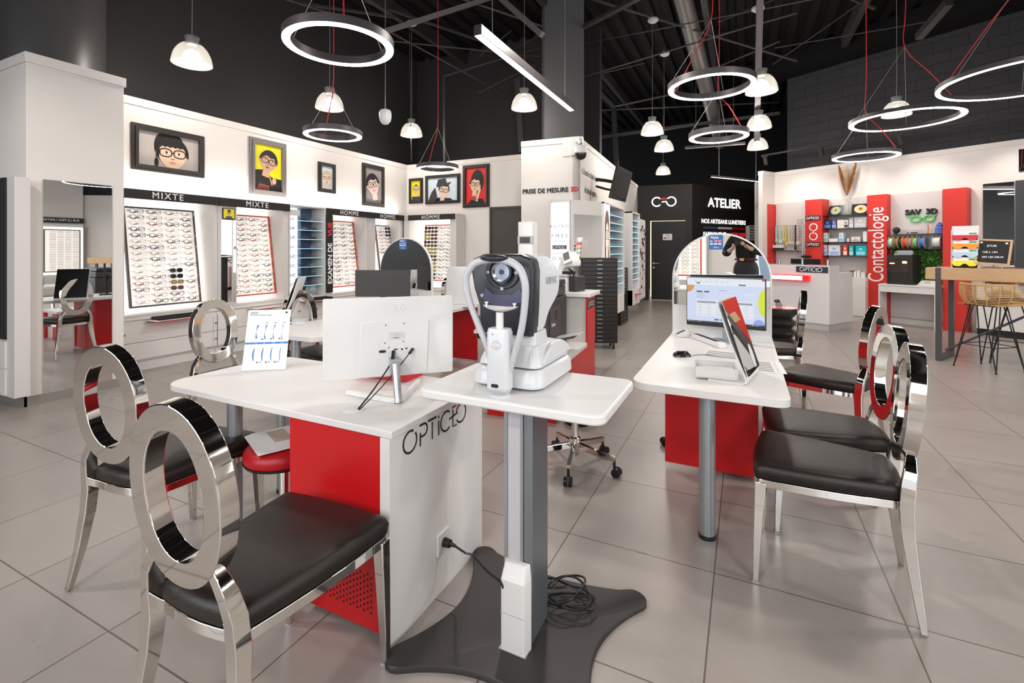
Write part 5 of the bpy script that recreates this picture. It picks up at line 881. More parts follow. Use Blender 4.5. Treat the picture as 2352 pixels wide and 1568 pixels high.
# tall white measuring kiosk
p = at_d(1206, 560, 6.4); t = thing('measuring_kiosk', 'tall white column shaped measuring device in front of the grey door', 'device', (p.x, p.y, 0), R(8)); zt = EYE-(509-HY)*6.4/FPX; G().prism(rrect(-.105, .105, 0, .26, .03), .03, zt, 'z').build('tower_body', plast, t, smooth=40, bevel=.01); G().box(-.106, .106, -.004, .05, zt-.30, zt-.19).build('sensor_band', plastg, t, smooth=0, bevel=.004); G().box(-.07, .07, -.007, -.004, zt-.285, zt-.205).build('sensor_window', black, t, smooth=0); g = G(); g.flat([(-.012, zt-.50), (.012, zt-.50), (.012, zt-.49), (-.012, zt-.49)], -.001); g.flat([(-.012, zt-.48), (.012, zt-.48), (.012, zt-.47), (-.012, zt-.47)], -.001); g.build('small_mark', txtb, t, smooth=0); G().prism(rrect(-.2, .2, -.06, .34, .05), 0, .03, 'z').build('foot', plast, t)
# camera dome and television on the block
p = FX.w(-.15, 0, 0); t = thing('dome_camera', 'white dome security camera on a bracket at the block corner', 'security camera', FX.w(-.10, -.002, 3.03), FX.rz); G().box(-.16, .10, -.012, 0, -.13, .13).build('back_plate', white, t, smooth=0); G().box(.0, .18, -.07, .012, -.13, .15).build('junction_box', plast, t, smooth=0, bevel=.004)
g = G(); g.tube(spline([(.10, -.07, .06), (.12, -.15, .07), (.17, -.20, .06), (.19, -.21, -.0)]), .035, 12); g.build('bracket_arm', plast, t); G().lathe([(.03, .03), (.07, .02), (.10, -.0), (.10, -.09), (.09, -.10)], 28, (.19, -.21, -.05)).build('camera_housing', plast, t, smooth=40); G().lathe([(.088, -.10), (.085, -.14), (.065, -.175), (.03, -.195), (.001, -.20)], 28, (.19, -.21, -.05)).build('dark_dome', mat('smoked_dome', (.02, .015, .012), .08), t, smooth=60)
A_ = [at_d(1455, 381, 7.9), at_d(1403, 378, 7.6)]
tv = thing('wall_television', 'black flat television tilted out from the side wall of the block', 'television', at_d(1430, 425, 8.3), 0); tv.rotation_euler = (R(0), R(0), R(86)); g = G(); g.M = Matrix.Rotation(R(14), 4, 'X'); g.box(-.40, .40, 0, .06, -.27, .27); g.build('bezel', black, tv, smooth=0, bevel=.006); g = G(); g.M = Matrix.Rotation(R(14), 4, 'X'); g.box(-.36, .36, -.003, -.0005, -.21, .24); g.build('dark_screen', mat('dark_screen', (.03, .028, .03), .15), tv, smooth=0)
g = G(); g.box(-.10, .10, .08, .12, -.15, .12); g.tube([(0, .1, .05), (0, .3, .1), (-.1, .45, .12)], .03, 10); g.tube([(0, .1, -.1), (0, .3, -.05), (-.1, .45, .0)], .02, 10); g.build('wall_arm', blackm, tv)
# the rest of the small frames far away, one mass
g = G()
for p, rz, tilt, c, sun, sc in REST:
    me = glasses_mesh(c, sun); M = Matrix.Translation(p)@Matrix.Rotation(rz, 4, 'Z')@Matrix.Rotation(tilt, 4, 'X')
    g.M = M; g.add([tuple(v.co) for v in me.vertices], [list(q.vertices) for q in me.polygons])
if REST: tag(g.build('eyeglasses_far', MATS['frame_silver']), 'many small eyeglasses standing on the blue lit glass shelves', 'eyeglasses', kind='stuff')
# ================= RIGHT SHOP WALL =================
def cth(name, label, cat, group=None, x=0., y=0., z=0.): return thing(name, label, cat, FC.w(x, y, z), FC.rz, group)
def X_(px, y=0.): return FC.hit(px, 572, y)[0]
def Z_(px, py, y=0.): return FC.hit(px, py, y)[1]
t = cth('wall_panel', 'pale grey panel lining the lower half of the shop wall', 'panel'); G().box(-2.25, X_(2165), -.02, 0, 0, 2.46).build('panel_board', mat('warm_grey_board', (.66, .62, .60), .5), t, smooth=0)
def column(label, px0, px1, py, off, d, lab=None):
    x0, x1 = X_(px0, -off), X_(px1, -off); zt = Z_((px0+px1)/2, py, -off); t = cth('red_column', label, 'column', 'red shop wall columns', (x0+x1)/2); w = (x1-x0)/2; G().box(-w, w, -off, -.021, 0, zt).build('column_body', redp, t, smooth=0, bevel=.003); return t, w, zt
t, w, zt = column('red column with spectacle logo and two black name plates', 1849, 1888, 458, .32, .3)
for py in (500.5, 561):
    z = Z_(1868, py, -.32); s = G().box(-w+.015, w-.03, -.332, -.3205, z-.045, z+.045).build('name_plate', band, t, smooth=0); g = G(); logo_strokes(g, -w+.035, z-.024, .046, -.3335, .010); g.build('word_mark', [txtw, txtr], s, smooth=0)
g = G(); k = .075; zc = Z_(1868, 532, -.32); g.stroke([(a, zc+.095+b) for a, b in arc(0, 0, k, -75, 250, 24)], .022, -.3225); g.stroke([(a, zc-.095+b) for a, b in arc(0, 0, k, 110, 430, 24)], .022, -.3225); g.stroke([(0, zc-.045), (0, zc+.03)], .022, -.3225); g.stroke([(-.055, zc-.02), (-.055, zc+.03)], .016, -.3225, 1); g.build('logo_shape', [txtw, pm((.20, .03, .15))], t, smooth=0)
t, w, zt = column('red column with the tall white word Contactologie', 1991, 2037, 447, .20, .2); z = (Z_(2014, 468, -.2)+Z_(2014, 655, -.2))/2; text('Contactologie', .37, txtw, t, (.0, -.2035, z), ry=-90, bold=.0015, sx=.685)
t, w, zt = column('widest red column behind the bar table, without lettering', 2165, 2221, 432, .25, .25)
x0, x1 = FR_.hit(1762, 500)[0], FR_.hit(1783, 500)[0]; o = G().box(x0, min(x1, v_ret)-.004, -.03, -.002, 0, 2.44).build('red_wall_panel', redp, smooth=0, loc=FR_.w(0, 0), rz=FR_.rz); tag(o, 'flat red panel at the left end of the shop wall', 'panel')
# glass shelves and goods between the first two columns
SX0, SX1 = X_(1890, -.28)+.0, X_(1993, -.20); SZ = [Z_(1940, p, -.25) for p in (493.5, 524, 555.5, 587)]
for k, z in enumerate(SZ):
    o = G().box(SX0, SX1, -.28, -.022, z-.006, z).build('glass_shelf', MATS['shelf_glass'], smooth=0, loc=FC.w(0, 0), rz=FC.rz); tag(o, '%s glass shelf between the two lettered red columns' % ('top', 'upper middle', 'lower middle', 'bottom')[k], 'shelf', 'glass shelves of the shop wall')
BX = [(1, 1892, 1909, 503, 'black and blue', (.02, .02, .06), (.10, .22, .7)), (1, 1910.5, 1921, 503, 'slate blue', (.10, .11, .25), (.3, .4, .85)), (1, 1923, 1938, 515, 'lower cream', (.80, .76, .68), None), (1, 1939, 1948, 505, 'cream and black', (.78, .74, .62), (.05, .05, .04)), (1, 1950, 1960, 501, 'silver grey', (.5, .5, .55), (.75, .75, .8)), (1, 1962, 1989, 500, 'wide pale grey', (.55, .54, .57), (.7, .68, .72)),
      (2, 1891, 1900, 534, 'mint green', (.62, .85, .76), (.2, .65, .5)), (2, 1904, 1924, 547.5, 'low cream', (.82, .80, .72), None), (2, 1927, 1937, 534, 'white and blue', (.8, .85, .88), (.15, .55, .85)), (2, 1945, 1950, 547, 'small pink', (.85, .60, .62), None), (2, 1955, 1975, 544, 'white lined', (.80, .76, .75), (.5, .4, .4)), (2, 1982, 1990, 532, 'tall white', (.8, .8, .8), None),
      (3, 1889, 1899, 563, 'narrow blue and white', (.72, .78, .85), (.2, .4, .8)), (3, 1903, 1929, 563.5, 'large white and blue', (.80, .80, .83), (.35, .5, .85)), (3, 1936, 1946, 562, 'orange red', (.80, .08, .03), (.85, .8, .7)), (3, 1950, 1960, 564, 'turquoise', (.05, .45, .55), (.5, .8, .8)), (3, 1965, 1989, 564, 'large turquoise', (.0, .50, .58), (.3, .75, .85))]
for sh, p0, p1, pt, nm, c, c2 in BX:
    a, b = X_(p0, -.24), X_(p1, -.24); z0 = SZ[sh]+.001; z1 = z0+max(.05, Z_(p0, pt, -.24)-Z_(p0, (493.5, 524, 555.5, 587)[sh], -.24)); w = (b-a)/2
    t = cth('product_box', '%s product box on the %s glass shelf of the shop wall' % (nm, ('', 'upper middle', 'lower middle', 'bottom')[sh]), 'box', 'product boxes on the glass shelves', (a+b)/2, -.24, z0); g = G(); g.box(-w, w, 0, .12, 0, z1-z0, 0); h = z1-z0
    if c2: g.flat([(-w*.8, h*.08), (w*.8, h*.08), (w*.8, h*.42), (-w*.8, h*.42)], -.001, 1); g.flat(oval(w*.4, h*.12, 14, 0, h*.65), -.001, 1)
    g.build('carton', [pm(c), pm(c2 or c)], t, smooth=0)
a, b = X_(1923, -.24), X_(1938, -.24); tag(G().box(a, b, -.24, -.12, SZ[1]+Z_(1923, 515, -.24)-Z_(1923, 524, -.24)+.003, Z_(1930, 504.5, -.24)).build('product_box', pm((.80, .76, .68)), smooth=0, loc=FC.w(0, 0), rz=FC.rz), 'cream product box lying on top of the lower cream one', 'box', 'product boxes on the glass shelves')
def vase():
    t = cth('pampas_vase', 'clear glass bottle vase with orange and cream pampas plumes on the top shelf', 'vase', None, X_(1945, -.15), -.15, SZ[0]+.001); k = 1.0
    G().lathe([(.001, 0), (.10, .0), (.112, .02), (.112, .22), (.09, .29), (.045, .335), (.032, .36), (.036, .385)], 28).build('glass_bottle', thin_glass, t, smooth=50); rnd = random.Random(5)
    for dx, c, h, nm in ((-.15, (.50, .20, .03), .60, 'orange'), (.17, (.50, .20, .03), .62, 'orange'), (.0, (.70, .55, .38), .56, 'cream'), (-.05, (.66, .50, .33), .50, 'cream')):
        g = G(); top = Vector((dx, 0, .40+h)); b0 = Vector((-dx*.3, 0, .02)); g.tube([b0, Vector((0, 0, .36)), top*.8+Vector((0, 0, .05))], .003, 5); m = Vector((0, 0, .40))
        for k in range(1500):
            s = rnd.random(); p = m.lerp(top, s); r = .068*math.sin(PI*min(1, .12+s*.88))**.7; a = rnd.uniform(0, 2*PI); d = Vector((math.cos(a)*r, math.sin(a)*r*.6, rnd.uniform(.02, .07))); q = Vector((-math.sin(a), math.cos(a), 0))*.0045
            g.add([p-q, p+q, p+d], [(0, 1, 2)])
        g.build('plume', mat('plume_'+nm, c, .9), t, smooth=0)
vase()
for px, lab, c, rz, tl in ((1917, 'left', (.30, .45, .42), -10, 0), (1976, 'right', (.80, .60, .42), 12, 0)):
    t = cth('iris_photo', '%s square black photo of an orange eye iris on the top glass shelf' % ('darker teal' if lab == 'left' else 'paler cream'), 'picture', 'iris photos on the top shelf', X_(px, -.2), -.20, SZ[0]+.002); w = .15
    g = G(); g.M = Matrix.Rotation(R(rz), 4, 'Z')@Matrix.Rotation(R(-18), 4, 'X'); g.box(-w, w, 0, .008, 0, .22, 0); g.flat(oval(.105, .085, 28, 0, .11), -.002, 1); g.flat(oval(.055, .045, 20, 0, .115), -.003, 2); g.flat(oval(.02, .018, 14, 0, .115), -.004, 0); g.build('photo_block', [blackm, pm(c), pm((.85, .40, .04))], t, smooth=0)
# accessories on the wall to the left: hooks, cords, rotating rack, white pots
t = cth('hook_rail', 'wall rail with hanging cords and small bags left of the first red column', 'display rail', None, X_(1812, -.1), -.02); z0 = Z_(1812, 518, -.1); g = G(); g.tube([(-.32, -.08, z0), (.30, -.08, z0)], .006, 6); g.build('rail', brush, t); rnd = random.Random(9)
for k, (px, c, ln, wd) in enumerate(((1784, (.35, .65, .62), .42, .03), (1793, (.40, .65, .65), .45, .05), (1801, (.55, .62, .05), .40, .03), (1807, (.62, .40, .15), .52, .035), (1814, (.6, .55, .3), .48, .03), (1821, (.45, .45, .47), .50, .04), (1828, (.02, .02, .02), .62, .03), (1834, (.80, .72, .6), .50, .05))):
    x = X_(px, -.1)-X_(1812, -.1); g = G(); g.box(x-.012, x+.012, -.11, -.09, z0-ln*.75, z0); g.ell((x, -.10, z0-ln*.8), (wd, .015, .05), 8, 6); g.build('hanging_cord', pm(c), t, smooth=40)
for k in range(6):
    x = X_(1773+k*5, -.1); o = G().lathe([(.001, 0), (.024, 0), (.024, .06), (.022, .062), (.022, .12), (.001, .12)], 14).build('spray_bottle', [plast], smooth=40, loc=FC.w(x, -.11, Z_(1785, 574.5, -.1))); tag(o, 'small white cleaning bottle, %s from the left on the narrow shelf' % ORD[k], 'bottle', 'cleaning bottles on the narrow shelf'); G().lathe([(.0245, .002), (.0245, .055)], 14).build('dark_band', blackm, o)
tag(G().box(X_(1770, -.1), X_(1842, -.1), -.16, -.022, Z_(1785, 574.6, -.1)-.012, Z_(1785, 574.6, -.1)-.001).build('narrow_shelf', MATS['shelf_glass'], smooth=0, loc=FC.w(0, 0), rz=FC.rz), 'narrow glass shelf under the hanging cords', 'shelf')
t = cth('rotating_rack', 'slim upright rack of eyeglasses beside the first red column', 'rack', None, X_(1843, -.45), -.45); g = G(); zt = Z_(1843, 470, -.45); g.cyl((0, 0, 1.13), (0, 0, zt), .010, n=8); 
for k in range(14): z = 1.25+k*.06; g.tube([(-.10, -.02, z+.02), (0, 0, z), (.06, -.02, z+.02)], .004, 5)
g.build('rack_pole', brush, t)
g = G()
for k in range(14): z = 1.25+k*.06; g.tube([(x-.07, -.03, zz+z) for x, zz in oval(.028, .018, 10)], .003, 4, closed=True); g.tube([(x-.0, -.03, zz+z) for x, zz in oval(.028, .018, 10)], .003, 4, closed=True)
o = g.build('rack_glasses', pm((.08, .05, .05)), t)
# reception counter
FZ = Fr(1.308, 9.758, -31.8); t = thing('reception_counter', 'white reception counter with glowing red bar and black name plate', 'counter', FZ.w(0, 0), FZ.rz); HC = 1.125
G().box(-1.75, 0, 0, .03, .11, HC).build('front_panel', white, t, smooth=0, bevel=.002); G().box(-1.75, 0, .03, .36, .11, HC).build('carcass', white, t, smooth=0, bevel=.002); G().box(-.6, 0, .361, .86, .11, .99).build('side_wing', white, t, smooth=0, bevel=.002); G().box(-1.75, -.02, .02, .84, 0, .109).build('plinth', pm((.55, .54, .53)), t, smooth=0)
G().box(-1.85, .12, .04, .30, 1.235, 1.247).build('glass_top', MATS['shelf_glass'], t, smooth=0)
for px in (1790, 1843, 1901): x = FZ.hit(px, 600, .15)[0]; g = G(); g.cyl((x, .15, HC), (x, .15, 1.235), .02, n=14); g.build('glass_post', brush, t)
x0, x1 = FZ.hit(1829, 618)[0], FZ.hit(1902, 618)[0]; z = FZ.hit(1866, 619)[1]; s = G().box(x0, x1, -.008, 0, z-.052, z+.052).build('name_plate', mat('slate_plate', (.035, .04, .055), .4), t, smooth=0); g = G(); logo_strokes(g, x0+.065, z-.032, .068, -.0095, .011); g.build('word_mark', [txtw, txtr], s, smooth=0)
x1 = FZ.hit(1862, 636)[0]; z = FZ.hit(1800, 636)[1]; G().box(-1.6, x1, -.09, 0, z-.05, z+.05).build('red_light_housing', mat('red_acrylic', (.7, .01, .02), .3, emit=(1, .02, .03), es=.35), t, smooth=0, bevel=.004); G().box(-1.58, x1-.10, -.093, -.0905, z-.036, z+.036).build('glowing_strip', emi('pink_white_glow', (1, .62, .55), 5), t, smooth=0)
t2 = thing('counter_screen', 'dark screen behind the reception counter glass', 'monitor', FZ.w(-.62, .45, 0), FZ.rz); G().box(-.26, .26, 0, .03, 1.13, 1.225).build('screen_back', black, t2, smooth=0); G().box(-.02, .02, .01, .03, .99, 1.13).build('stand', black, t2, smooth=0)
t2 = thing('dark_cap', 'dark cap lying on the counter glass in front of the red column', 'cap', FZ.w(FZ.hit(1852, 597, .15)[0], .15, 1.248), 0); G().ell((0, 0, .03), (.085, .06, .032), 14, 8).build('crown', blackm, t2); G().box(-.05, .09, -.10, -.02, .0, .008).build('brim', blackm, t2, smooth=0)
# low white cabinet between counter and column with small goods
x0, x1 = X_(1910, -.30), X_(1989, -.30); t = cth('low_cabinet', 'low white cabinet between the reception counter and the Contactologie column', 'cabinet', None, (x0+x1)/2); w = (x1-x0)/2; zt = Z_(1970, 637, -.3); G().box(-w, w, -.32, -.022, .10, zt).build('carcass', white, t, smooth=0, bevel=.002); G().box(-w, w, -.30, -.03, 0, .099).build('plinth', grayp, t, smooth=0)
for k, (px, c, wd, h) in enumerate(((1912, (.0, .25, .10), .05, .16), (1922, (.25, .6, .45), .09, .13), (1933, (.8, .8, .78), .07, .09), (1957, (.15, .15, .15), .05, .13), (1966, (.78, .76, .74), .05, .11), (1974, (.78, .76, .74), .05, .13), (1984, (.74, .72, .70), .07, .10))):
    tag(G().box(-wd/2, wd/2, -.05, .05, 0, h).build('small_package', pm(c), smooth=0, bevel=.006, loc=FC.w(X_(px, -.2), -.2, zt+.001), rz=FC.rz), '%s small package on the low white cabinet' % ('dark green', 'mint green', 'pale wide', 'black', 'white narrow', 'white taller', 'pale grey low')[k], 'package', 'small packages on the low cabinet')
# white table with the desktop maker machine
yd = -.52; x0, x1 = X_(2017, yd), X_(2152, yd); t = cth('side_table', 'white side table with a drawer under the black glass fronted machine', 'table', None, (x0+x1)/2, yd); w = (x1-x0)/2
G().box(-w, w, 0, .48, .735, .765).build('table_top', white, t, smooth=0, bevel=.002); G().box(-w+.02, w-.02, .005, .02, .62, .73).build('drawer_front', white, t, smooth=0, bevel=.002); G().box(-w, -w+.02, .01, .48, 0, .734).build('side_leg', white, t, smooth=0)
g = G(); g.box(w-.035, w, .0, .03, 0, .734); g.box(w-.035, w, .45, .48, 0, .734); g.box(w-.035, w, .03, .45, 0, .03); g.build('frame_leg', white, t, smooth=0, bevel=.002); G().box(-w+.03, w-.04, .46, .475, .12, .62).build('back_panel', pm((.50, .46, .46)), t, smooth=0)
xa, xb = X_(2037, yd+.05), X_(2096, yd+.05); zt = Z_(2060, 586, yd+.05); t = cth('desktop_printer', 'black box shaped machine with a glass door on the white side table', 'machine', None, (xa+xb)/2, yd+.05, .766); w = (xb-xa)/2; h = zt-.766
g = G(); g.box(-w, w, .02, .40, 0, h); g.build('housing', mat('black_casing', (.022, .020, .019), .4), t, smooth=0, bevel=.008); g = G(); g.ringflat([(-w, 0), (w, 0), (w, h), (-w, h)], [(-w+.03, .04), (w-.03, .04), (w-.03, h-.07), (-w+.03, h-.07)], 0, .019); g.build('door_frame', MATS['black_casing'], t, smooth=0)
G().box(-w+.03, w-.03, .012, .018, h*.42, h-.07).build('door_window', mat('smoked_glass', (.05, .035, .03), .08), t, smooth=0); G().box(w*.2, w*.55, .009, .0115, h*.72, h*.80).build('lit_head', emi('warm_work_light', (1, .75, .4), 1.5), t, smooth=0); G().box(-w*.8, -w*.4, .009, .0115, h*.70, h*.74).build('lit_bar', MATS['warm_work_light'], t, smooth=0)
t2 = cth('handheld_speaker', 'rounded grey device standing on top of the black machine', 'device', None, X_(2077, -.35), -.35, zt+.002); G().prism(rrect(-.125, .125, 0, .085, .03), 0, .05, 'y').build('device_body', plastg, t2, bevel=.004)
t2 = cth('mini_plant', 'tiny potted plant on top of the black machine', 'plant', None, X_(2059, -.35), -.36, zt+.002); G().box(-.035, .035, 0, .05, 0, .03).build('pot', plastg, t2, smooth=0); G().ell((.0, .02, .05), (.03, .02, .025), 8, 6).build('leaves', pm((.12, .4, .04)), t2)
t2 = cth('white_wedge_box', 'white wedge shaped box beside the black machine', 'box', None, X_(2132, -.40), -.40, .766); G().prism([(-.16, 0), (.13, 0), (.13, .085), (-.10, .085)], 0, .16, 'y').build('box_body', white, t2, smooth=0, bevel=.003); G().box(-.05, .03, -.002, -.0005, .05, .058).build('slot', blackm, t2, smooth=0)
# leaf wall
g = G(); rnd = random.Random(11); hx0, hx1 = X_(2050, -.04), X_(2166, -.04); hz1 = Z_(2110, 574, -.04)
for k in range(2600):
    x = rnd.uniform(hx0, hx1); z = rnd.uniform(.70, hz1); y = -.03-rnd.random()*.05; a = rnd.uniform(0, 2*PI); L = rnd.uniform(.022, .045); d = Vector((math.cos(a), -.35*rnd.random(), math.sin(a)))*L; q = Vector((-math.sin(a), 0, math.cos(a)))*L*.32; c = Vector((x, y, z)); g.add([c-d, c+q+Vector((0, -.008, 0)), c+d, c-q], [(0, 1, 2, 3)], rnd.choice((0, 0, 1, 2)))
g.box(hx0, hx1, -.03, -.021, .70, hz1, 3); o = g.build('leaf_wall', [pm((.035, .14, .012), .4), pm((.10, .30, .02), .4), pm((.015, .06, .008), .4), pm((.006, .015, .004))], smooth=0, loc=FC.w(0, 0), rz=FC.rz); tag(o, 'dense artificial green leaf wall behind the black machine', 'leaf wall', kind='stuff')
# spool shelves
R0, R1 = X_(2037, -.2)+.02, X_(2166, -.2); SS = [Z_(2100, p, -.2) for p in (536.5, 571.5)]
for k, z in enumerate(SS): tag(G().box(R0, R1, -.22, -.022, z-.006, z).build('glass_shelf', MATS['shelf_glass'], smooth=0, loc=FC.w(0, 0), rz=FC.rz), ('upper glass shelf under the green glasses sign' if k == 0 else 'lower glass shelf carrying the coloured spools'), 'shelf', 'glass shelves of the shop wall')
cb = mat('cardboard_flange', (.55, .34, .15), .7)
def spool(px, c, fl, nm, r=.118, wd=.075):
    x = X_(px, -.14); t = cth('filament_spool', '%s spool with %s rims on the lower glass shelf' % (nm, 'cardboard' if fl is cb else 'pale grey'), 'spool', 'coloured spools on the glass shelf', x, -.145, SS[1]+.001+r); t.rotation_euler = (0, 0, FC.rz)
    g = G(); g.cyl((-wd/2+.004, 0, 0), (wd/2-.004, 0, 0), r*.78, n=28); g.build('winding', pm(c, .45), t); g = G()
    for s in (-1, 1): g.ringflat(oval(r, r, 28), oval(r*.22, r*.22, 28), s*wd/2-.003, s*wd/2+.003, 'x')
    g.build('flanges', fl, t)
for i, (px, c, fl, nm) in enumerate(((2050.5, (.45, .80, .76), cb, 'mint'), (2060.5, (.16, .22, .05), cb, 'olive green'), (2071, (.02, .02, .018), cb, 'black'), (2082.5, (.80, .08, .03), cb, 'orange red'), (2094, (.42, .30, .36), cb, 'mauve'), (2106, (.20, .75, .22), cb, 'bright green'), (2118, (.06, .20, .62), plastg, 'blue'), (2154, (.75, .72, .69), plastg, 'white'))): spool(px, c, fl, nm, wd=.085 if i < 5 else .11)
t = cth('skull_model', 'small black skull model on the upper glass shelf', 'figurine', None, X_(2059, -.15), -.15, SS[0]+.001); G().ell((0, 0, .075), (.058, .065, .055)).ell((0, -.02, .03), (.036, .04, .032)).build('skull', blackm, t); G().ell((-.022, -.058, .075), (.014, .01, .014), 10, 6).ell((.022, -.058, .075), (.014, .01, .014), 10, 6).build('eye_sockets', pm((.08, .08, .08)), t)
t = cth('glass_bowl', 'wide shallow glass bowl with dark pieces on the upper glass shelf', 'bowl', None, X_(2095, -.15), -.15, SS[0]+.001); G().lathe([(.001, 0), (.05, .002), (.14, .07)], 28).build('bowl_body', thin_glass, t); g = G(); rnd = random.Random(2)
for k in range(9): g.ell((rnd.uniform(-.06, .06), rnd.uniform(-.04, .04), .018), (.018, .014, .012), 8, 5)
g.build('pieces', pm((.10, .03, .03)), t)
t = cth('orange_figurine', 'slim orange and white figurine on the upper glass shelf', 'figurine', None, X_(2133, -.15), -.15, SS[0]+.001); g = G(); g.tube([(-.01, 0, 0), (.005, 0, .08), (-.015, 0, .16)], [.012, .018, .008], 8); g.build('left_half', pm((.75, .20, .08)), t); g = G(); g.tube([(.012, 0, 0), (.03, 0, .10), (.03, 0, .16)], [.010, .014, .006], 8); g.build('right_half', pm((.75, .65, .62)), t)
t = cth('blue_model', 'blue layered model at the right end of the upper glass shelf', 'figurine', None, X_(2158, -.15), -.15, SS[0]+.001); G().lathe([(.001, .0), (.07, .0), (.06, .07), (.065, .08), (.045, .13), (.05, .14), (.02, .19), (.001, .20)], 8).build('model_body', pm((.08, .16, .55)), t, smooth=0)
zt = Z_(2116, 487, -.02); t = cth('raised_sign', 'black raised letters SAV 3D on the shop wall', 'sign', None, X_(2116, -.02), -.02, zt); text('SAV', .135, txtb, t, (X_(2098, -.02)-X_(2116, -.02), -.02, 0), ext=.015, bold=.006); text('3D', .135, txtb, t, (X_(2141, -.02)-X_(2116, -.02), -.02, 0), name='numeral', ext=.015, bold=.006)
zt = Z_(2119, 502, -.03); t = cth('green_glasses_sign', 'bright green glasses shape fixed on the shop wall', 'sign', None, X_(2119, -.03), -.03, zt); g = G(); 
for s in (-1, 1): g.ringflat(oval(.085, .062, 28, s*.098, 0, 2.3), oval(.062, .042, 28, s*.098, 0, 2.3), -.02, .005)
g.box(-.02, .02, -.02, .005, .0, .025); g.box(-.20, -.165, -.02, .005, .035, .06); g.box(.165, .20, -.02, .005, .035, .06); g.build('glasses_shape', pm((.10, .62, .14), .4), t, smooth=0)
# wall mirror and dark numbered panel on the far right
x0, x1 = X_(2258, -.02), X_(2330, -.02); t = cth('tall_wall_mirror', 'tall wall mirror to the right of the widest red column', 'mirror', None, (x0+x1)/2, 0); w = (x1-x0)/2; G().box(-w, w, -.022, -.002, .75, Z_(2290, 420, -.02)).build('mirror_glass', mirror, t, smooth=0)
x2 = X_(2332, -.12); t = cth('numbered_panel', 'dark grey wall panel with the white figure 1 at the right edge', 'panel', None, x2, 0); G().box(0, 1.3, -.12, -.002, .86, Z_(2340, 414, -.12)).build('panel_board', mat('dark_slate_panel', (.05, .05, .055), .5), t, smooth=0); text('1', .13, txtw, t, (.13, -.122, Z_(2343, 426, -.12)), bold=.004)
t = cth('high_mirror', 'mirror hung high on the shop wall at the right edge', 'mirror', None, X_(2346, -.02), 0); zc = Z_(2346, 368, -.02); G().box(-.03, .5, -.02, -.002, zc-.18, zc+.18).build('mirror_glass', mirror, t, smooth=0)
x0 = X_(2243, -.32); t = cth('white_counter', 'low white counter under the tall wall mirror', 'counter', None, x0); G().box(0, 2.6, -.32, -.024, .10, .82).build('carcass', white, t, smooth=0, bevel=.002); G().box(0, 2.6, -.30, -.03, 0, .099).build('plinth', blackm, t, smooth=0); G().box(.62, 2.6, -.34, -.32, .46, .80).build('drawer', white, t, smooth=0, bevel=.003)
# bar table with rattan stools
FT = Fr(2.09, 7.86, -29); t = thing('bar_table', 'high bar table with thick oak top and grey steel frame', 'table', FT.w(0, 0), FT.rz); TZ2 = 1.175
G().box(0, 2.6, 0, .62, 1.025, TZ2).build('oak_top', wood, t, smooth=0, bevel=.006); sf_ = mat('grey_steel_frame', (.10, .10, .105), .4, .5)
g = G(); g.box(.10, .155, -.004, .045, 0, TZ2); g.box(.10, .155, .55, .60, 0, 1.024); g.box(.10, .155, .045, .55, 0, .06); g.build('end_frame', sf_, t, smooth=0, bevel=.002); g = G(); g.tube([(.13, .30, .10), (1.3, .30, .95)], .014, 8); g.build('diagonal_brace', sf_, t); g = G(); g.box(2.35, 2.40, .0, .05, 0, 1.02); g.box(2.35, 2.40, .55, .60, 0, 1.02); g.box(2.35, 2.40, .05, .55, 0, .06); g.build('far_frame', sf_, t, smooth=0)
def rattan_stool(label, loc, rz):
    t = thing('rattan_stool', label, 'bar stool', loc, rz, 'rattan bar stools'); n = 13
    def ucurve(z, s): 
        out = []
        for k in range(25):
            a = R(-200+220*k/24) if False else PI*(1.0+k/24*1.0); x = .255*s*math.cos(a); y = .24*s*math.sin(a)
            out.append((x, y+.02, z))
        fr = .20*max(0, 1-(z-.76)/.24); return [(-.255*s, .02+fr, z)]+out+[(.255*s, .02+fr, z)]
    g = G()
    for k in range(n):
        z = .765+k*.0195; s = .80+.22*math.sin(PI/2*min(1, k/7)); g.tube(ucurve(z, s), .0052 if k < n-1 else .011, 6)
    g.build('woven_back', rattan, t); g = G()
    for a in range(-75, 76, 25):
        pts = []; 
        for k in range(0, n): z = .765+k*.0195; s = (.80+.22*math.sin(PI/2*min(1, k/7)))+.02; pts.append((.255*s*math.sin(R(a)), .02-.24*s*math.cos(R(a)), z))
        g.tube([(pts[0][0]*.3, pts[0][1]*.3, .755)]+pts, .006, 6)
    g.build('upright_canes', rattan, t); g = G(); 
    for k in range(9): x = -.19+k*.0475; g.tube([(x, -.18, .762), (x, 0, .757), (x, .24, .768)], .006, 6)
    g.tube([(-.22, -.05, .765), (-.225, .15, .77), (-.18, .25, .77), (0, .275, .77), (.18, .25, .77), (.225, .15, .77), (.22, -.05, .765)], .011, 8); g.build('woven_seat', rattan, t); G().lathe([(.001, .80), (.15, .798), (.175, .787), (.17, .772), (.001, .77)], 24, (0, .04, 0)).build('cushion', blackm, t, smooth=50)
    for sx in (-1, 1):
        for sy in (-1, 1):
            g = G(); f = (sx*.215, sy*.215, .004); g.tube([f, (sx*.15, sy*.05, .755)], .0065, 8); g.tube([f, (sx*.05, sy*.15, .755)], .0065, 8); g.cyl((f[0], f[1], 0), (f[0], f[1], .008), .013, n=10); g.build('wire_leg', blackm, t)
    g = G(); r = .175; pts = [(-r, -r, .28), (r, -r, .28), (r, r, .28), (-r, r, .28)]
    for i in range(4): g.tube([pts[i], pts[(i+1) % 4]], .005, 6)
    g.build('foot_ring', blackm, t); g = G(); g.tube([(-.15, -.15, .752), (.15, -.15, .752), (.15, .15, .752), (-.15, .15, .752)], .007, 6, closed=True); g.build('seat_ring', blackm, t)
    return t
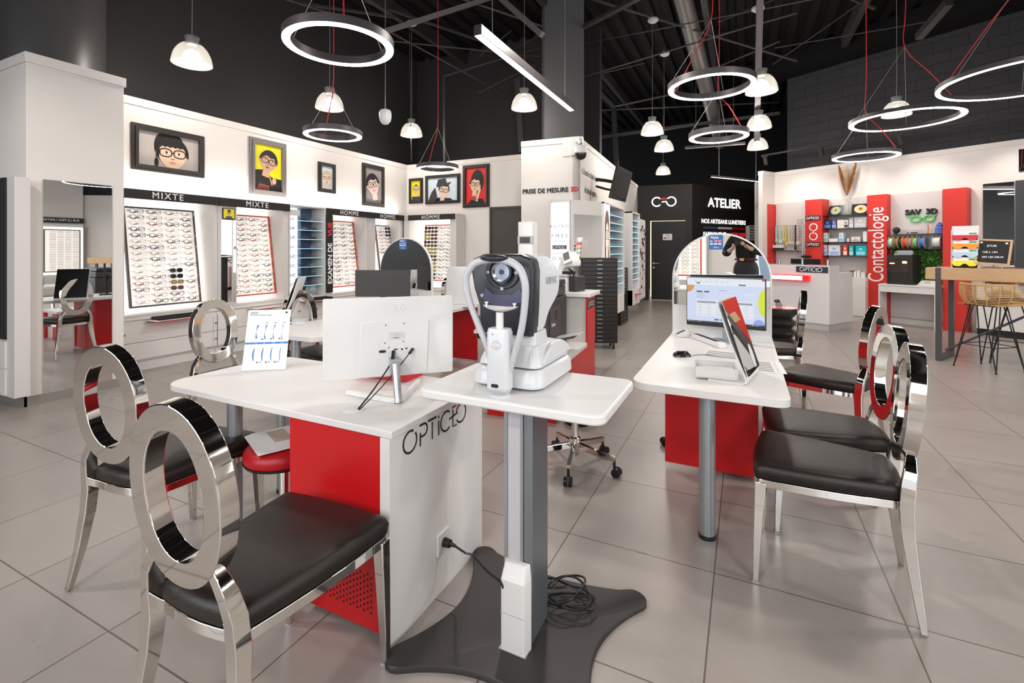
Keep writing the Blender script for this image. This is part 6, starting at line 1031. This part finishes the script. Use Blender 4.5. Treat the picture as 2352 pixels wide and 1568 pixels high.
rattan_stool('rattan bar stool with wire legs, the nearer and fully visible one', (2.585, 7.53, 0), R(-52)); rattan_stool('second rattan bar stool with black cushion at the right picture edge', (3.02, 8.08, 0), R(160))
# sunglasses display stand and letter board on the bar table
p = FT.w(.62, .16, TZ2); p = at_d(2216, 572, 6.0); t = thing('clip_display', 'white counter display with red, orange, blue and yellow clip-on lenses', 'display stand', (p.x, p.y, TZ2+.001), R(-22)); zt = at_d(2216, 518, 6.0).z-TZ2; w = .125
g = G(); g.M = Matrix.Rotation(R(-6), 4, 'X'); g.box(-w, w, .0, .01, 0, zt, 0); g.box(-w-.004, -w, -.02, .16, 0, zt*.9, 0); g.box(-w+.012, w-.012, -.003, -.0005, 0, zt-.12, 1); g.build('stand_body', [white, blackm], t, smooth=0)
for k, (c, nm) in enumerate((((.65, .02, .03), 'red'), ((.85, .32, .02), 'orange'), ((.50, .65, .75), 'pale blue'), ((.90, .75, .0), 'yellow'))):
    g = G(); g.M = Matrix.Rotation(R(-6), 4, 'X'); z = zt-.15-k*.108; g.box(-w+.015, w-.01, -.02, -.016, z+.03, z+.075, 1); P = [(-w*.95, z+.03), (w*.95, z+.03), (w*.98, z), (w*.75, z-.035), (w*.35, z-.038), (w*.1, z-.008), (-w*.1, z-.008), (-w*.35, z-.038), (-w*.75, z-.035), (-w*.98, z)]; g.prism([(x, zz) for x, zz in P], -.034, -.022, 'y', 0); g.box(w*.3, w*.85, -.0215, -.0205, z+.04, z+.06, 2); g.build('clip_lenses', [pm(c, .3), paper, pm((.12, .35, .18))], t, smooth=0)
p = at_d(2277, 572, 5.8); t = thing('letter_board', 'oak framed black letter board with prices on the bar table', 'sign', (p.x, p.y, TZ2+.001), R(-26)); zt = at_d(2270, 561, 5.8).z-TZ2; w = .155; T_ = Matrix.Translation((0, 0, .045))@Matrix.Rotation(R(-16), 4, 'X')@Matrix.Rotation(R(4), 4, 'Y')
g = G(); g.M = T_; g.ringflat([(-w, 0), (w, 0), (w, .32), (-w, .32)], [(-w+.022, .022), (w-.022, .022), (w-.022, .298), (-w+.022, .298)], -.008, .008); g.build('oak_frame', wood, t, smooth=0); g = G(); g.M = T_; g.box(-w+.022, w-.022, -.002, .004, .022, .298); g.build('felt_panel', blackm, t, smooth=0)
for s, x, z, sz in (('ETUIS', -.02, .235, .034), ('12€ L UN', -.03, .155, .032), ('20€ LES DEUX', .0, .095, .03)): text(s, sz, txtw, t, T_@Vector((x, -.004, z)), rx=74, ext=.0005, bold=.0008)
g = G(); g.M = T_; g.flat(oval(.014, .011, 12, -w+.04, .275), -.004); g.flat(oval(.014, .011, 12, w-.05, .275), -.004); g.build('felt_dots', txtw, t, smooth=0); g = G(); g.tube([(-.08, .0, .05), (-.10, -.05, 0)], .006, 6); g.tube([(.08, 0, .05), (.10, -.05, 0)], .006, 6); g.tube([(0, .07, .2), (0, .16, 0)], .006, 6); g.build('easel_legs', wood, t)
# pigeonhole unit on the far pale wall
p = at_d(1733, 535, 13.2); t = thing('pigeonhole_unit', 'small grey pigeonhole shelf unit hung beside the workshop wall', 'shelf unit', p, R(20)); g = G(); w, h = .20, .20; g.ringflat([(-w, -h), (w, -h), (w, h), (-w, h)], [(-w+.012, -h+.012), (w-.012, -h+.012), (w-.012, h-.012), (-w+.012, h-.012)], -.15, .1); g.box(-.006, .006, -.15, .1, -h, h)
for k in range(1, 5): g.box(-w, w, -.15, .1, -h+k*.08-.004, -h+k*.08+.004)
g.box(-w, w, .08, .1, -h, h); g.build('unit_body', grayp, t, smooth=0)
# zigzag side table and bowl
p = at_d(1793, 700, 6.3); t = thing('zigzag_table', 'black zigzag turned side table with a red glossy top', 'side table', (p.x, p.y, 0)); pr = [(.001, 0)]; z = 0
for k in range(4): pr += [(.13, z), (.195, z+.065), (.13, z+.125)]; z += .128
pr += [(.20, .58), (.205, .60), (.205, .635), (.20, .64), (.001, .64)]; G().lathe(pr, 36).build('turned_body', mat('satin_black', (.014, .013, .013), .35), t, smooth=40); G().lathe([(.001, .6405), (.19, .6405), (.19, .643), (.001, .643)], 36).build('red_top', mat('red_gloss', (.55, .02, .025), .15), t, smooth=0)
t2 = thing('candy_bowl', 'clear glass bowl of dark round sweets on the zigzag table', 'bowl', (p.x-.03, p.y, .644)); G().lathe([(.001, .004), (.08, .004), (.085, .01), (.085, .07)], 28).build('bowl_body', thin_glass, t2); g = G(); rnd = random.Random(4)
for k in range(16): a = rnd.uniform(0, 6.28); r = rnd.uniform(0, .05); g.ell((r*math.cos(a), r*math.sin(a), .025+.03*(k//6)), (.022, .022, .02), 8, 6)
g.build('sweets', pm((.05, .03, .035), .3), t2)
# ================= LAMPS =================
ribg = mat('prismatic_shade_glass', (.16, .155, .145), .2, emit=(1, .95, .86), es=.13, alpha=.36); capm = mat('grey_lamp_cap', (.07, .07, .07), .5)
bulb = emi('lamp_bulb_glow', (1, .95, .88), 30)
def bell(px, py, wpx, label, D=.40, watts=34):
    d = FPX*D*math.hypot(1, (px-CXP)/FPX)/wpx; p = at_d(px, py, d); k = D/.40; t = thing('bell_pendant_lamp', label, 'pendant lamp', p, 0, 'glass bell pendant lamps'); prof = []
    g = G(); pr = [(.200, 0), (.203, .004), (.196, .05), (.180, .11), (.150, .17), (.110, .215), (.060, .235)]; n = 56; secs = [[((r+(.0022 if i % 2 else 0))*k*math.cos(2*PI*i/n), (r+(.0022 if i % 2 else 0))*k*math.sin(2*PI*i/n), z*k) for i in range(n)] for r, z in pr]; g.loft(secs, cap=False); g.build('glass_shade', ribg, t, smooth=60)
    g = G(); g.lathe([(.001, .225*k), (.055*k, .225*k), (.075*k, .31*k), (.001, .31*k)], 24); g.build('lamp_cap', capm, t, smooth=30)
    g = G(); g.ell((0, 0, .10*k), (.042*k, .042*k, .075*k), 14, 8); g.build('bulb', bulb, t)
    g = G(); g.tube([(0, 0, .31*k), (.006, 0, .8), (0, 0, 5.75-p.z)], .004, 6); g.build('cord', wire, t)
    l = light('bell_lamp_light', 'POINT', p+Vector((0, 0, .04)), watts, WARM, .10); return t
for a in ((441, 148, 97, 'glass bell lamp at the left, hanging alone over the left wall'), (757, 250, 66, 'glass bell lamp hanging behind the smaller left light ring'), (945, 312, 50, 'glass bell lamp right of the white sensor, over the corner'), (1204, 250, 59, 'glass bell lamp under the long bar light, before the grey column'),
          (1749, 212, 76, 'largest bell lamp of the right stack, touching the upper ring'), (1743, 295, 59, 'middle bell lamp of the right stack of three'), (1740, 342, 49, 'lowest bell lamp of the right stack of three'), (1498, 308, 52, 'nearest bell lamp of the central row of three'), (1525, 346, 45, 'middle bell lamp of the central row of three'), (1523, 400, 34, 'farthest and smallest bell lamp of the central row'), (2059, 266, 72, 'glass bell lamp seen through the large thin ring on the right')): bell(*a)
# downward fill spots added for room brightness, no bell lamps stand here
for x, y in ((-3.8, .2), (-1.0, -1.6), (2.4, -1.2), (4.6, 1.8), (4.9, 5.0), (1.6, 3.4), (-1.6, 4.2)): light('fill_spot', 'SPOT', (x, y, 3.6), 95, WARM, .12, aim=(x, y, 0), spot=165, blend=.3)
def ring(px, py, wpx, D, label, cords, rw=.055, hh=.06, red_side=1, apex=.75, yaw=0.):
    d = FPX*D*math.hypot(1, (px-CXP)/FPX)/wpx; p = at_d(px, py, d); t = thing('ring_pendant_lamp', label, 'pendant lamp', p, 0, 'glowing ring pendant lamps'); N = 72; Ro = D/2; O = oval(Ro, Ro, N); I = oval(Ro-rw, Ro-rw, N)
    g = G(); g.ringflat(O, I, .004, hh, 'z'); g.build('ring_housing', mat('dark_ring_housing', (.05, .042, .045), .45), t, smooth=40)
    g = G(); g.ringflat(oval(Ro-.004, Ro-.004, N), oval(Ro-rw+.004, Ro-rw+.004, N), -.001, .004, 'z'); g.build('light_ring', glow, t, smooth=0)
    ax = Vector((0, 0, hh+apex*D)); g = G()
    for a in (75, 200): g.tube([(Ro*.95*math.cos(R(a+yaw)), Ro*.95*math.sin(R(a+yaw)), hh), ax], .0022, 5)
    g.build('suspension_wire', wire, t); g = G(); a = 320+yaw if red_side > 0 else 155+yaw; q = Vector((Ro*.95*math.cos(R(a)), Ro*.95*math.sin(R(a)), hh)); g.tube(spline([q, q.lerp(ax, .5)+Vector((.004, 0, .004)), ax, ax+Vector((.01, 0, .5)), Vector((0, 0, 5.75-p.z))], 4), .0055, 6); g.build('red_cord', redcable, t)
    return t
ring(780, 107, 258, .80, 'large light ring at the top left, tilted bright oval', 0, rw=.062, hh=.065, red_side=1, apex=.9)
ring(765, 312, 137, .60, 'smaller light ring below the large one on the left', 0, red_side=-1)
ring(1005, 389, 97, .60, 'smallest light ring, over the corner portraits', 0, red_side=-1, apex=.9)
ring(1633, 202, 205, .80, 'upper light ring of the right pair beside the round duct', 0, red_side=-1, apex=.75)
ring(1650, 316, 140, .60, 'lower light ring of the right pair beside the round duct', 0)
ring(2078, 277, 276, 1.15, 'large thin light ring crossing a bell lamp on the right', 0, rw=.062, hh=.05)
ring(1988, 361, 162, .75, 'low thin light ring above the pampas plumes', 0, rw=.055, hh=.05)
ring(2372, 181, 500, 1.35, 'large thin light ring cut by the right picture edge', 0, rw=.045, hh=.045, red_side=-1)
def bar(p0, p1, label, w=.07, h=.09, name='linear_pendant_lamp', m=glow, cables=True):
    p0, p1 = Vector(p0), Vector(p1); c = (p0+p1)/2; t = thing(name, label, 'linear lamp', c, math.atan2(p1.y-p0.y, p1.x-p0.x)); L = (p1-p0).length/2; G().box(-L, L, -w/2, w/2, .006, h).build('lamp_housing', steelp, t, smooth=0, bevel=.002); G().box(-L+.005, L-.005, -w/2+.008, w/2-.008, 0, .006).build('light_strip', m, t, smooth=0)
    g = G(); 
    for s in (-1, 1): g.tube([(s*(L-.25), 0, h), (s*(L-.25), 0, 5.75-c.z)], .003, 5)
    g.build('suspension_wire', wire, t); return t
zz = 3.12; a = at(1097, 82, zz); b = at(1313, 255, zz); bar((a.x, a.y, zz), (b.x, b.y, zz), 'long straight light bar hanging diagonally before the grey column')
a = at_d(1634, 407, 11.0); b = at_d(1752, 414, 11.8); bar(a, (b.x, b.y, a.z), 'thin warm light bar over the workshop sign', .05, .05, m=emi('warm_bar_glow', (1, .93, .7), 4)); a = at_d(1573, 342, 11.5); b = at_d(1712, 330, 11.0); bar(a, (b.x, b.y, a.z), 'unlit grey light bar under the lower ring', .08, .06, m=grayp)
# white capsule sensor
p = at_d(885, 268, 5.6); t = thing('capsule_sensor', 'white capsule shaped sensor hanging on a cord between the rings', 'sensor', p); G().lathe([(.001, -.095), (.035, -.085), (.062, -.05), (.07, -.01), (.07, .05), (.06, .075), (.02, .09), (.001, .09)], 24).build('capsule_body', plast, t, smooth=60); g = G(); g.tube([(0, 0, .09), (0, 0, 5.75-p.z)], .0035, 6); g.build('cord', wire, t)
# spot track above the right wall
A0 = FC.hit(1770, 380, -.55); t = cth('spot_track', 'black spotlight track running along the right shop wall', 'track light', None, 0, -.55, 3.50); G().box(-2.3, 6, -.02, .02, 0, .035).build('track_rail', blackm, t, smooth=0)
for px in (1757, 1885, 2066):
    x = X_(px, -.55); q = thing('track_spotlight', 'black cylinder spotlight on the track, %s' % {1757: 'nearest the black workshop walls', 1885: 'left of the pampas plumes', 2066: 'right of the low thin ring'}[px], 'spotlight', FC.w(x, -.55, 3.50), FC.rz, 'black track spotlights'); g = G(); g.box(-.06, .06, -.018, .018, -.03, -.001); g.build('adapter', blackm, q, smooth=0); g = G(); g.cyl((0, 0, -.04), (.03, -.0, -.20), .042, n=18); g.cyl((0, 0, -.001), (0, 0, -.05), .012, n=8); g.build('spot_head', blackm, q)
for x in (-1.6, -.6, .5, 1.7, 3.2): light('track_spot_light', 'SPOT', FC.w(x, -.8, 3.4), 34, WARM, .05, aim=FC.w(x, 0, 1.5), spot=95, blend=.9)
# unseen spots without fixtures that wash the centre block, blue cases and workshop
for p, q, e in (((-2.2, 4.6, 3.9), (-2.6, 7.2, 2.0), 30), ((-.2, 8.6, 3.9), (-2.4, 9.4, 1.8), 60), ((.0, 11.6, 3.7), (-.6, 14.2, 2.4), 50)): light('wash_spot', 'SPOT', p, e, WARM, .06, aim=q, spot=90, blend=.9)
# ================= ROOF STEEL =================
TN = 4
def strut(x0, y0, x1, y1, wpx, d0, d1, m=steelp, n=8, flatn=1.0):
    global TN
    a = at_d(x0, y0, d0); b = at_d(x1, y1, d1); r = wpx*((d0+d1)/2)/FPX/2; g = G()
    r0 = wpx*d0/FPX/2; g.tube([a, b], min(r0, r), n, flatness=flatn); o = g.build('trim_%d' % TN, m, smooth=50 if n > 4 else 0); TN += 1; struct(o); return o
duct = mat('grey_round_duct', (.16, .15, .145), .45, .5)
strut(1555, -60, 1655, 330, 44, 7.5, 13, duct, 20)
for s in ((885, 72, 1130, -6, 16, 7, 8.0), (1150, -4, 1245, 80, 18, 8, 7.5), (1746, -20, 1738, 320, 20, 6.8, 9.0)): strut(*s, mat('perforated_tray', (.13, .12, .12), .5), 4)
for s in ((1342, 62, 1475, -10, 14, 8, 6.5), (1342, 100, 1900, -8, 3, 9, 7), (1342, 176, 1740, 55, 4, 9, 8), (1342, 178, 1480, 145, 3, 10, 10), (1300, -20, 1830, 140, 6, 8, 9), (1345, 55, 1545, -10, 5, 9, 9), (1345, 180, 1410, 245, 10, 10, 11), (1410, 245, 1550, 215, 5, 11, 11), (1342, 255, 1790, 235, 4, 12, 12), (1345, 320, 1790, 260, 9, 12, 11), (1410, 250, 1418, 430, 14, 12, 12), (1620, 165, 1790, 95, 4, 10, 9), (1600, 95, 1830, 30, 5, 9, 8),
          (830, 0, 1240, 140, 7, 8, 9), (890, 70, 1240, 260, 5, 8, 10), (905, 95, 1240, 130, 4, 9, 9), (1040, -10, 1245, 60, 5, 8, 8), (1020, 175, 1240, 110, 5, 9, 9), (1100, 215, 1230, 150, 8, 9, 9), (940, 50, 945, 370, 3, 9, 9), (1020, 175, 1022, 375, 8, 9, 9), (1190, 180, 1200, 350, 18, 9, 9), (1175, 70, 1100, 130, 4, 9, 9), (1240, 80, 1150, 130, 4, 9, 9), (690, 8, 910, 40, 8, 6.5, 7.5), (1780, 110, 2160, 45, 3, 9, 8), (1775, 148, 2000, -10, 3, 10, 8), (2110, 85, 2180, 5, 22, 7.5, 6.8), (1940, -10, 2010, 20, 8, 8, 8), (1800, -10, 1650, 50, 4, 8, 8), (600, -20, 760, 30, 6, 6, 6.5)): strut(*s, n=4 if s[4] > 6 else 6)
for k, X in enumerate((-5.5, -3.0, -.6, 1.8, 4.2)):
    g = G(); g.box(X-.05, X+.05, -3, 17, 5.45, 5.70); struct(g.build('trim_%d' % TN, steelp, smooth=0)); TN += 1
# fire valve detail and smoke detectors
for px, py, d, w in ((1500, 48, 8.2, .05), (1527, 125, 9.2, .05), (1741, 22, 7.2, .05), (946, 55, 8.5, .06)): t = thing('ceiling_rose', 'small pale round lamp mount under the dark roof, %s' % {1500: 'before the round duct', 1527: 'left of the round duct', 1741: 'on the perforated tray', 946: 'at the left roof strut'}[px], 'lamp mount', at_d(px, py, d), 0, 'round lamp mounts'); G().lathe([(.001, -.03), (.06, -.025), (.09, 0), (.09, .03), (.001, .03)], 20).build('rose_body', plastg, t)
# ================= PHOTOGRAPHER (only seen in the arched mirror) =================
def skin(name, verts, edges, radii, m, parent, sub=2):
    me = bpy.data.meshes.new(name); me.from_pydata([tuple(v) for v in verts], edges, []); o = bpy.data.objects.new(name, me); COL.objects.link(o); o.parent = parent; me.materials.append(m)
    sk = o.modifiers.new('skin', 'SKIN'); sk.use_smooth_shade = True; o.modifiers.new('smooth', 'SUBSURF').levels = sub; o.modifiers['smooth'].render_levels = sub
    for i, r in enumerate(radii): me.skin_vertices[0].data[i].radius = r if isinstance(r, tuple) else (r, r); me.skin_vertices[0].data[i].use_root = (i == 0)
    return o
PH = thing('person', 'person in a black sweater holding a camera at chest height, seen in the arched mirror', 'person', (0, 0, 0), YAW); sk_ = mat('skin_tone', (.62, .38, .27), .5, noise=.1, nscale=20); knit = mat('black_knit', (.012, .012, .012), .85, bump=.3, nscale=300); jean = mat('washed_black_denim', (.035, .035, .038), .8, noise=.3, nscale=80)
V = [(0, -.33, 1.12), (0, -.33, 1.30), (0, -.33, 1.50), (0, -.30, 1.60), (0, -.27, 1.70), (.20, -.33, 1.47), (.29, -.26, 1.24), (.13, -.13, 1.33), (.075, -.10, 1.38), (-.20, -.33, 1.47), (-.29, -.26, 1.22), (-.13, -.12, 1.30), (-.07, -.09, 1.345)]
E_ = [(0, 1), (1, 2), (2, 3), (3, 4), (2, 5), (5, 6), (6, 7), (7, 8), (2, 9), (9, 10), (10, 11), (11, 12)]
skin('body', V, E_, [(.13, .09), (.12, .09), (.10, .08), .05, (.085, .10), .05, .042, .032, .028, .05, .042, .032, .028], sk_, PH)
skin('sweater', [(0, -.33, 1.08)]+V[1:3]+[V[5], V[6], (.16, -.155, 1.31), V[9], V[10], (-.16, -.145, 1.285)], [(0, 1), (1, 2), (2, 3), (3, 4), (4, 5), (2, 6), (6, 7), (7, 8)], [(.165, .12), (.16, .12), (.13, .10), .075, .065, .05, .075, .065, .05], knit, PH)
skin('trousers', [(0, -.33, 1.02), (0, -.33, 1.19), (.10, -.33, .90), (.11, -.33, .52), (.11, -.34, .10), (-.10, -.33, .90), (-.11, -.33, .52), (-.11, -.34, .10)], [(0, 1), (0, 2), (2, 3), (3, 4), (0, 5), (5, 6), (6, 7)], [(.18, .13), (.17, .125), .10, .075, .06, .10, .075, .06], jean, PH)
g = G(); g.tube([(.150*math.cos(R(a)), -.33+.112*math.sin(R(a)), 1.155) for a in range(0, 360, 12)], .02, 8, closed=True); g.build('belt', mat('brown_belt', (.09, .03, .015), .4), PH); G().box(-.03, .03, -.203, -.193, 1.135, 1.175).build('belt_buckle', mat('gold_buckle', (.7, .45, .2), .25, 1), PH, smooth=0)
G().ell((0, -.29, 1.735), (.105, .125, .13)).ell((0, -.36, 1.62), (.09, .07, .16)).build('hair', pm((.10, .05, .025)), PH)
g = G(); 
for s in (-1, 1): g.ell((s*.032, -.172, 1.71), (.011, .008, .008), 8, 6)
g.build('eyes', pm((.03, .02, .02)), PH); g = G(); g.ell((0, -.168, 1.68), (.012, .022, .018), 8, 6); g.build('nose', sk_, PH); g = G(); g.ell((0, -.178, 1.645), (.024, .008, .008), 8, 6); g.build('mouth', pm((.5, .15, .13)), PH)
for s in (-1, 1): g = G(); g.box(s*.10-.11, s*.10+.11, -.46, -.20, 0, .09) if False else g.ell((s*.11, -.29, .045), (.05, .13, .045), 12, 8); g.build('shoe', blackm, PH)
for s in (1, -1):                                         # hands: palm, four bent fingers, thumb closed round the camera
    wr = Vector((s*.078, -.098, 1.375 if s > 0 else 1.345)); V = [wr, wr+Vector((0, .02, .02))]; E_ = [(0, 1)]; Rr = [.020, .022]
    for k in range(4):
        b = V[1]+Vector((s*.004, .008, .018-.013*k)); L = (.9, 1.0, .94, .76)[k]; pts = [b, b+Vector((-s*.012, .018*L, .006)), b+Vector((-s*.034*L, .020*L, .006)), b+Vector((-s*.048*L, .008, .004))]; i0 = len(V); V += pts; E_ += [(1, i0), (i0, i0+1), (i0+1, i0+2), (i0+2, i0+3)]; Rr += [.0095, .009, .0085, .0075]
    b = V[1]+Vector((-s*.006, -.012, .004)); i0 = len(V); V += [b, b+Vector((-s*.022, -.006, .012)), b+Vector((-s*.040, -.004, .016))]; E_ += [(0, i0), (i0, i0+1), (i0+1, i0+2)]; Rr += [.011, .010, .0085]
    skin('hand', V, E_, Rr, sk_, PH, 1)
CMR = thing('photo_camera', 'black camera with lens held up by the person in the mirror', 'camera', (0, 0, 0), YAW); g = G(); g.box(-.066, .066, -.115, -.062, 1.365, 1.455); g.prism([(-.03, 1.455), (.03, 1.455), (.018, 1.48), (-.018, 1.48)], -.11, -.065, 'y'); g.build('camera_body', blackm, CMR, smooth=0, bevel=.006); g = G(); g.cyl((0, -.062, 1.41), (0, -.020, 1.41), .036, .040, 28); g.build('lens_barrel', black, CMR); g = G(); g.cyl((0, -.020, 1.41), (0, -.0195, 1.41), .030, n=28); g.build('front_lens', mat('coated_lens', (.02, .015, .03), .03), CMR)
g = G(); g.tube(spline([(.066, -.09, 1.44), (.13, -.10, 1.30), (.12, -.14, 1.12), (.08, -.20, 1.10), (.05, -.16, 1.22)]), .010, 6, flatness=.25); g.build('neck_strap', mat('black_red_strap', (.05, .008, .008), .7), CMR)
# ---- display on the wall behind the photographer, seen in mirrors ----
FRR = Fr(0, -2.96, 180)
def rearboard(x0, x1, fm, label, seed, loc=(0, -2.96, 0), rz=R(180)):
    t = thing('rear_display', label, 'display case', loc, rz, 'display cases behind the photographer'); G().box(x0-.12, x1+.12, -.20, -.02, .0, 2.2).build('carcass', grayp, t, smooth=0); G().box(x0-.10, x1+.10, -.215, -.2005, .62, 2.1).build('light_panel', light_box, t, smooth=0); b = G().box(x0, x1, -.235, -.216, .72, 2.0).build('display_board', board, t, smooth=0); G().ringflat([(x0-.03, .69), (x1+.03, .69), (x1+.03, 2.03), (x0-.03, 2.03)], [(x0, .72), (x1, .72), (x1, 2.0), (x0, 2.0)], -.245, -.216).build('board_frame', fm, t, smooth=0)
    g = G(); rnd = random.Random(seed)
    for r in range(16):
        for c in range(int((x1-x0)/.19)):
            cx = x0+.1+c*.19; cz = 1.95-r*.078; m = rnd.randrange(4)
            for s in (-1, 1): g.tube([(cx+s*.04+x, -.26, cz+z) for x, z in oval(.03, .024, 10)], .0035, 4, m, closed=True)
            g.tube([(cx-.01, -.26, cz), (cx+.01, -.26, cz)], .003, 4, m)
    o = g.build('small_eyeglasses', [pm(GL[k][0]) for k in ('black', 'tortoise', 'gold', 'brown')], t); o['kind'] = 'stuff'
rearboard(.62, 1.38, orf, 'lit case with an orange framed board of eyeglasses behind the photographer, seen in the mirror', 1)
rearboard(-7.80, -6.95, fro, 'lit case on the far right wall, seen only in the pillar mirror', 2, (7.98, 0, 0), R(-90)); q = thing('price_sign', 'black sign SUR LE PRIX UNITAIRE over the far right display case', 'sign', (7.98, 7.37, 2.33), R(-90)); G().box(-.62, .62, -.06, 0, -.08, .08).build('sign_board', band, q, smooth=0); text('SUR LE PRIX UNITAIRE', .10, txtw, q, (0, -.062, 0), bold=.001)
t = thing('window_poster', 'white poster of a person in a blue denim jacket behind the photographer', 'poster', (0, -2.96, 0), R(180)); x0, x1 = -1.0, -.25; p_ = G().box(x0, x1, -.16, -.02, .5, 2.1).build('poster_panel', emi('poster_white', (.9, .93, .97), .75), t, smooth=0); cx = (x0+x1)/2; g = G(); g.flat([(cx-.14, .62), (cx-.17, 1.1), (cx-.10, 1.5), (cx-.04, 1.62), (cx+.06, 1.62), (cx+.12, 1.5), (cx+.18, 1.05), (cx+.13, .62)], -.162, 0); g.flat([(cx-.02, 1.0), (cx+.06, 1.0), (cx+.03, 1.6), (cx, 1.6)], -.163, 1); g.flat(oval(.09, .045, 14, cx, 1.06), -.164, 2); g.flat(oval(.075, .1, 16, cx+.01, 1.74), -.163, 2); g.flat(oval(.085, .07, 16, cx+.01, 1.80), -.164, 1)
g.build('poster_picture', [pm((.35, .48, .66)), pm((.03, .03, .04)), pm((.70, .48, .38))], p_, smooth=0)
# desk with printer west of the rear desk, seen in the pillar mirror
t = thing('potted_plant', 'green leafy plant in a white pot near the right window, seen only in reflections', 'plant', (5.6, 3.0, 0)); G().lathe([(.001, 0), (.14, 0), (.18, .35), (.16, .35), (.001, .33)], 24).build('pot', plast, t); g = G(); rnd = random.Random(8)
for k in range(40):
    a = rnd.uniform(0, 6.28); r = rnd.uniform(.1, .45); h = rnd.uniform(.6, 1.6); q = Vector((-math.sin(a), math.cos(a), 0))*.05; b = Vector((0, 0, .35)); m_ = Vector((r*.6*math.cos(a), r*.6*math.sin(a), h)); e = Vector((r*1.3*math.cos(a), r*1.3*math.sin(a), h-.05)); g.add([b, m_-q, e, m_+q], [(0, 1, 2, 3)])
g.build('leaves', pm((.08, .35, .05), .4), t, smooth=0)
